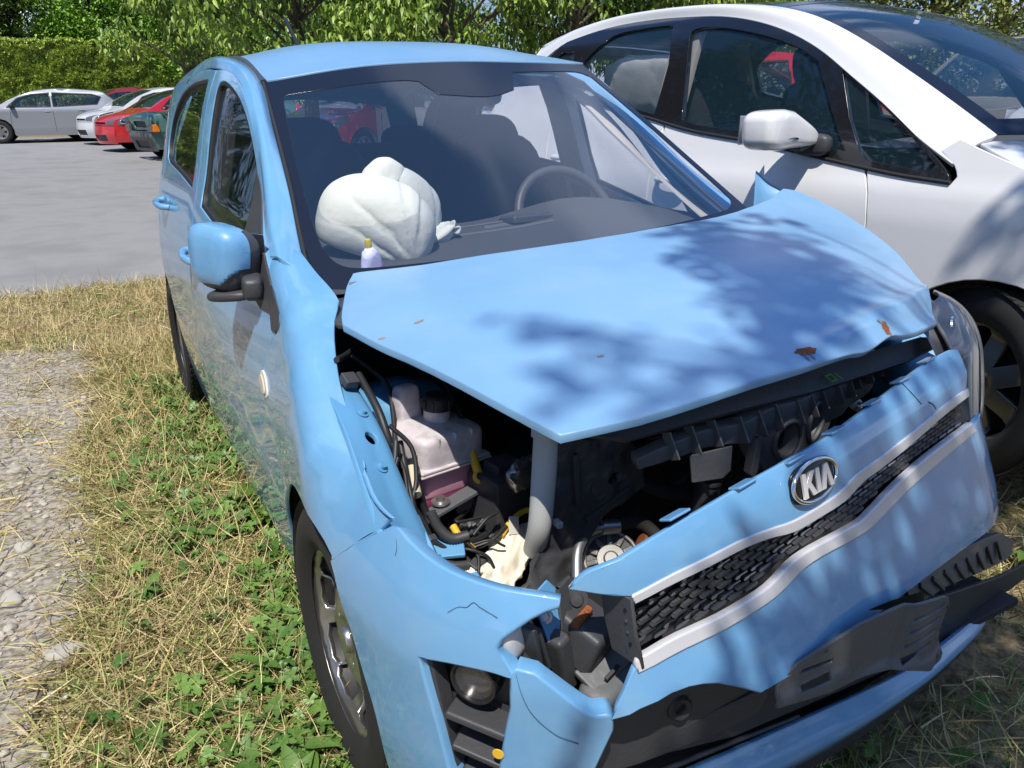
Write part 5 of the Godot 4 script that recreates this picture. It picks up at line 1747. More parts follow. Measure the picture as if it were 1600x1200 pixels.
	for c in [[0.005, 0.688], [0.10, 0.697]]:
		var ring := []
		for i in 25:
			var a := TAU * i / 24
			ring.append(sf.call(Vector2(c[0] + cos(a) * 0.033, c[1] + sin(a) * 0.039)) + Vector3(0, 0, 0.003))
		tube(m, ring, 0.005, 0.005, 6, 1)
	obj("opening_rim", m, M.plastic_grey, rs)
	m = MB.new()
	slab(m, [[-0.245, 0.720, 0.384], [-0.155, 0.718, 0.386], [-0.158, 0.675, 0.39], [-0.175, 0.665, 0.39], [-0.24, 0.672, 0.388]], 0.006, 0.002)
	obj("tab", m, M.plastic_grey, rs)
	m = MB.new()
	slab(m, [[-0.092, 0.72, 0.385], [-0.082, 0.72, 0.385], [-0.085, 0.655, 0.385], [-0.092, 0.64, 0.385], [-0.10, 0.65, 0.385]], 0.02, 0.002)
	obj("tab", m, M.plastic_grey, rs)
	# sealing board under the bonnet edge
	m = MB.new()
	slab(m, [[-0.46, 0.784, 0.32], [-0.132, 0.806, 0.345], [0.149, 0.794, 0.315], [0.53, 0.772, 0.245], [0.62, 0.752, 0.225], [0.60, 0.738, 0.245], [0.437, 0.741, 0.285], [0.069, 0.765, 0.355], [-0.13, 0.777, 0.375], [-0.37, 0.765, 0.36]], 0.012, 0.002, true)
	var sb := obj("sealing_board", m, M.plastic, car)
	m = MB.new()
	rbox(m, Vector3(0.022, 0.002, 0.003), 0.0005, xfm(Vector3(0.13, 0.785, 0.338), 30, 12, 0))
	rbox(m, Vector3(0.003, 0.002, 0.016), 0.0005, xfm(Vector3(0.122, 0.782, 0.345), 30, 12, 0))
	rbox(m, Vector3(0.003, 0.002, 0.016), 0.0005, xfm(Vector3(0.140, 0.781, 0.343), 30, 12, 0))
	rbox(m, Vector3(0.022, 0.002, 0.003), 0.0005, xfm(Vector3(0.132, 0.778, 0.352), 30, 12, 0))
	rbox(m, Vector3(0.003, 0.002, 0.02), 0.0005, xfm(Vector3(0.155, 0.78, 0.342), 30, 40, 0))
	obj("green_chalk_mark", m, mt(Color(0.15, 0.38, 0.03), 0.8), sb)
	# alternator, metal pipe and hose
	var ax := xfm(Vector3(-0.322, 0.478, 0.275), 48, -38, 0).scaled_local(Vector3.ONE * 0.9)
	m = MB.new()
	lathe(m, [[0.0, 0.030], [0.03, 0.030], [0.034, 0.030], [0.05, 0.030], [0.060, 0.018], [0.060, -0.04], [0.05, -0.05]], 32, ax)
	var al := obj("alternator", m, M.plastic_grey, car)
	m = MB.new()
	for k in 11:
		var a := TAU * k / 11
		rbox(m, Vector3(0.030, 0.007, 0.012), 0.003, ax * Transform3D(Basis(Vector3.UP, -a) * Basis(Vector3(0, 0, 1), -0.35), Vector3(cos(a) * 0.042, 0.034, sin(a) * 0.042)))
	var ring := []
	for i in 25:
		ring.append(ax * Vector3(cos(TAU * i / 24) * 0.054, 0.036, sin(TAU * i / 24) * 0.054))
	tube(m, ring, 0.004, 0.004, 6, 1)
	lathe(m, [[0.0, 0.046], [0.012, 0.046], [0.016, 0.040], [0.028, 0.040], [0.030, 0.03]], 20, ax)
	obj("cooling_rib", m, M.plastic_alu, al)
	m = MB.new()
	lathe(m, [[0.028, 0.0315], [0.052, 0.0315]], 20, ax)
	obj("winding", m, M.black, al)
	m = MB.new()
	tube(m, [[-0.432, 0.50, 0.325], [-0.408, 0.535, 0.29], [-0.375, 0.548, 0.268], [-0.345, 0.549, 0.262], [-0.322, 0.548, 0.266]], 0.0095, 0.0095, 10, 5)
	tube(m, [[-0.338, 0.549, 0.262], [-0.305, 0.546, 0.27]], 0.0155, 0.0155, 12, 8, 0.1)
	obj("metal_pipe", m, M.steel, car)
	m = MB.new()
	tube(m, [[-0.305, 0.546, 0.27], [-0.283, 0.555, 0.282], [-0.265, 0.55, 0.31], [-0.262, 0.53, 0.36]], 0.012, 0.012, 10, 5)
	tube(m, [[-0.40, 0.62, 0.16], [-0.36, 0.60, 0.21], [-0.34, 0.56, 0.25]], 0.008, 0.008, 8, 5)
	tube(m, [[-0.30, 0.66, 0.24], [-0.22, 0.60, 0.27], [-0.12, 0.57, 0.27], [0.0, 0.60, 0.24]], 0.013, 0.013, 10, 5)
	obj("hose", m, M.rubber, car)
	m = MB.new()
	sup(m, xfm(Vector3(-0.265, 0.50, 0.36), 20, 30, 0), Vector3(0.03, 0.02, 0.02), 0.5, 0.5, 14, 8)
	obj("tensioner", m, M.steel, car)
	m = MB.new()
	tube(m, [[-0.285, 0.53, 0.31], [-0.25, 0.50, 0.33], [-0.25, 0.45, 0.34]], 0.016, 0.016, 8, 4)
	obj("rusty_strap", m, M.rust, car)
	m = MB.new()
	lathe(m, [[0.0, 0.02], [0.012, 0.02], [0.014, 0.016], [0.024, 0.013], [0.026, 0.008], [0.022, 0.006], [0.024, -0.004], [0.026, -0.03], [0.026, -0.10]], 22, xfm(Vector3(-0.12, 0.60, 0.30), 8, 0, 0))
	obj("filler_cap", m, M.plastic, car)
	# remains of the right headlamp mount and crash-box bracket
	m = MB.new()
	rbox(m, Vector3(0.085, 0.075, 0.10), 0.012, xfm(Vector3(-0.515, 0.52, 0.46), 18, 24, -8))
	rbox(m, Vector3(0.035, 0.11, 0.05), 0.010, xfm(Vector3(-0.565, 0.50, 0.475), 0, 20, 12))
	var bk := obj("crash_box", m, M.plastic, car)
	m = MB.new()
	sup(m, xfm(Vector3(-0.50, 0.452, 0.515), 10, 22, 8), Vector3(0.055, 0.028, 0.03), 0.5, 0.55, 22, 12)
	rbox(m, Vector3(0.10, 0.012, 0.05), 0.004, xfm(Vector3(-0.497, 0.487, 0.505), 25, 22, 18))
	obj("bracket_cup", m, M.plastic_grey, bk)
	m = MB.new()
	rbox(m, Vector3(0.022, 0.008, 0.006), 0.001, xfm(Vector3(-0.522, 0.452, 0.546), 10, 22, 8))
	rbox(m, Vector3(0.010, 0.024, 0.006), 0.001, xfm(Vector3(-0.478, 0.462, 0.54), 10, 22, 8))
	rbox(m, Vector3(0.03, 0.007, 0.006), 0.001, xfm(Vector3(-0.505, 0.49, 0.53), 25, 22, 18))
	obj("slot", m, M.black, bk)
	m = MB.new()
	slab(m, [[-0.55, 0.605, 0.455], [-0.52, 0.606, 0.44], [-0.495, 0.58, 0.44], [-0.49, 0.53, 0.455], [-0.50, 0.50, 0.475], [-0.53, 0.50, 0.485], [-0.555, 0.54, 0.475]], 0.012, 0.004)
	lathe(m, [[0.0, 0.006], [0.009, 0.005], [0.011, 0.0], [0.018, 0.0], [0.019, -0.004]], 16, xfm(Vector3(-0.522, 0.578, 0.458), 70, -30, 0))
	obj("mount_plate", m, M.plastic, bk)
	m = MB.new()
	slab(m, [[-0.60, 0.612, 0.462], [-0.565, 0.618, 0.445], [-0.545, 0.592, 0.45], [-0.56, 0.55, 0.472], [-0.585, 0.545, 0.485]], 0.006, 0.002)
	var bb := obj("blue_bracket", m, M.paint_in, bk)
	m = MB.new()
	lathe(m, [[0.0, 0.010], [0.006, 0.010], [0.007, 0.003], [0.011, 0.002], [0.012, 0.0]], 12, xfm(Vector3(-0.583, 0.577, 0.468), 60, -40, 0))
	obj("bolt", m, M.steel, bb)
	m = MB.new()
	rbox(m, Vector3(0.045, 0.012, 0.014), 0.004, xfm(Vector3(-0.525, 0.562, 0.478), 10, 24, 12))
	obj("rust_patch", m, M.rust, bk)
	m = MB.new()
	sup(m, xfm(Vector3(-0.640, 0.566, 0.470), 0, 30, 20), Vector3(0.030, 0.036, 0.018), 0.7, 0.7, 20, 14)
	obj("headlamp_remains", m, M.lamp_white, car)
	m = MB.new()
	rbox(m, Vector3(0.012, 0.09, 0.05), 0.004, xfm(Vector3(-0.622, 0.548, 0.475), 0, 30, 14))
	rbox(m, Vector3(0.010, 0.09, 0.04), 0.004, xfm(Vector3(-0.602, 0.538, 0.472), 0, 20, 18))
	obj("headlamp_bracket", m, M.plastic, car)
	m = MB.new()
	panel(m, net([[[-0.62, 0.57, 0.42], [-0.45, 0.60, 0.44], [-0.40, 0.60, 0.46]], [[-0.62, 0.48, 0.43], [-0.47, 0.48, 0.45], [-0.40, 0.48, 0.48]], [[-0.60, 0.36, 0.46], [-0.47, 0.36, 0.48], [-0.38, 0.36, 0.50]]]), rectp(0, 0, 1, 1), [], Vector2(0.2, 0.2), 0.0)
	obj("inner_baffle", m, M.black_soft, car)
	m = MB.new()
	slab(m, [[-0.668, 0.962, -0.505], [-0.650, 0.945, -0.47], [-0.642, 0.922, -0.40], [-0.645, 0.908, -0.36], [-0.662, 0.925, -0.40], [-0.678, 0.948, -0.46]], 0.004, 0.001, true)
	obj("sealing_strip", m, M.paper, car)
	# bent sliver of the far wing by the windscreen corner
	m = MB.new()
	panel(m, net([[[0.712, 1.085, -0.46], [0.728, 1.055, -0.43], [0.752, 1.032, -0.395]], [[0.706, 1.04, -0.45], [0.718, 1.015, -0.42], [0.745, 1.0, -0.38]], [[0.69, 0.93, -0.43], [0.71, 0.92, -0.39], [0.735, 0.91, -0.35]]]), rectp(0, 0, 1, 1), [], Vector2(0.1, 0.1), 0.006, 0.002, Vector3(0, 0.5, -0.5))
	obj("bent_wing_tip", m, M.paint, car)
# ------------------------------------------------------------ the white car alongside
var wB: Callable
var wD: Callable

func wside(s: float, inset := 0.0) -> Callable:
	return func(p: Vector2) -> Vector3: return Vector3(s * (wB.call(p.x) - wD.call(p.y) - inset), p.y, p.x)

func build_white_car() -> void:
	wB = itp([-3.3, -3.15, -2.9, -2.5, -2.0, -0.1, 0.2, 0.45, 0.65, 0.8, 0.88], [0.70, 0.78, 0.84, 0.87, 0.88, 0.882, 0.872, 0.83, 0.75, 0.64, 0.55])
	wD = itp([0.0, 0.2, 0.35, 0.5, 0.8, 0.9, 0.95, 1.0, 1.1, 1.2, 1.3, 1.4, 1.5, 1.56, 1.6], [0.07, 0.04, 0.01, 0.0, 0.0, 0.012, 0.03, 0.045, 0.075, 0.11, 0.145, 0.18, 0.22, 0.26, 0.36])
	var car := thing("white_car", "white five-door car with a dark glass roof parked close beside the blue wreck", "car", Vector3(2.2566, 0.085, -0.17), 0.11357)
	var c0 := Vector3(0, 0.6, -1.2)
	var trim_low := [[-0.215, 0.952], [-0.306, 0.958], [-0.397, 0.967], [-0.518, 0.98], [-0.678, 1.004], [-0.82, 1.024], [-0.977, 1.048], [-1.176, 1.072], [-1.337, 1.085], [-1.446, 1.105], [-1.62, 1.135], [-2.0, 1.20], [-2.35, 1.27], [-2.60, 1.34]]
	var trim_up := [[-0.215, 0.952], [-0.24, 0.988], [-0.366, 1.083], [-0.515, 1.183], [-0.671, 1.277], [-0.839, 1.376], [-1.009, 1.45], [-1.185, 1.502], [-1.368, 1.535], [-1.56, 1.55], [-1.807, 1.558], [-2.063, 1.549], [-2.286, 1.52], [-2.451, 1.48], [-2.60, 1.34]]
	for s in [-1.0, 1.0]:
		var f := wside(s)
		var cw := Vector3(0, 0.6, -1.2)
		# dark frame round the side windows
		var ring := cv(trim_low, 3)
		var u := cv(rev(trim_up), 3)
		u.remove_at(0)
		u.remove_at(u.size() - 1)
		ring.append_array(u)
		var fg := cv([[-0.60, 1.025], [-0.80, 1.05], [-1.10, 1.085], [-1.323, 1.104], [-1.425, 1.125]], 3)
		fg.append_array(cv([[-1.44, 1.17], [-1.475, 1.30], [-1.515, 1.44], [-1.52, 1.49], [-1.45, 1.502], [-1.309, 1.488], [-1.096, 1.442], [-0.928, 1.388], [-0.83, 1.34]], 3))
		fg.append_array(v2([[-0.76, 1.24], [-0.66, 1.10]]))
		var qg := cv([[-0.63, 1.14], [-0.545, 1.02]], 2)
		qg.append_array(cv([[-0.517, 1.0], [-0.40, 0.986], [-0.285, 0.974]], 3))
		qg.append_array(cv([[-0.262, 0.992], [-0.33, 1.045], [-0.458, 1.14], [-0.60, 1.232], [-0.72, 1.305]], 3))
		var rg := cv([[-1.60, 1.145], [-1.80, 1.18], [-2.10, 1.232], [-2.20, 1.26]], 3)
		rg.append_array(cv([[-2.215, 1.38], [-2.17, 1.43], [-2.033, 1.508], [-1.85, 1.526], [-1.65, 1.528]], 3))
		rg.append_array(v2([[-1.60, 1.36]]))
		var vg := v2([[-2.28, 1.275], [-2.52, 1.335], [-2.42, 1.45], [-2.30, 1.45]])
		var m := MB.new()
		panel(m, wside(s, -0.001), ring, [fg, qg, rg, vg], Vector2(0.05, 0.05), 0.025, 0.002, cw)
		var fr := obj("window_frame", m, M.gloss_black, car)
		for g in [fg, rg, qg, vg]:
			m = MB.new()
			panel(m, wside(s, 0.012), grow(g, 0.004), [], Vector2(0.2, 0.2), 0.0, 0.0, cw)
			obj("window", m, M.tint, fr)
		m = MB.new()
		for q in [[[-0.205, 0.946], [-0.40, 0.961], [-0.678, 0.998], [-0.977, 1.042], [-1.337, 1.079], [-1.62, 1.129], [-2.1, 1.212], [-2.60, 1.334]]]:
			var pts := []
			for p in q:
				pts.append(f.call(Vector2(p[0], p[1])) + Vector3(s * 0.004, 0, 0))
			tube(m, pts, 0.007, 0.007, 6, 4)
		obj("waist_seal", m, M.seal, fr)
		# front door
		var d := v2([[-0.545, 0.30], [-0.49, 0.45], [-0.468, 0.62], [-0.462, 0.80], [-0.48, 0.897], [-0.515, 0.972]])
		d.append_array(cv([[-0.678, 0.998], [-0.977, 1.042], [-1.337, 1.079], [-1.51, 1.11]], 3))
		d.append_array(cv([[-1.518, 1.0], [-1.521, 0.898], [-1.53, 0.6], [-1.53, 0.27]], 3))
		m = MB.new()
		panel(m, f, d, [], Vector2(0.08, 0.06), 0.03, 0.003, cw)
		var dr := obj("front_door", m, M.white_paint, car)
		white_handle(dr, s, Vector2(-1.37, 0.872))
		# rear door and quarter
		d = v2([[-1.545, 0.27], [-1.545, 0.6], [-1.536, 0.9], [-1.525, 1.112]])
		d.append_array(cv([[-1.62, 1.13], [-2.0, 1.194], [-2.30, 1.25]], 3))
		d.append_array(v2([[-2.33, 1.0], [-2.28, 0.75], [-2.24, 0.58], [-2.23, 0.27]]))
		m = MB.new()
		panel(m, f, d, [], Vector2(0.1, 0.06), 0.03, 0.003, cw)
		dr = obj("rear_door", m, M.white_paint, car)
		white_handle(dr, s, Vector2(-2.14, 0.93))
		d = v2([[-2.25, 0.58], [-2.292, 0.75], [-2.342, 1.0], [-2.312, 1.255], [-2.60, 1.335]])
		d.append_array(cv([[-2.63, 1.42], [-2.80, 1.40], [-3.02, 1.15], [-3.20, 0.95], [-3.24, 0.6], [-3.2, 0.3]], 3))
		d.append(Vector2(-2.98, 0.28))
		d.append_array(arc(Vector2(-2.615, 0.32), 0.36, 0, 134, 16))
		m = MB.new()
		panel(m, f, d, [], Vector2(0.1, 0.06), 0.03, 0.003, cw)
		obj("rear_quarter", m, M.white_paint, car)
		# front wing
		d = v2([[-0.535, 0.30], [-0.48, 0.45], [-0.458, 0.62], [-0.452, 0.80], [-0.47, 0.897], [-0.50, 0.968]])
		d.append_array(cv([[-0.40, 0.957], [-0.30, 0.945], [-0.205, 0.938]], 2))
		d.append_array(cv([[-0.19, 0.965], [-0.21, 1.0], [-0.265, 1.04]], 2))
		d.append_array(cv([[-0.22, 1.075], [-0.10, 1.03], [0.10, 0.96], [0.35, 0.88], [0.6, 0.78], [0.74, 0.68]], 3))
		d.append_array(cv([[0.80, 0.55], [0.80, 0.40], [0.74, 0.26]], 2))
		d.append(Vector2(0.36, 0.27))
		d.append_array(arc(Vector2(-0.005, 0.315), 0.352, -5, 182, 22))
		m = MB.new()
		panel(m, f, d, [], Vector2(0.06, 0.05), 0.03, 0.004, cw)
		obj("front_wing", m, M.white_paint, car)
		m = MB.new()
		panel(m, wside(s, 0.01), v2([[-0.37, 0.28], [-0.53, 0.30], [-2.24, 0.265], [-2.24, 0.18], [-0.37, 0.19]]), [], Vector2(0.2, 0.05), 0.03, 0.004, cw)
		obj("sill", m, M.white_paint, car)
		# white roof band with the screen pillar
		var G := []
		var lo := [[-0.22, 1.005], [-0.366, 1.087], [-0.515, 1.187], [-0.671, 1.281], [-0.839, 1.38], [-1.009, 1.454], [-1.185, 1.506], [-1.368, 1.539], [-1.56, 1.554], [-1.807, 1.562], [-2.063, 1.553], [-2.286, 1.524], [-2.45, 1.484], [-2.62, 1.40]]
		var hi := [[0.705, 1.09, -0.16], [0.69, 1.185, -0.315], [0.665, 1.285, -0.49], [0.64, 1.39, -0.68], [0.62, 1.475, -0.86], [0.605, 1.53, -1.02], [0.595, 1.57, -1.21], [0.59, 1.592, -1.40], [0.585, 1.603, -1.58], [0.58, 1.607, -1.82], [0.58, 1.602, -2.07], [0.58, 1.58, -2.30], [0.585, 1.55, -2.48], [0.60, 1.50, -2.66]]
		for i in lo.size():
			var a := Vector3(wB.call(lo[i][0]) - wD.call(lo[i][1]), lo[i][1], lo[i][0])
			var b := Vector3(hi[i][0], hi[i][1], hi[i][2])
			var md := (a + b) * 0.5 + Vector3(0.014, 0.016, 0.006)
			G.append([[s * a.x, a.y, a.z], [s * md.x, md.y, md.z], [s * b.x, b.y, b.z]])
		m = MB.new()
		panel(m, net(G), rectp(0, 0, 1, 1), [], Vector2(0.12, 0.02), 0.02, 0.003, cw)
		obj("roof_band", m, M.white_paint, car)
		m = MB.new()
		panel(m, wside(s, 0.05), v2([[-0.5, 0.25], [-3.1, 0.25], [-3.1, 1.0], [-2.3, 1.15], [-1.5, 1.05], [-0.5, 0.93]]), [], Vector2(0.2, 0.2), 0.0)
		obj("inner_side", m, M.dark_lining, car)
		for q in [[-1.48, -1.62], [-2.22, -2.34]]:
			m = MB.new()
			panel(m, wside(s, 0.035), v2([[q[0], 1.0], [q[1], 1.0], [q[1] - 0.04, 1.54], [q[0] - 0.02, 1.54]]), [], Vector2(0.2, 0.1), 0.03, 0.004, cw)
			obj("pillar_trim", m, M.lining, car)
	
		for q in [0.0, -2.615]:
			m = MB.new()
			var base := 0
			for i in 25:
				var a := deg_to_rad(-8 + 196.0 * i / 24)
				for k in 2:
					m.vert(Vector3(s * (0.83 if k == 0 else 0.55), 0.315 + sin(a) * 0.385, q + cos(a) * 0.385), Vector3(0, -sin(a), -cos(a)))
			for i in 24:
				m.quad(base + 2 * i, base + 2 * i + 1, base + 2 * i + 3, base + 2 * i + 2)
			obj("arch_liner", m, M.black_soft, car)
		for z in [0.0, -2.615]:
			var spoke := func(i: int) -> PackedVector2Array:
				var a := TAU * i / 7.0
				var c := Vector2(cos(a), sin(a))
				var n := c.orthogonal()
				var o := PackedVector2Array()
				for q in [[0.36, 0.0], [0.55, 0.10], [0.84, 0.24], [0.88, 0.16], [0.88, -0.16], [0.84, -0.24], [0.55, -0.10]]:
					o.append((c * q[0] + n * q[1]) * 0.21)
				return o
			wheel_parts(car, Vector3(s * 0.76, 0.315, z), s, 0.318, 0.205, 0.21, spoke, M.dark_rim, 7, -24.0 if z > -1.0 else 0.0)
		# mirror
		var mc := Vector3(s * 1.005, 1.10, -0.77)
		var shp := func(p: Vector3) -> Vector3:
			var q := p
			q.y = (p.y * (1.0 - 0.62 * clampf(-s * p.x / 0.16, -0.1, 1.0))) - 0.008 * clampf(-s * p.x / 0.16, 0.0, 1.0) - 0.03 * clampf(-s * p.x / 0.16, 0.0, 1.0)
			q.z += 0.10 * absf(p.x)
			return q
		m = MB.new()
		sup(m, xfm(mc, -2, -4 * s, 0), Vector3(0.165, 0.066, 0.080), 0.5, 0.5, 36, 20, shp)
		var mr := obj("door_mirror", m, M.white_paint, car)
		m = MB.new()
		sup(m, xfm(mc + Vector3(s * 0.05, -0.030, 0.02), -2, -4 * s, 0), Vector3(0.105, 0.008, 0.070), 0.5, 0.6, 24, 8)
		obj("indicator_strip", m, M.chrome, mr)
		m = MB.new()
		rbox(m, Vector3(0.12, 0.045, 0.07), 0.014, xfm(Vector3(s * 0.885, 1.055, -0.74), 0, 0, -10 * s))
		sup(m, xfm(Vector3(s * 0.845, 1.045, -0.73), 0, 0, 0), Vector3(0.03, 0.04, 0.075), 0.6, 0.6, 16, 10)
		obj("mirror_foot", m, M.plastic, mr)
		m = MB.new()
		rbox(m, Vector3(0.22, 0.10, 0.004), 0.002, xfm(mc + Vector3(s * 0.02, 0, -0.075), 0, -4 * s, 0))
		obj("mirror_glass", m, M.chrome, mr)
	# screen and dark glass roof as one sweep
	var W := [[[-0.705, 1.09, -0.16], [-0.35, 1.09, 0.03], [0, 1.09, 0.09], [0.35, 1.09, 0.03], [0.705, 1.09, -0.16]],
		[[-0.665, 1.285, -0.49], [-0.35, 1.31, -0.36], [0, 1.32, -0.32], [0.35, 1.31, -0.36], [0.665, 1.285, -0.49]],
		[[-0.62, 1.475, -0.86], [-0.33, 1.505, -0.78], [0, 1.515, -0.75], [0.33, 1.505, -0.78], [0.62, 1.475, -0.86]],
		[[-0.595, 1.57, -1.21], [-0.32, 1.60, -1.17], [0, 1.61, -1.15], [0.32, 1.60, -1.17], [0.595, 1.57, -1.21]]]
	var m := MB.new()
	var wn := net(W)
	panel(m, wn, rectp(0, 0, 1, 0.97), [], Vector2(0.06, 0.06), 0.0)
	var ws := obj("windscreen", m, M.tint, car)
	m = MB.new()
	panel(m, func(p: Vector2) -> Vector3: return wn.call(p) + Vector3(0, 0.001, 0.001), rectp(0, 0, 1, 0.98), [rectp(0.045, 0.075, 0.955, 0.93)], Vector2(0.06, 0.06), 0.003, 0.001)
	obj("screen_border", m, M.frit, ws)
	m = MB.new()
	panel(m, net([[[-0.595, 1.57, -1.215], [0, 1.612, -1.155], [0.595, 1.57, -1.215]], [[-0.585, 1.603, -1.58], [0, 1.642, -1.58], [0.585, 1.603, -1.58]], [[-0.58, 1.602, -2.07], [0, 1.636, -2.07], [0.58, 1.602, -2.07]]]), rectp(0, 0.0, 1, 1), [], Vector2(0.1, 0.1), 0.004, 0.001)
	obj("glass_roof", m, M.frit, car)
	m = MB.new()
	panel(m, net([[[-0.58, 1.600, -2.08], [0, 1.634, -2.08], [0.58, 1.600, -2.08]], [[-0.585, 1.55, -2.48], [0, 1.585, -2.52], [0.585, 1.55, -2.48]], [[-0.60, 1.50, -2.68], [0, 1.53, -2.74], [0.60, 1.50, -2.68]]]), rectp(0, 0.0, 1, 1), [], Vector2(0.1, 0.1), 0.012, 0.002)
	obj("roof", m, M.white_paint, car)
	m = MB.new()
	rbox(m, Vector3(0.98, 0.02, 1.1), 0.004, xfm(Vector3(0, 1.52, -1.95)))
	obj("headlining", m, M.dark_lining, car)
	# tail
	var tail := net([[[-0.60, 1.49, -2.69], [0, 1.53, -2.76], [0.60, 1.49, -2.69]], [[-0.69, 1.20, -2.98], [0, 1.20, -3.08], [0.69, 1.20, -2.98]], [[-0.72, 0.95, -3.19], [0, 0.95, -3.30], [0.72, 0.95, -3.19]], [[-0.72, 0.3, -3.2], [0, 0.3, -3.30], [0.72, 0.3, -3.2]]])
	m = MB.new()
	var rw := rectp(0.1, 0.06, 0.9, 0.45)
	panel(m, tail, rectp(0, 0, 1, 1), [rw], Vector2(0.1, 0.06), 0.03, 0.003)
	var tg := obj("tailgate", m, M.white_paint, car)
	m = MB.new()
	panel(m, tail, rw, [], Vector2(0.2, 0.2), 0.0)
	obj("window", m, M.tint, tg)
	# bonnet, front bumper, headlights
	m = MB.new()
	panel(m, net([[[-0.755, 1.068, -0.19], [0, 1.085, 0.10], [0.755, 1.068, -0.19]], [[-0.842, 0.962, 0.10], [0, 1.03, 0.30], [0.842, 0.962, 0.10]], [[-0.845, 0.884, 0.34], [0, 0.94, 0.55], [0.845, 0.884, 0.34]], [[-0.765, 0.782, 0.60], [0, 0.81, 0.80], [0.765, 0.782, 0.60]]]), rectp(0, 0, 1, 1), [], Vector2(0.06, 0.06), 0.012, 0.003)
	obj("bonnet", m, M.white_paint, car)
	m = MB.new()
	panel(m, net([[[-0.70, 0.74, 0.64], [0, 0.78, 0.80], [0.70, 0.74, 0.64]], [[-0.66, 0.55, 0.74], [0, 0.55, 0.87], [0.66, 0.55, 0.74]], [[-0.66, 0.25, 0.72], [0, 0.25, 0.84], [0.66, 0.25, 0.72]]]), rectp(0, 0, 1, 1), [rectp(0.2, 0.12, 0.8, 0.3), rectp(0.15, 0.55, 0.85, 0.85)], Vector2(0.05, 0.05), 0.03, 0.004)
	var fb := obj("front_bumper", m, M.white_paint, car)
	m = MB.new()
	rbox(m, Vector3(1.2, 0.5, 0.04), 0.01, xfm(Vector3(0, 0.5, 0.66)))
	obj("grille", m, M.black, fb)
	for s in [-1.0, 1.0]:
		m = MB.new()
		sup(m, xfm(Vector3(s * 0.62, 0.775, 0.60), 0, s * 40, 0), Vector3(0.17, 0.07, 0.07), 0.7, 0.7, 22, 12)
		obj("headlight", m, M.lamp_inner, car)
	# cabin
	m = MB.new()
	panel(m, net([[[-0.74, 1.05, -0.12], [0, 1.05, 0.05], [0.74, 1.05, -0.12]], [[-0.76, 1.04, -0.45], [0, 1.06, -0.42], [0.76, 1.04, -0.45]], [[-0.76, 1.0, -0.75], [0, 1.03, -0.72], [0.76, 1.0, -0.75]], [[-0.76, 0.6, -0.80], [0, 0.6, -0.80], [0.76, 0.6, -0.80]]]), rectp(0, 0, 1, 1), [], Vector2(0.1, 0.1), 0.0)
	obj("dashboard", m, M.plastic_grey, car)
	m = MB.new()
	var wx := xfm(Vector3(0.38, 1.08, -0.86), 62, 0, 0)
	var ring := []
	for i in 25:
		ring.append(wx * Vector3(cos(TAU * i / 24) * 0.18, 0, sin(TAU * i / 24) * 0.18))
	tube(m, ring, 0.016, 0.016, 8, 2)
	sup(m, wx, Vector3(0.09, 0.03, 0.07), 0.6, 0.6, 14, 8)
	obj("steering_wheel", m, M.plastic, car)
	for x in [-0.38, 0.38]:
		m = MB.new()
		sup(m, xfm(Vector3(x, 0.95, -1.52), -14, 0, 0), Vector3(0.25, 0.36, 0.08), 0.5, 0.55, 20, 12)
		sup(m, xfm(Vector3(x, 1.37, -1.62), -10, 0, 0), Vector3(0.135, 0.10, 0.05), 0.6, 0.6, 18, 10)
		tube(m, [[x - 0.05, 1.22, -1.59], [x - 0.05, 1.30, -1.60]], 0.008, 0.008, 6)
		tube(m, [[x + 0.05, 1.22, -1.59], [x + 0.05, 1.30, -1.60]], 0.008, 0.008, 6)
		sup(m, xfm(Vector3(x, 0.58, -1.22), 8, 0, 0), Vector3(0.26, 0.1, 0.28), 0.5, 0.5, 18, 10)
		obj("front_seat", m, M.seat, car)
	m = MB.new()
	sup(m, xfm(Vector3(0, 0.90, -2.48), -16, 0, 0), Vector3(0.66, 0.34, 0.09), 0.35, 0.4, 24, 12)
	sup(m, xfm(Vector3(0, 0.56, -2.2), 4, 0, 0), Vector3(0.66, 0.1, 0.28), 0.4, 0.4, 24, 10)
	obj("rear_seat", m, M.seat, car)
	m = MB.new()
	rbox(m, Vector3(1.5, 0.06, 3.0), 0.02, xfm(Vector3(0, 0.26, -1.75)))
	obj("floor_pan", m, M.black_soft, car)
	m = MB.new()
	rbox(m, Vector3(1.5, 0.8, 0.04), 0.02, xfm(Vector3(0, 0.62, -0.46)))
	obj("bulkhead", m, M.black_soft, car)
	var fn := FastNoiseLite.new()
	fn.frequency = 5.0
	fn.seed = 3
	m = MB.new()
	sup(m, xfm(Vector3(-0.55, 1.28, -1.92), 0, 0, 12), Vector3(0.035, 0.14, 0.27), 0.6, 0.6, 60, 30, func(p: Vector3) -> Vector3: return p * (1.0 + 0.16 * fn.get_noise_3dv(p)))
	obj("curtain_airbag", m, M.curtain, car, "white curtain airbag hanging behind the rear side window")

func white_handle(door: Node, s: float, c: Vector2) -> void:
	var m := MB.new()
	var x0: float = wB.call(c.x) - wD.call(c.y)
	var pts := []
	for q in [[-0.10, 0.004, 0.0], [-0.08, 0.004, 0.03], [0.0, 0.004, 0.038], [0.07, 0.002, 0.032], [0.10, 0.0, 0.0]]:
		pts.append(Vector3(s * (x0 + q[2]), c.y + q[1], c.x + q[0]))
	tube(m, pts, 0.014, 0.013, 10, 4)
	var h := obj("handle", m, M.white_paint, door)
	m = MB.new()
	sup(m, Transform3D(Basis(), Vector3(s * (x0 - 0.004), c.y - 0.005, c.x)), Vector3(0.007, 0.034, 0.075), 0.8, 0.8, 16, 8)
	obj("handle_cup", m, mt(Color(0.45, 0.46, 0.48), 0.5), h)
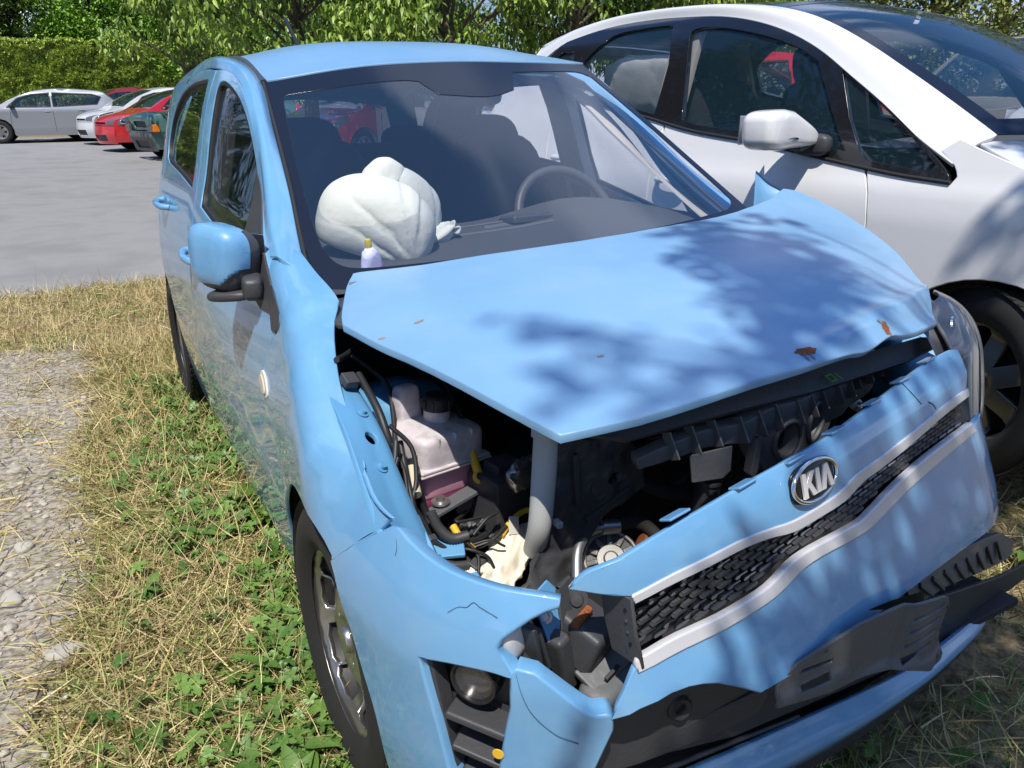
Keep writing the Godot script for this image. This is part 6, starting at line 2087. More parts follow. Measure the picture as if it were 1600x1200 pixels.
# ------------------------------------------------------------ parked cars further off
# spec: paint, label, group, at, turn, L W H (metres), kind of shape
func far_car(called: String, label: String, at: Vector2, turn: float, paint: Material, o := {}) -> Node3D:
	var H: float = o.get("h", 1.46)
	var W: float = o.get("w", 1.70) * 0.5
	var fo: float = o.get("front", 0.82)
	var wb: float = o.get("base", 2.5)
	var ro: float = o.get("rear", 0.65)
	var R: float = o.get("wheel", 0.31)
	var hood: float = o.get("hood", 0.93)
	var boxy: float = o.get("boxy", 0.0)
	var bumper: Material = o.get("bumper", paint)
	var back := -(wb + ro)
	var car := thing(called, label, "car", Vector3(at.x, gh(at.x, at.y), at.y), turn, "cars parked across the car park")
	var zc: float = o.get("cowl", 0.02 - boxy * 0.25)
	var zt := zc - lerpf(0.95, 0.55, boxy)
	var B := itp([back - 0.02, back + 0.12, back + 0.5, -1.0, 0.1, fo - 0.45, fo - 0.18, fo], [W * 0.84, W * 0.93, W * 0.985, W, W * 0.99, W * 0.95, W * 0.87, W * 0.78])
	var D := itp([0.0, 0.25, 0.45, 0.62 * H, 0.68 * H, 0.80 * H, 0.92 * H, H], [0.08, 0.03, 0.0, 0.0, 0.035, 0.10, lerpf(0.17, 0.13, boxy), lerpf(0.27, 0.20, boxy)])
	var side := func(s: float, inset: float) -> Callable:
		return func(p: Vector2) -> Vector3: return Vector3(s * (B.call(p.x) - D.call(p.y) - inset), p.y, p.x)
	var nose := lerpf(0.13, 0.04, boxy)
	# centre-line profile in runs: [name, [[z, y], ...]]
	var e := lerpf(0.0, 0.06, boxy)
	var bumper_run := [[fo - 0.05, 0.2], [fo, 0.36], [fo + e, 0.48], [fo - 0.02 + e, 0.60]]
	var hood_run := [[fo - 0.03, 0.62], [fo - 0.06 + e, hood - 0.20 + boxy * 0.08], [fo - 0.30 + e * 2.0, hood - 0.10 + boxy * 0.06], [fo - 0.62, hood - 0.03], [zc, hood + 0.03]]
	var screen_run := [[zc, hood + 0.03], [lerpf(zc, zt, 0.5), lerpf(hood, H, 0.56)], [zt, H - 0.06]]
	var roof_run := [[zt, H - 0.06], [zt - 0.4, H - 0.005], [zt - 0.9, H], [back + 0.62, H - 0.05], [back + 0.42 - boxy * 0.2, H - 0.10]]
	var rear_run := [[back + 0.42 - boxy * 0.2, H - 0.10], [back + 0.18, 0.78 * H], [back + 0.05, 0.66 * H]]
	var tail_run := [[back + 0.05, 0.66 * H], [back, 0.45 * H], [back + 0.02, 0.3], [back + 0.08, 0.22]]
	var c0 := Vector3(0, 0.7, -1.2)
	var sheet_of := func(run: Array) -> Callable:
		var P := []
		for q in run:
			P.append(Vector3(0, q[1], q[0]))
		return func(p: Vector2) -> Vector3:
			var q := along(P, p.y)
			var x: float = B.call(q.z) - D.call(q.y)
			var t := p.x * 2.0 - 1.0
			var k := 1.0 - t * t
			var fr := smoothstep(0.0, fo, q.z)
			return Vector3(x * t, q.y + 0.035 * k * smoothstep(0.6, 0.9, q.y), q.z + nose * k * fr - 0.07 * k * smoothstep(back + 0.6, back, q.z))
	var m := MB.new()
	panel(m, sheet_of.call(bumper_run), rectp(0, 0, 1, 1), [rectp(0.22, 0.12, 0.78, 0.46)], Vector2(0.08, 0.2), 0.02, 0.003, c0)
	var fb := obj("front_bumper", m, bumper, car)
	m = MB.new()
	panel(m, func(p: Vector2) -> Vector3: return sheet_of.call(bumper_run).call(p) - Vector3(0, 0, 0.03), rectp(0.1, 0.05, 0.9, 0.95), [], Vector2(0.1, 0.2), 0.0)
	obj("grille", m, M.black, fb)
	m = MB.new()
	panel(m, sheet_of.call(hood_run), rectp(0, 0, 1, 0.985), [rectp(0.24, 0.04, 0.76, 0.15)], Vector2(0.07, 0.07), 0.015, 0.003, c0)
	var hd := obj("bonnet", m, paint, car)
	m = MB.new()
	panel(m, func(p: Vector2) -> Vector3: return sheet_of.call(hood_run).call(p) - Vector3(0, 0.02, 0.03), rectp(0.02, 0.0, 0.98, 0.4), [], Vector2(0.1, 0.2), 0.0)
	obj("upper_grille", m, M.black, hd)
	m = MB.new()
	panel(m, sheet_of.call(screen_run), rectp(0.04, 0.02, 0.96, 0.98), [], Vector2(0.1, 0.1), 0.0, 0.0, c0)
	obj("windscreen", m, M.tint, car)
	m = MB.new()
	panel(m, sheet_of.call(screen_run), rectp(0.0, 0.0, 1, 1), [rectp(0.05, 0.03, 0.95, 0.97)], Vector2(0.1, 0.1), 0.012, 0.002, c0)
	obj("screen_pillar", m, paint, car)
	m = MB.new()
	panel(m, sheet_of.call(roof_run), rectp(0, 0, 1, 1), [], Vector2(0.1, 0.1), 0.015, 0.002, c0)
	obj("roof", m, paint, car)
	m = MB.new()
	panel(m, sheet_of.call(rear_run), rectp(0, 0, 1, 1), [rectp(0.1, 0.12, 0.9, 0.92)], Vector2(0.1, 0.2), 0.015, 0.002, c0)
	var tg := obj("tailgate", m, paint, car)
	m = MB.new()
	panel(m, sheet_of.call(rear_run), rectp(0.1, 0.12, 0.9, 0.92), [], Vector2(0.1, 0.2), 0.0, 0.0, c0)
	obj("window", m, M.tint, tg)
	m = MB.new()
	panel(m, sheet_of.call(tail_run), rectp(0, 0, 1, 1), [], Vector2(0.1, 0.2), 0.015, 0.002, c0)
	obj("rear_bumper", m, bumper if boxy > 0.5 else paint, car)
	var belt := itp([back, -1.0, zc], [0.70 * H, 0.655 * H, hood + 0.035])
	for s in [-1.0, 1.0]:
		var f: Callable = side.call(s, 0.0)
		# side outline
		var out := cv([[fo - 0.03, 0.24], [fo, 0.36], [fo + e, 0.48], [fo - 0.02 + e, 0.60]], 2)
		out.append_array(cv(hood_run.slice(1), 3))
		out.append_array(cv(screen_run, 3))
		out.append_array(cv(roof_run.slice(1), 3))
		out.append_array(cv(rear_run, 3))
		out.append_array(cv(tail_run, 2))
		out.append(Vector2(-wb - R - 0.05, 0.24))
		out.append_array(arc(Vector2(-wb, R), R + 0.05, 190, -10, 14))
		out.append_array(v2([[-wb + R + 0.07, 0.2], [-R - 0.07, 0.2]]))
		out.append_array(arc(Vector2(0, R), R + 0.05, 190, -10, 14))
		out.append(Vector2(R + 0.06, 0.24))
		var bp := zt - 0.42
		var w1 := v2([[zc - 0.30, belt.call(zc - 0.3) + 0.02], [bp, belt.call(bp) + 0.02], [bp, H - 0.105], [zt + 0.02, H - 0.14], [lerpf(zc, zt, 0.62), lerpf(hood, H, 0.55)]])
		var w2 := v2([[bp - 0.07, belt.call(bp) + 0.02], [back + 0.62, belt.call(back) + 0.02], [back + 0.50, lerpf(0.70 * H, H, 0.5)], [back + 0.72, H - 0.14], [bp - 0.07, H - 0.10]])
		m = MB.new()
		panel(m, f, out, [w1, w2], Vector2(0.12, 0.09), 0.02, 0.003, c0)
		var sd := obj("side_body", m, paint, car)
		for w in [w1, w2]:
			m = MB.new()
			panel(m, side.call(s, 0.008), grow(w, 0.003), [], Vector2(0.3, 0.3), 0.0, 0.0, c0)
			obj("window", m, M.tint, sd)
			m = MB.new()
			panel(m, side.call(s, -0.002), grow(w, 0.018), [grow(w, -0.004)], Vector2(0.2, 0.2), 0.006, 0.001, c0)
			obj("window_seal", m, M.seal, sd)
		# door gaps and handle
		for z in [zc - 0.38, bp - 0.04, back + 0.95]:
			m = MB.new()
			var pts := []
			for k in 6:
				pts.append(f.call(Vector2(z + (0.06 * (1 - k / 5.0) if z > -1 else 0.0), lerpf(0.3, belt.call(z), k / 5.0))))
			tube(m, pts, 0.005, 0.005, 4, 2)
			obj("door_gap", m, M.seal, sd)
		for z in [bp + 0.10, back + 1.05]:
			m = MB.new()
			rbox(m, Vector3(0.03, 0.025, 0.16), 0.01, Transform3D(Basis(), f.call(Vector2(z, belt.call(z) - 0.10))))
			obj("handle", m, paint if boxy < 0.5 else M.plastic, sd)
		m = MB.new()
		sup(m, Transform3D(Basis(), f.call(Vector2(zc - 0.42, belt.call(zc - 0.42) + 0.05)) + Vector3(s * 0.085, 0, 0)), Vector3(0.10, 0.065, 0.06), 0.7, 0.7, 16, 10)
		obj("door_mirror", m, o.get("mirror", paint), car)
		m = MB.new()
		if boxy > 0.5:
			rbox(m, Vector3(0.22, 0.15, 0.06), 0.01, xfm(Vector3(s * (W * 0.76), 0.66, fo + e - 0.02)))
			obj("headlight", m, M.lamp_inner, car)
			m = MB.new()
			rbox(m, Vector3(0.10, 0.15, 0.14), 0.015, xfm(Vector3(s * (W * 0.90), 0.66, fo + e - 0.08)))
			obj("indicator", m, M.amber, car)
		else:
			var hl: Array = [[fo - 0.09, 0.62], [fo - 0.09, 0.70], [fo - 0.24, hood - 0.13], [fo - 0.52, hood - 0.075], [fo - 0.42, hood - 0.17], [fo - 0.22, 0.64]]
			panel(m, side.call(s, -0.008), cv(hl, 2), [], Vector2(0.06, 0.06), 0.02, 0.006, c0)
			var h := obj("headlight", m, M.lamp_inner, car)
			m = MB.new()
			panel(m, func(p: Vector2) -> Vector3: return sheet_of.call(hood_run).call(p) + Vector3(0, 0.004, 0.007), v2([[0.5 - s * 0.47, 0.03], [0.5 - s * 0.28, 0.03], [0.5 - s * 0.30, 0.20], [0.5 - s * 0.44, 0.36], [0.5 - s * 0.49, 0.40]]), [], Vector2(0.06, 0.06), 0.01, 0.004, c0)
			obj("lamp_glass", m, M.lamp_inner, h)
			m = MB.new()
			sup(m, Transform3D(Basis(), f.call(Vector2(fo - 0.20, 0.70))), Vector3(0.03, 0.055, 0.07), 0.8, 0.8, 14, 10)
			obj("lamp_bowl", m, M.chrome, h)
		m = MB.new()
		panel(m, side.call(s, -0.006), cv([[back + 0.05, 0.48 * H], [back + 0.30, 0.56 * H], [back + 0.26, 0.66 * H], [back + 0.16, 0.80 * H], [back + 0.06, 0.66 * H]], 2), [], Vector2(0.1, 0.1), 0.02, 0.005, c0)
		obj("tail_light", m, M.red_lamp, car)
		for z in [0.0, -wb]:
			far_wheel(car, Vector3(s * (W - 0.10), R, z), s, R, o.get("rim", M.alloy))
	m = MB.new()
	rbox(m, Vector3(W * 1.6, 0.1, wb + 1.0), 0.02, xfm(Vector3(0, 0.3, -wb * 0.5)))
	rbox(m, Vector3(W * 1.5, 0.5, 0.05), 0.02, xfm(Vector3(0, 0.6, zc - 0.2)))
	for x in [-0.36, 0.36]:
		rbox(m, Vector3(0.46, 0.62, 0.14), 0.06, xfm(Vector3(x, 0.80, zt - 0.35), -12, 0, 0))
		rbox(m, Vector3(0.24, 0.18, 0.10), 0.04, xfm(Vector3(x, 1.20, zt - 0.44), -12, 0, 0))
	rbox(m, Vector3(1.2, 0.6, 0.14), 0.06, xfm(Vector3(0, 0.80, back + 0.75), -14, 0, 0))
	obj("cabin", m, M.seat, car)
	return car

func far_wheel(car: Node3D, c: Vector3, s: float, R: float, rim: Material) -> void:
	var xf := Transform3D(Basis(Vector3(0, 0, 1), Vector3(s, 0, 0), Vector3(0, 1, 0)), c)
	var wh := Node3D.new()
	wh.name = "wheel"
	car.add_child(wh, true)
	var m := MB.new()
	lathe(m, [[R * 0.64, 0.07], [R * 0.70, 0.085], [R * 0.9, 0.085], [R * 0.98, 0.06], [R, 0.03], [R, -0.08], [R * 0.6, -0.09]], 32, xf, 50.0)
	obj("tyre", m, M.rubber, wh)
	m = MB.new()
	var hl := []
	for i in 6:
		var a := TAU * i / 6.0
		var d := Vector2(cos(a), sin(a)) * R * 0.64
		var n := d.orthogonal()
		hl.append(PackedVector2Array([d * 0.36, d * 0.84 + n * 0.26, d * 0.84 - n * 0.26]))
	panel(m, func(p: Vector2) -> Vector3: return xf * Vector3(p.x, 0.07 - 0.02 * smoothstep(R * 0.66, R * 0.4, p.length()), p.y), oval(Vector2.ZERO, R * 0.65, R * 0.65, 0, 24), hl, Vector2(R * 0.15, R * 0.15), 0.012, 0.003, c - Vector3(s, 0, 0))
	obj("rim", m, rim, wh)
	m = MB.new()
	lathe(m, [[0.0, 0.02], [R * 0.62, 0.02]], 20, xf)
	obj("brake_drum", m, M.black, wh)

func build_far_cars() -> void:
	var red := mt(Color(0.50, 0.008, 0.012), 0.35, 0.0, 1.0)
	var dark_red := mt(Color(0.22, 0.008, 0.02), 0.35, 0.0, 1.0)
	var silver := mt(Color(0.30, 0.315, 0.335), 0.35, 0.35, 1.0)
	var teal := mt(Color(0.055, 0.15, 0.14), 0.4, 0.0, 0.8)
	var black := mt(Color(0.015, 0.016, 0.02), 0.3, 0.0, 1.0)
	var beige := mt(Color(0.30, 0.27, 0.205), 0.4, 0.2, 0.8)
	var white := mt(Color(0.58, 0.59, 0.60), 0.4, 0.0, 1.0)
	var grey := mt(Color(0.10, 0.10, 0.105), 0.6)
	var row := deg_to_rad(-74.0)
	far_car("silver_hatchback", "silver five-door hatchback seen side-on at the left end of the car park", Vector2(-2.55, -26.2), deg_to_rad(-93), silver, {"h": 1.43, "hood": 0.90, "front": 0.88, "rim": M.alloy, "mirror": M.black})
	far_car("teal_hatchback", "old boxy teal hatchback with grey bumper and orange indicator, nearest of its row", Vector2(1.02, -17.6), row, teal, {"h": 1.42, "front": 0.66, "base": 2.2, "boxy": 1.0, "hood": 0.98, "bumper": grey, "rim": M.lamp_white, "w": 1.55, "wheel": 0.28, "mirror": M.black})
	far_car("red_hatchback", "bright red hatchback with black door mirror between the teal and white cars", Vector2(0.62, -20.8), row, red, {"h": 1.45, "front": 0.85, "mirror": M.black})
	far_car("white_hatchback", "white hatchback with dark headlight behind the bright red hatchback", Vector2(0.26, -24.0), row, white, {"h": 1.47})
	far_car("dark_red_hatchback", "dark red hatchback behind the white hatchback, farthest of the nose-out row", Vector2(-0.50, -27.0), row, dark_red, {"h": 1.47})
	far_car("black_hatchback", "small black car partly hidden behind the silver hatchback", Vector2(-0.2, -31.6), deg_to_rad(-95), black, {"h": 1.45})
	far_car("crimson_car", "crimson car cut off by the left edge of the picture, beyond the silver hatchback", Vector2(-5.4, -30.5), deg_to_rad(95), dark_red, {"h": 1.45})
	far_car("white_estate", "white estate with pale roof behind the dark red hatchback", Vector2(2.2, -30.2), row, white, {"h": 1.56, "rear": 0.8})
	far_car("scarlet_hatchback", "scarlet hatchback glimpsed through the blue car's rear windows", Vector2(3.3, -13.6), deg_to_rad(-62), red, {"h": 1.5})
	far_car("pale_hatchback", "pale white hatchback behind the blue car, glimpsed past its driver's headrest", Vector2(5.6, -12.4), deg_to_rad(40), white, {"h": 1.5})
	far_car("maroon_hatchback", "maroon hatchback behind the blue car, next to the pale white one", Vector2(7.2, -13.6), deg_to_rad(40), dark_red, {"h": 1.5})
	far_car("red_suv", "tall red car seen through the white car's front window", Vector2(8.0, -6.0), deg_to_rad(75), red, {"h": 1.66, "w": 1.8, "wheel": 0.34, "hood": 1.05})
	far_car("beige_van", "beige van with door handles seen through the white car's windscreen", Vector2(7.9, -4.5), deg_to_rad(-100), beige, {"h": 1.85, "w": 1.8, "boxy": 0.6, "hood": 1.1, "wheel": 0.32})
	far_car("black_saloon", "black hatchback with red tail lights on the left, mirrored in the blue car's door glass", Vector2(-4.6, -6.6), deg_to_rad(170), black, {"h": 1.45})
# ------------------------------------------------------------ leaves and plants
func leaf_mesh(l: float, w: float, bend: float, seg := 3) -> ArrayMesh:
	var m := MB.new()
	for i in seg + 1:
		var t := float(i) / seg
		var ww := w * (sin(PI * pow(t, 0.75)) if i > 0 and i < seg else 0.03)
		var y := -bend * l * t * t
		for k in [-1, 0, 1]:
			m.vert(Vector3(k * ww * 0.5, y + absf(k) * ww * 0.16, l * t), Vector3(k * -0.35, 1, bend * t).normalized(), Vector2(0.5 + 0.5 * k, t))
	for i in seg:
		for k in 2:
			var a := i * 3 + k
			m.quad(a, a + 1, a + 4, a + 3)
	return m.mesh()

func leaf_mat(backlight := 0.35) -> StandardMaterial3D:
	var m := mt(Color.WHITE, 0.45)
	m.vertex_color_use_as_albedo = true
	m.backlight_enabled = true
	m.backlight = Color(backlight, backlight, backlight * 0.5)
	return m

func cloud(called: String, parent: Node, mesh: Mesh, mat: Material, T: Array, cols: Array) -> MultiMeshInstance3D:
	var mm := MultiMesh.new()
	mm.transform_format = MultiMesh.TRANSFORM_3D
	mm.use_colors = true
	mm.mesh = mesh
	mm.instance_count = T.size()
	for i in T.size():
		mm.set_instance_transform(i, T[i])
		mm.set_instance_color(i, cols[i])
	var o := MultiMeshInstance3D.new()
	o.multimesh = mm
	o.material_override = mat
	o.name = called if parent != self else numbered(called)
	o.set_meta("kind", "stuff")
	parent.add_child(o, true)
	return o

# leaves in clumps: each clump [centre, radii, leaves]; leaves sit on twigs near the clump's shell and droop
func crown(called: String, parent: Node, clumps: Array, mesh: Mesh, mat: Material, base: Color, tipc: Color, droop: float, size := Vector2(0.75, 1.3)) -> void:
	var T := []
	var C := []
	for c in clumps:
		for i in c[2]:
			var d := Vector3(rng.randfn(), rng.randfn(), rng.randfn()).normalized()
			var r := pow(rng.randf(), 0.45)
			var p: Vector3 = c[0] + d * r * c[1]
			var yaw := rng.randf() * TAU
			var b := Basis(Vector3.UP, yaw) * Basis(Vector3.RIGHT, droop + rng.randfn() * 0.45) * Basis(Vector3.BACK, rng.randfn() * 0.5)
			T.append(Transform3D(b.scaled(Vector3.ONE * rng.randf_range(size.x, size.y)), p))
			var k := rng.randf()
			C.append(base.lerp(tipc, k * k) * rng.randf_range(0.75, 1.2))
	cloud(called, parent, mesh, mat, T, C)

func limb(m: MB, pts: Array, r0: float, r1: float) -> void:
	tube(m, pts, r0, r1, 7, 4)

func tree(called: String, label: String, at: Vector3, height: float, spread: float, crowns: int, leaves: int, mesh: Mesh, mat: Material, base: Color, tipc: Color, droop: float, low := 0.25, group := "trees behind the car park") -> Node3D:
	var t := thing(called, label, "tree", at, 0.0, group)
	var m := MB.new()
	var top := Vector3(rng.randf_range(-0.3, 0.3), height * 0.85, rng.randf_range(-0.3, 0.3))
	limb(m, [Vector3(0, -0.2, 0), Vector3(rng.randf_range(-0.1, 0.1), height * 0.3, 0.05), top * 0.65, top], height * 0.028 + 0.03, 0.02)
	var clumps := []
	for i in crowns:
		var a := rng.randf() * TAU
		var hh := lerpf(low, 1.0, (i + rng.randf()) / crowns)
		var w := spread * sqrt(clampf(1.0 - pow((hh - 0.5) * 1.55, 2.0), 0.12, 1.0)) * rng.randf_range(0.45, 1.0)
		var c := Vector3(cos(a) * w, hh * height, sin(a) * w)
		var st := Vector3(0, maxf(c.y - w * 0.8, height * 0.12), 0).lerp(top, 0.1)
		limb(m, [st, st.lerp(c, 0.5) + Vector3(0, 0.1, 0), c], 0.025 * height / 5.0 + 0.01, 0.006)
		var rr := spread * rng.randf_range(0.30, 0.48)
		clumps.append([c, Vector3(rr, rr * 0.72, rr), int(leaves / float(crowns) * rng.randf_range(0.7, 1.3))])
	obj("trunk", m, M.bark, t)
	crown("crown", t, clumps, mesh, mat, base, tipc, droop)
	return t

func build_trees() -> void:
	M.bark = tri_mat(mt(Color.WHITE, 0.95), noise_tex(0.03, [Color(0.05, 0.036, 0.025), Color(0.14, 0.11, 0.08), Color(0.09, 0.07, 0.05)], [0.2, 0.55, 0.85], 256), bump_tex(0.06, 8.0, 256), 3.0)
	M.leaf = leaf_mat(0.5)
	var oval_leaf := leaf_mesh(0.10, 0.055, 0.25, 2)
	var big_leaf := leaf_mesh(0.14, 0.08, 0.25, 2)
	var long_leaf := leaf_mesh(0.115, 0.046, 0.45, 4)
	# clipped hedge with a rank grassy foot
	var hx0 := -16.0
	for i in 5:
		var h := thing("hedge", ["tall clipped yellow-green hedge behind the silver hatchback, left part in view", "tall clipped yellow-green hedge behind the row of parked cars, right end in view", "clipped hedge continuing out of view to the left", "clipped hedge far out of view to the left", "clipped hedge at the far left corner"][i], "hedge", Vector3(-0.9 - 4.3 * (i - 1) if i > 0 else -0.9, 0.5, -35.2), 0.0, "hedge along the back of the car park")
		if i == 0:
			h.position.x = -0.9
		else:
			h.position.x = [0.0, 2.1, -5.2, -9.5, -13.8][i]
		var HT := []
		var HC := []
		var hn := FastNoiseLite.new()
		hn.frequency = 0.55
		hn.seed = 8
		for k in 42000:
			var x := rng.randf_range(-2.3, 2.3)
			var wx: float = x + h.position.x
			var topy := 3.2 + 0.10 * hn.get_noise_1d(wx * 2.0) - (0.9 * smoothstep(1.5, 2.3, x) if i == 1 else 0.0)
			var y := rng.randf_range(1.0, topy)
			var z := 0.75 + 0.30 * hn.get_noise_2d(wx * 2.2, y * 2.2) + 0.12 * hn.get_noise_2d(wx * 9.0, y * 9.0) - absf(rng.randfn()) * 0.12
			var tip := -0.9
			if k % 4 == 0:
				y = topy + 0.12 * hn.get_noise_2d(wx * 7.0, 3.0) - absf(rng.randfn()) * 0.06
				z = rng.randf_range(-0.8, 0.75)
				tip = 0.1
			elif y > topy - 0.25:
				z -= 0.25 * smoothstep(topy - 0.25, topy, y)
				tip = -0.4
			var b := Basis(Vector3.UP, rng.randfn() * 0.7) * Basis(Vector3.RIGHT, tip + rng.randfn() * 0.5) * Basis(Vector3.BACK, rng.randfn() * 0.5)
			HT.append(Transform3D(b.scaled(Vector3.ONE * rng.randf_range(0.7, 1.25)), Vector3(x, y, z)))
			HC.append(Color(0.26, 0.37, 0.055).lerp(Color(0.56, 0.66, 0.15), pow(rng.randf(), 1.2)) * rng.randf_range(0.8, 1.15))
		cloud("crown", h, oval_leaf, M.leaf, HT, HC)
		var m := MB.new()
		for k in 7:
			var x := -1.8 + 0.6 * k
			limb(m, [Vector3(x, -0.3, 0), Vector3(x + 0.05, 0.9, 0.05), Vector3(x - 0.1, 2.4, 0.1)], 0.05, 0.02)
		obj("stem", m, M.bark, h)
	# rank dry grass at the hedge foot
	var T := []
	var C := []
	var blade := blade_mesh(0.9, 0.02, 0.3)
	for i in 14000:
		var x := rng.randf_range(-14, 7)
		var z := rng.randf_range(-35.2, -33.6)
		var b := Basis(Vector3.UP, rng.randf() * TAU) * Basis(Vector3.RIGHT, rng.randfn() * 0.2)
		T.append(Transform3D(b.scaled(Vector3.ONE * rng.randf_range(0.6, 1.45)), Vector3(x, gh(x, z) - 0.05, z)))
		C.append(Color(0.10, 0.12, 0.03).lerp(Color(0.26, 0.22, 0.10), rng.randf()))
	cloud("bank_grass", self, blade, M.leaf, T, C)
	# dark trees above the hedge on the left, bright ones by its end
	var k := 0
	for q in [[-9.0, -39.0, 9.0, 3.2, 0], [-5.2, -38.2, 8.0, 2.7, 0], [-2.0, -39.5, 9.0, 2.8, 1], [0.8, -38.5, 8.2, 2.6, 2], [3.6, -37.0, 8.5, 2.6, 2], [5.8, -35.0, 8.5, 2.8, 2], [8.8, -35.5, 8.5, 3.0, 1], [12.5, -34.0, 9.0, 3.2, 1], [-7.5, -44.0, 9.5, 3.6, 1], [-2.5, -45.0, 9.5, 3.6, 0], [2.5, -44.0, 9.5, 3.6, 1]]:
		var cols: Array = [[Color(0.075, 0.15, 0.026), Color(0.22, 0.34, 0.06)], [Color(0.12, 0.22, 0.034), Color(0.33, 0.45, 0.09)], [Color(0.11, 0.24, 0.022), Color(0.28, 0.48, 0.06)]][q[4]]
		tree("broadleaf_tree", ["dark green tree rising above the left end of the hedge", "dark green tree above the hedge behind the silver hatchback", "mid-green tree above the middle of the hedge", "bright green tree above the hedge behind the parked row", "bright green bushy tree at the right end of the hedge", "bright green bushy tree just left of the blue roof", "mid-green tree far behind the blue car's roof", "mid-green tree far behind the walnut trees", "tall tree in the back rank above the left end of the hedge", "tall dark tree in the back rank above the middle of the hedge", "tall tree in the back rank above the right end of the hedge"][k], Vector3(q[0], gh(q[0], q[1]), q[1]), q[2], q[3], 70, 36000, big_leaf, M.leaf, cols[0], cols[1], 0.25, 0.08)
		k += 1
	# walnut-like trees with long drooping leaves behind the two near cars
	k = 0
	for q in [[2.6, -12.5, 4.6, 1.6], [4.9, -11.6, 5.0, 1.7], [6.9, -10.8, 5.0, 1.7], [9.2, -10.4, 5.0, 1.8], [1.3, -16.5, 5.6, 1.2]]:
		tree("walnut_tree", ["walnut tree with long drooping leaves behind the blue roof near its aerial", "walnut tree with long drooping leaves behind the middle of the blue roof", "walnut tree with long drooping leaves above the gap between the near cars", "walnut tree with drooping leaves above the white car's rear roof", "slim walnut tree left of the blue car's aerial, in front of the bushes"][k], Vector3(q[0], gh(q[0], q[1]), q[1]), q[2], q[3], 46, 15000, long_leaf, M.leaf, Color(0.12, 0.22, 0.025), Color(0.36, 0.47, 0.08), 0.7, 0.36)
		k += 1
	k = 0
	for q in [[13.5, -7.6, 6.0, 2.4], [16.0, -4.5, 6.0, 2.6], [17.0, -1.0, 6.0, 2.6], [12.0, -12.0, 6.5, 2.4], [14.5, -9.5, 7.5, 2.6], [20.0, -7.5, 9.0, 3.4]]:
		tree("scrub_tree", ["yellow-green scrub tree above the white car's roof at the right", "scrub tree at the right edge beyond the white car", "scrub tree beyond the white car's bonnet, out of frame", "scrub tree behind the walnut trees to the right", "taller scrub tree behind the white car's glass roof", "tall scrub tree at the back right beyond the beige van"][k], Vector3(q[0], gh(q[0], q[1]), q[1]), q[2], q[3], 40, 22000, oval_leaf, M.leaf, Color(0.11, 0.15, 0.026), Color(0.34, 0.35, 0.09), 0.3, 0.05)
		k += 1
	# hedgerow on the left, only seen mirrored in the blue door, and the tree that shades the wreck
	k = 0
	for q in [[-7.6, -9.0, 8.5, 2.6], [-7.4, -4.5, 8.0, 2.4], [-8.0, 1.5, 8.0, 2.4], [-8.0, -14.0, 10.0, 2.9], [-5.5, 9.5, 7.0, 2.4], [8.5, 9.0, 6.5, 2.4]]:
		tree("roadside_tree", ["dark roadside tree left of frame mirrored in the rear door glass", "low roadside tree left of frame mirrored in the front door glass", "roadside tree left of frame beside the camera", "tall roadside tree left of frame near the asphalt", "roadside tree behind the camera on the left", "roadside tree behind the camera on the right"][k], Vector3(q[0], gh(q[0], q[1]), q[1]), q[2], q[3], 50, 20000, big_leaf, M.leaf, Color(0.04, 0.08, 0.014), Color(0.13, 0.17, 0.04), 0.3, 0.05)
		k += 1
	shade_tree(oval_leaf)

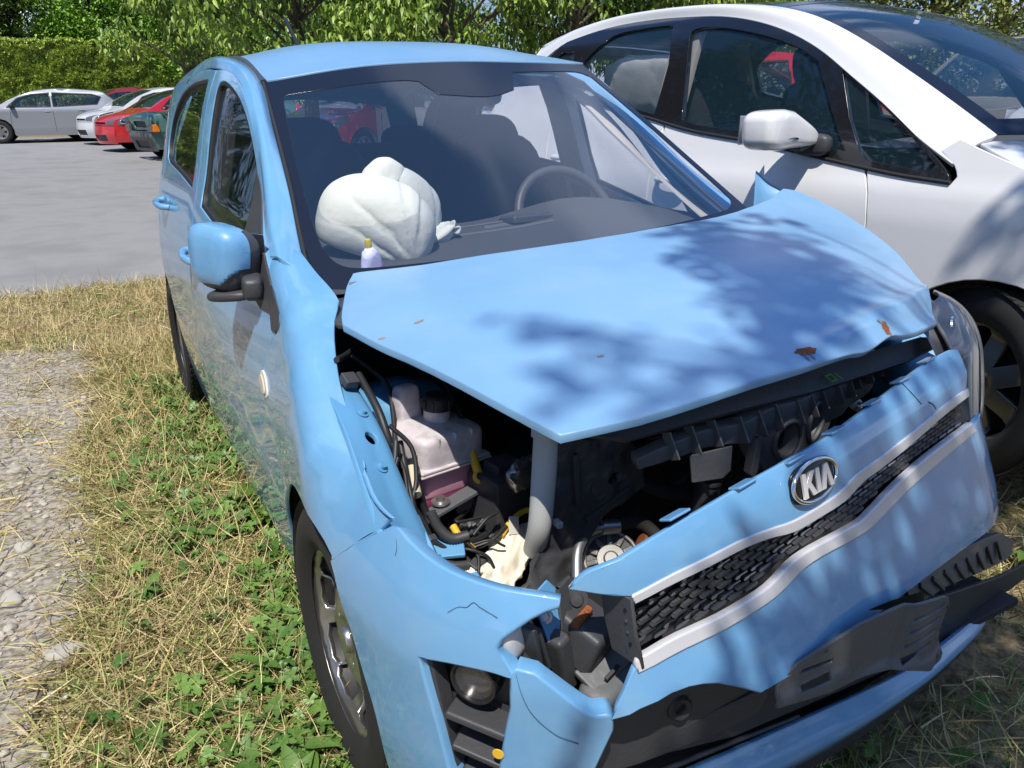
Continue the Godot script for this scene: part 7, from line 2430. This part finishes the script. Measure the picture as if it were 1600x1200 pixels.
func shade_tree(leaf: Mesh) -> void:
	var t := thing("shade_tree", "tree behind the camera whose branches shade the wreck's front", "tree", Vector3(-0.6, 0, 5.2))
	var m := MB.new()
	limb(m, [Vector3(0, -0.2, 0), Vector3(0.1, 2.2, 0), Vector3(0.3, 4.4, -0.3), Vector3(0.2, 6.5, -0.4)], 0.16, 0.06)
	var sd := SUN_TO.normalized()
	var clumps := []
	# each branch end hangs between the sun and the spot it shades
	for q in [
		[0.15, 0.95, 0.08, 0.17, 140, 5.2], [0.20, 0.94, 0.20, 0.16, 110, 5.4], [0.04, 0.91, 0.31, 0.15, 90, 5.2], [0.24, 0.97, -0.06, 0.14, 90, 5.6], [0.36, 0.94, 0.08, 0.10, 44, 5.6], [0.40, 0.95, -0.06, 0.07, 20, 5.6], [-0.12, 0.88, 0.36, 0.11, 18, 5.8], [0.26, 0.98, -0.17, 0.09, 26, 4.7], [0.32, 1.0, -0.24, 0.07, 14, 4.8], [-0.02, 0.9, 0.36, 0.10, 20, 4.7], [0.40, 0.93, 0.20, 0.05, 8, 4.7], [0.52, 1.0, -0.20, 0.06, 8, 4.7],
		[-0.34, 0.88, 0.22, 0.12, 16, 7.4], [-0.30, 0.85, 0.38, 0.11, 16, 7.4], [-0.12, 0.87, 0.40, 0.12, 20, 7.2], [-0.40, 0.9, 0.08, 0.07, 8, 7.4], [-0.42, 0.86, 0.30, 0.07, 8, 7.4],
		[0.1, 0.5, 0.75, 0.26, 330, 4.2], [-0.12, 0.45, 0.8, 0.22, 230, 4.2], [0.38, 0.5, 0.68, 0.25, 300, 4.4], [-0.3, 0.3, 0.78, 0.20, 190, 4.0], [0.62, 0.5, 0.5, 0.24, 260, 4.6], [0.0, 0.75, 0.55, 0.14, 80, 4.4], [0.28, 0.72, 0.50, 0.13, 70, 4.4], [-0.28, 0.62, 0.66, 0.12, 60, 4.2],
		[0.6, 0.1, 1.2, 0.34, 420, 4.2], [1.0, 0.1, 0.8, 0.34, 380, 4.6], [0.2, 0.05, 1.3, 0.30, 300, 4.2], [1.35, 0.2, 0.3, 0.26, 200, 4.8], [-0.52, 0.2, 0.72, 0.16, 100, 4.0], [-0.56, 0.30, 0.64, 0.13, 60, 4.0], [-0.45, 0.45, 0.68, 0.09, 26, 4.1], [-0.22, 0.5, 0.70, 0.12, 36, 4.2], [-0.08, 0.62, 0.64, 0.10, 18, 4.3], [0.0, 0.22, 0.62, 0.18, 100, 4.2], [0.35, 0.2, 0.58, 0.18, 100, 4.2], [-0.3, 0.25, 0.62, 0.12, 40, 4.1],
		[1.55, 0.95, 0.25, 0.22, 150, 4.6], [1.75, 1.0, 0.05, 0.2, 110, 4.8], [1.95, 1.0, 0.4, 0.26, 180, 4.6], [1.45, 0.7, -0.15, 0.14, 60, 4.9], [1.7, 0.95, -0.3, 0.12, 50, 4.9],
		[1.5, 0.1, 1.5, 0.5, 500, 4.4], [0.9, 0.1, 1.9, 0.5, 420, 4.4], [0.2, 0.1, 2.2, 0.5, 420, 4.4]]:
		var p: Vector3 = Vector3(q[0], q[1], q[2]) + sd * q[5] - t.position
		clumps.append([p, Vector3(q[3], q[3] * 0.8, q[3]), q[4]])
		var st := Vector3(0.25, clampf(p.y - 0.6, 2.5, 6.0), -0.3)
		limb(m, [st, st.lerp(p, 0.5) + Vector3(0, 0.25, 0), p], 0.022, 0.005)
	for i in 10:
		clumps.append([Vector3(rng.randf_range(-1.2, 1.2), rng.randf_range(5.0, 7.2), rng.randf_range(-0.2, 1.8)), Vector3(0.6, 0.45, 0.6), 260])
	obj("trunk", m, M.bark, t)
	crown("crown", t, clumps, leaf, M.leaf, Color(0.05, 0.10, 0.014), Color(0.15, 0.20, 0.04), 0.4, Vector2(0.6, 1.0))

func blade_mesh(l: float, w: float, bend: float) -> ArrayMesh:
	var m := MB.new()
	for i in 4:
		var t := i / 3.0
		var ww := w * (1.0 - 0.85 * t * t) * 0.5
		for k in [-1, 1]:
			m.vert(Vector3(k * ww, l * t * (1.0 - 0.25 * bend * t), l * bend * t * t), Vector3(0.3 * k, 0.55, -0.8).normalized(), Vector2(k, t))
	for i in 3:
		m.quad(i * 2, i * 2 + 1, i * 2 + 3, i * 2 + 2)
	return m.mesh()

func dens(n: FastNoiseLite, x: float, z: float) -> float:
	return n.get_noise_2d(x, z)

# is the spot under the two near cars' bodies or on the track?
func open_spot(x: float, z: float) -> bool:
	if z < edge_z(x) - 0.05:
		return false
	if x > -0.70 and x < 0.80 and z < 0.52 and z > -2.95:
		return false
	if x > 1.50 and x < 3.1 and z < 0.6 and z > -3.4:
		return false
	return true

func build_verge() -> void:
	M.straw = leaf_mat(0.25)
	M.straw.roughness = 0.7
	var n1 := FastNoiseLite.new()
	n1.frequency = 0.9
	n1.seed = 31
	n1.fractal_octaves = 3
	var n2 := FastNoiseLite.new()
	n2.frequency = 1.7
	n2.seed = 77
	# cut straw lying about
	var lying := []
	for v in 3:
		lying.append(blade_mesh(0.12, [0.0035, 0.0045, 0.0028][v], [0.5, 0.15, 0.9][v]))
	var T := [[], [], []]
	var C := [[], [], []]
	var straw_cols := [Color(0.54, 0.43, 0.21), Color(0.44, 0.33, 0.16), Color(0.64, 0.53, 0.28), Color(0.30, 0.21, 0.10), Color(0.47, 0.41, 0.17), Color(0.33, 0.35, 0.11)]
	for i in 66000:
		var x: float
		var z: float
		var r := rng.randf()
		if r < 0.62:
			x = rng.randf_range(-1.55, -0.66); z = rng.randf_range(-3.4, 0.5)
		elif r < 0.80:
			x = rng.randf_range(-4.5, -0.55); z = rng.randf_range(-5.3, -3.2)
		elif r < 0.93:
			x = rng.randf_range(-0.4, 2.4); z = rng.randf_range(0.3, 2.0)
		else:
			x = rng.randf_range(0.75, 1.6); z = rng.randf_range(-3.0, 0.5)
		if not open_spot(x, z):
			continue
		var on_track := x < path_x(z) and z > -3.55
		if on_track and rng.randf() > 0.035 + 0.4 * smoothstep(0.14, 0.0, path_x(z) - x) + 0.14 * smoothstep(-0.05, 0.3, n1.get_noise_2d(x * 2.0, z * 2.0)):
			continue
		var v := rng.randi() % 3
		var tilt := PI / 2 - absf(rng.randfn()) * (0.16 if r < 0.62 else 0.35)
		var b := Basis(Vector3.UP, rng.randf() * TAU) * Basis(Vector3.RIGHT, tilt) * Basis(Vector3.UP, rng.randf() * TAU)
		var s := rng.randf_range(0.35, 1.25)
		if rng.randf() < 0.006:
			s = rng.randf_range(1.5, 2.8)
		T[v].append(Transform3D(b.scaled(Vector3(1, s, s)), Vector3(x, gh(x, z) + rng.randf_range(0.004, 0.03), z)))
		var c: Color = straw_cols[rng.randi() % 6] * rng.randf_range(0.7, 1.2)
		if s > 1.6:
			c = Color(0.58, 0.44, 0.16)
		C[v].append(c)
	for v in 3:
		cloud("straw", self, lying[v], M.straw, T[v], C[v])
	# standing grass, green and dry, in patches
	T = [[], []]
	C = [[], []]
	for i in 70000:
		var x: float
		var z: float
		var r := rng.randf()
		if r < 0.42:
			x = rng.randf_range(-1.4, -0.64); z = rng.randf_range(-3.6, 0.4)
		elif r < 0.72:
			x = rng.randf_range(-4.5, -0.6); z = rng.randf_range(-5.35, -3.35)
		elif r < 0.9:
			x = rng.randf_range(-0.3, 2.6); z = rng.randf_range(0.45, 2.2)
		else:
			x = rng.randf_range(0.78, 1.6); z = rng.randf_range(-3.0, 0.6)
		if not open_spot(x, z) or (x < path_x(z) - 0.03 and z > -3.5):
			continue
		var g := n1.get_noise_2d(x + 9.0, z)
		var near_sill := smoothstep(-0.98, -0.72, x) * (1.0 if z > -2.8 else 0.0) if x < 0 else 0.5
		if g < 0.12 - near_sill * 0.35 and rng.randf() > (0.55 if z < -3.3 else 0.6):
			continue
		var dry := rng.randf() < (0.68 - 1.2 * maxf(n2.get_noise_2d(x, z), -0.2) if z < -3.2 else 0.22)
		var v := 0 if dry else 1
		var b := Basis(Vector3.UP, rng.randf() * TAU) * Basis(Vector3.RIGHT, rng.randfn() * 0.45)
		var h := rng.randf_range(0.35, 1.0) * (0.95 if dry and z < -3.2 else 0.62)
		T[v].append(Transform3D(b.scaled(Vector3(1, h, h)), Vector3(x, gh(x, z) - 0.003, z)))
		C[v].append((straw_cols[rng.randi() % 3] if dry else Color(0.10, 0.19, 0.032).lerp(Color(0.30, 0.38, 0.09), rng.randf())) * rng.randf_range(0.75, 1.15))
	cloud("dry_grass", self, blade_mesh(0.12, 0.004, 0.5), M.straw, T[0], C[0])
	cloud("green_grass", self, blade_mesh(0.11, 0.005, 0.6), M.leaf, T[1], C[1])
	# creeping weeds: three-leaf sprigs, dense along the sill and in the front corner
	T = []
	C = []
	var sprig := sprig_mesh()
	for i in 2600:
		var x: float
		var z: float
		var r := rng.randf()
		if r < 0.72:
			x = -0.70 - absf(rng.randfn()) * 0.17; z = rng.randf_range(-2.7, 0.35)
		elif r < 0.84:
			x = rng.randf_range(-1.3, -0.7); z = rng.randf_range(-1.6, 0.3)
		else:
			x = rng.randf_range(0.0, 2.2); z = rng.randf_range(0.5, 1.6)
		if not open_spot(x, z) or x < path_x(z) + 0.04:
			continue
		if n1.get_noise_2d(x * 1.5 + 40.0, z * 1.5) < -0.02 and rng.randf() > 0.25:
			continue
		var b := Basis(Vector3.UP, rng.randf() * TAU) * Basis(Vector3.RIGHT, rng.randfn() * 0.3) * Basis(Vector3.BACK, rng.randfn() * 0.3)
		T.append(Transform3D(b.scaled(Vector3.ONE * rng.randf_range(0.4, 0.95)), Vector3(x, gh(x, z) + rng.randf_range(0.01, 0.06), z)))
		C.append(Color(0.055, 0.13, 0.022).lerp(Color(0.15, 0.26, 0.05), rng.randf()))
	cloud("creeping_weeds", self, sprig, M.leaf, T, C)
	# stones in the track
	T = []
	C = []
	var stone := stone_mesh(1)
	for i in 1900:
		var z := rng.randf_range(-3.6, 0.6)
		var x := path_x(z) - absf(rng.randfn()) * 0.35 + 0.05
		var s := 0.003 + 0.011 * pow(rng.randf(), 4.0)
		var b := Basis(Vector3.UP, rng.randf() * TAU) * Basis(Vector3.RIGHT, rng.randfn() * 0.5)
		T.append(Transform3D(b.scaled(Vector3(s, s * 0.6, s * rng.randf_range(0.7, 1.4))), Vector3(x, gh(x, z) + 0.01 + s * 0.1, z)))
		C.append(Color(0.42, 0.385, 0.32) * rng.randf_range(0.5, 1.25))
	cloud("gravel", self, stone, M.straw, T, C)
	# larger stones, one by one
	var sm := tri_mat(mt(Color.WHITE, 0.9), noise_tex(0.03, [Color(0.26, 0.24, 0.20), Color(0.46, 0.43, 0.37), Color(0.36, 0.33, 0.28)], [0.2, 0.5, 0.85], 256), bump_tex(0.05, 5.0, 256), 6.0, false)
	var big := [[-1.30, -0.62, 0.055, "pale flat stone at the edge of the gravel track, above the broken stick"], [-1.42, -0.95, 0.035, "small pale stone lying on the gravel track left of the straw"], [-1.40, -1.25, 0.03, "rounded grey stone beside the small pale stone on the track"], [-1.25, -1.7, 0.028, "grey stone half buried where the track meets the weeds"], [-1.45, -1.9, 0.03, "pale stone on the track level with the front door"], [-1.22, -2.5, 0.03, "flat pale stone on the track level with the rear wheel"], [-1.05, -3.2, 0.035, "pale stone at the far end of the gravel track"], [-0.94, -0.12, 0.022, "little white stone in the straw near the front tyre"]]
	for q in big:
		var o := obj("stone", stone_mesh(int(q[2] * 1000.0)), sm)
		o.position = Vector3(q[0], gh(q[0], q[1]) + 0.012, q[1])
		o.rotation = Vector3(rng.randfn() * 0.2, rng.randf() * TAU, rng.randfn() * 0.2)
		o.scale = Vector3(q[2], q[2] * 0.5, q[2] * 0.8)
		tag(o, q[3], "stone", "loose stones by the track")
	# broken stick
	var m := MB.new()
	tube(m, [[-1.335, 0.016, -0.56], [-1.342, 0.02, -0.50], [-1.35, 0.016, -0.45], [-1.352, 0.014, -0.40]], 0.010, 0.007, 8, 4)
	tag(obj("stick", m, M.bark), "short broken grey-brown stick on the gravel edge at lower left", "stick")
	# broad weeds that stand out
	var wl := leaf_mesh(0.075, 0.034, 0.35, 5)
	var wm := mt(Color(0.085, 0.17, 0.028), 0.55)
	wm.backlight_enabled = true
	wm.backlight = Color(0.4, 0.4, 0.15)
	var spots := [[-0.862, -0.02, 1.1, "bright toothed weed growing against the front tyre"], [-0.90, 0.06, 1.2, "leafy weed in the bottom corner below the front tyre"], [-0.88, -0.30, 0.9, "small weed beside the front wheel's leading edge"], [-0.98, -0.06, 0.9, "low weed in the straw left of the front wheel"], [-1.10, -0.02, 1.0, "five-leaved weed at the bottom edge of the straw"], [-1.08, -0.75, 1.0, "grey-green weed sprawling in the straw by the track"], [-0.92, -1.0, 0.9, "leafy weed in the straw level with the door gap"], [-0.85, -1.5, 1.0, "leafy weed under the middle of the sill"], [-0.90, -2.0, 1.0, "leafy weed beneath the rear door"], [1.15, 0.30, 1.2, "leafy weed by the white car's front tyre"], [0.55, 0.75, 1.0, "weed in the shade right of the blue lip"], [0.30, 0.80, 1.0, "weed in the shade under the bumper's torn end"]]
	for q in spots:
		var t := thing("weed", q[3], "weed", Vector3(q[0], gh(q[0], q[1]) + 0.012, q[1]), rng.randf() * TAU, "broad-leaved weeds along the verge")
		for i in 7:
			var l := obj("leaf", wl, wm, t)
			l.transform = Transform3D((Basis(Vector3.UP, TAU * i / 7.0 + rng.randf() * 0.5) * Basis(Vector3.RIGHT, -0.45 + rng.randfn() * 0.2)).scaled(Vector3.ONE * q[2] * rng.randf_range(0.7, 1.15)), Vector3(0, 0.01 + 0.012 * (i % 3), 0))
	m = MB.new()
	sup(m, xfm(Vector3(-1.02, 0.030, -0.25), 6, 0, -8), Vector3(0.026, 0.0012, 0.022), 1.0, 1.0, 24, 6, func(p: Vector3) -> Vector3: return p + Vector3(0, 6.0 * p.x * p.x, 0))
	var rm := mt(Color(0.26, 0.36, 0.07), 0.5)
	tag(obj("round_leaf", m, rm), "round pale green fallen leaf lying on the straw", "leaf")
	m = MB.new()
	sup(m, xfm(Vector3(-1.27, 0.030, -0.33), 10, 40, 10), Vector3(0.024, 0.0012, 0.011), 1.0, 1.0, 20, 6, func(p: Vector3) -> Vector3: return p + Vector3(0, 8.0 * p.x * p.x, 0))
	tag(obj("dead_leaf", m, mt(Color(0.33, 0.17, 0.07), 0.8)), "curled brown dead leaf right of the broken stick", "leaf")

func sprig_mesh() -> ArrayMesh:
	var m := MB.new()
	for i in 5:
		var a := TAU * i / 5.0
		var l := 0.036 if i % 2 == 0 else 0.028
		var d := Vector3(sin(a), 0, cos(a))
		var sx := Vector3(cos(a), 0, -sin(a))
		var P := []
		for q in [[0.0, 0.0, 0.0], [0.35, 0.26, 0.25], [0.5, 0.2, 0.22], [0.62, 0.32, 0.2], [0.8, 0.2, 0.12], [1.0, 0.0, -0.05], [0.8, -0.2, 0.12], [0.62, -0.32, 0.2], [0.5, -0.2, 0.22], [0.35, -0.26, 0.25]]:
			P.append(d * q[0] * l + sx * q[1] * l + Vector3(0, q[2] * l + absf(q[1]) * l * 0.3, 0))
		var c := m.vert(d * l * 0.55 + Vector3(0, l * 0.14, 0), Vector3.UP)
		var ids := []
		for p in P:
			ids.append(m.vert(p, (Vector3.UP + (p - d * l * 0.5).normalized() * -0.25).normalized()))
		for k in P.size():
			m.tri(c, ids[k], ids[(k + 1) % P.size()])
	return m.mesh()

func stone_mesh(sd: int) -> ArrayMesh:
	var fn := FastNoiseLite.new()
	fn.seed = sd
	fn.frequency = 0.9
	var m := MB.new()
	sup(m, Transform3D(), Vector3.ONE, 0.75, 0.75, 9, 6, func(p: Vector3) -> Vector3: return p * (1.0 + 0.5 * fn.get_noise_3dv(p)))
	return m.mesh()
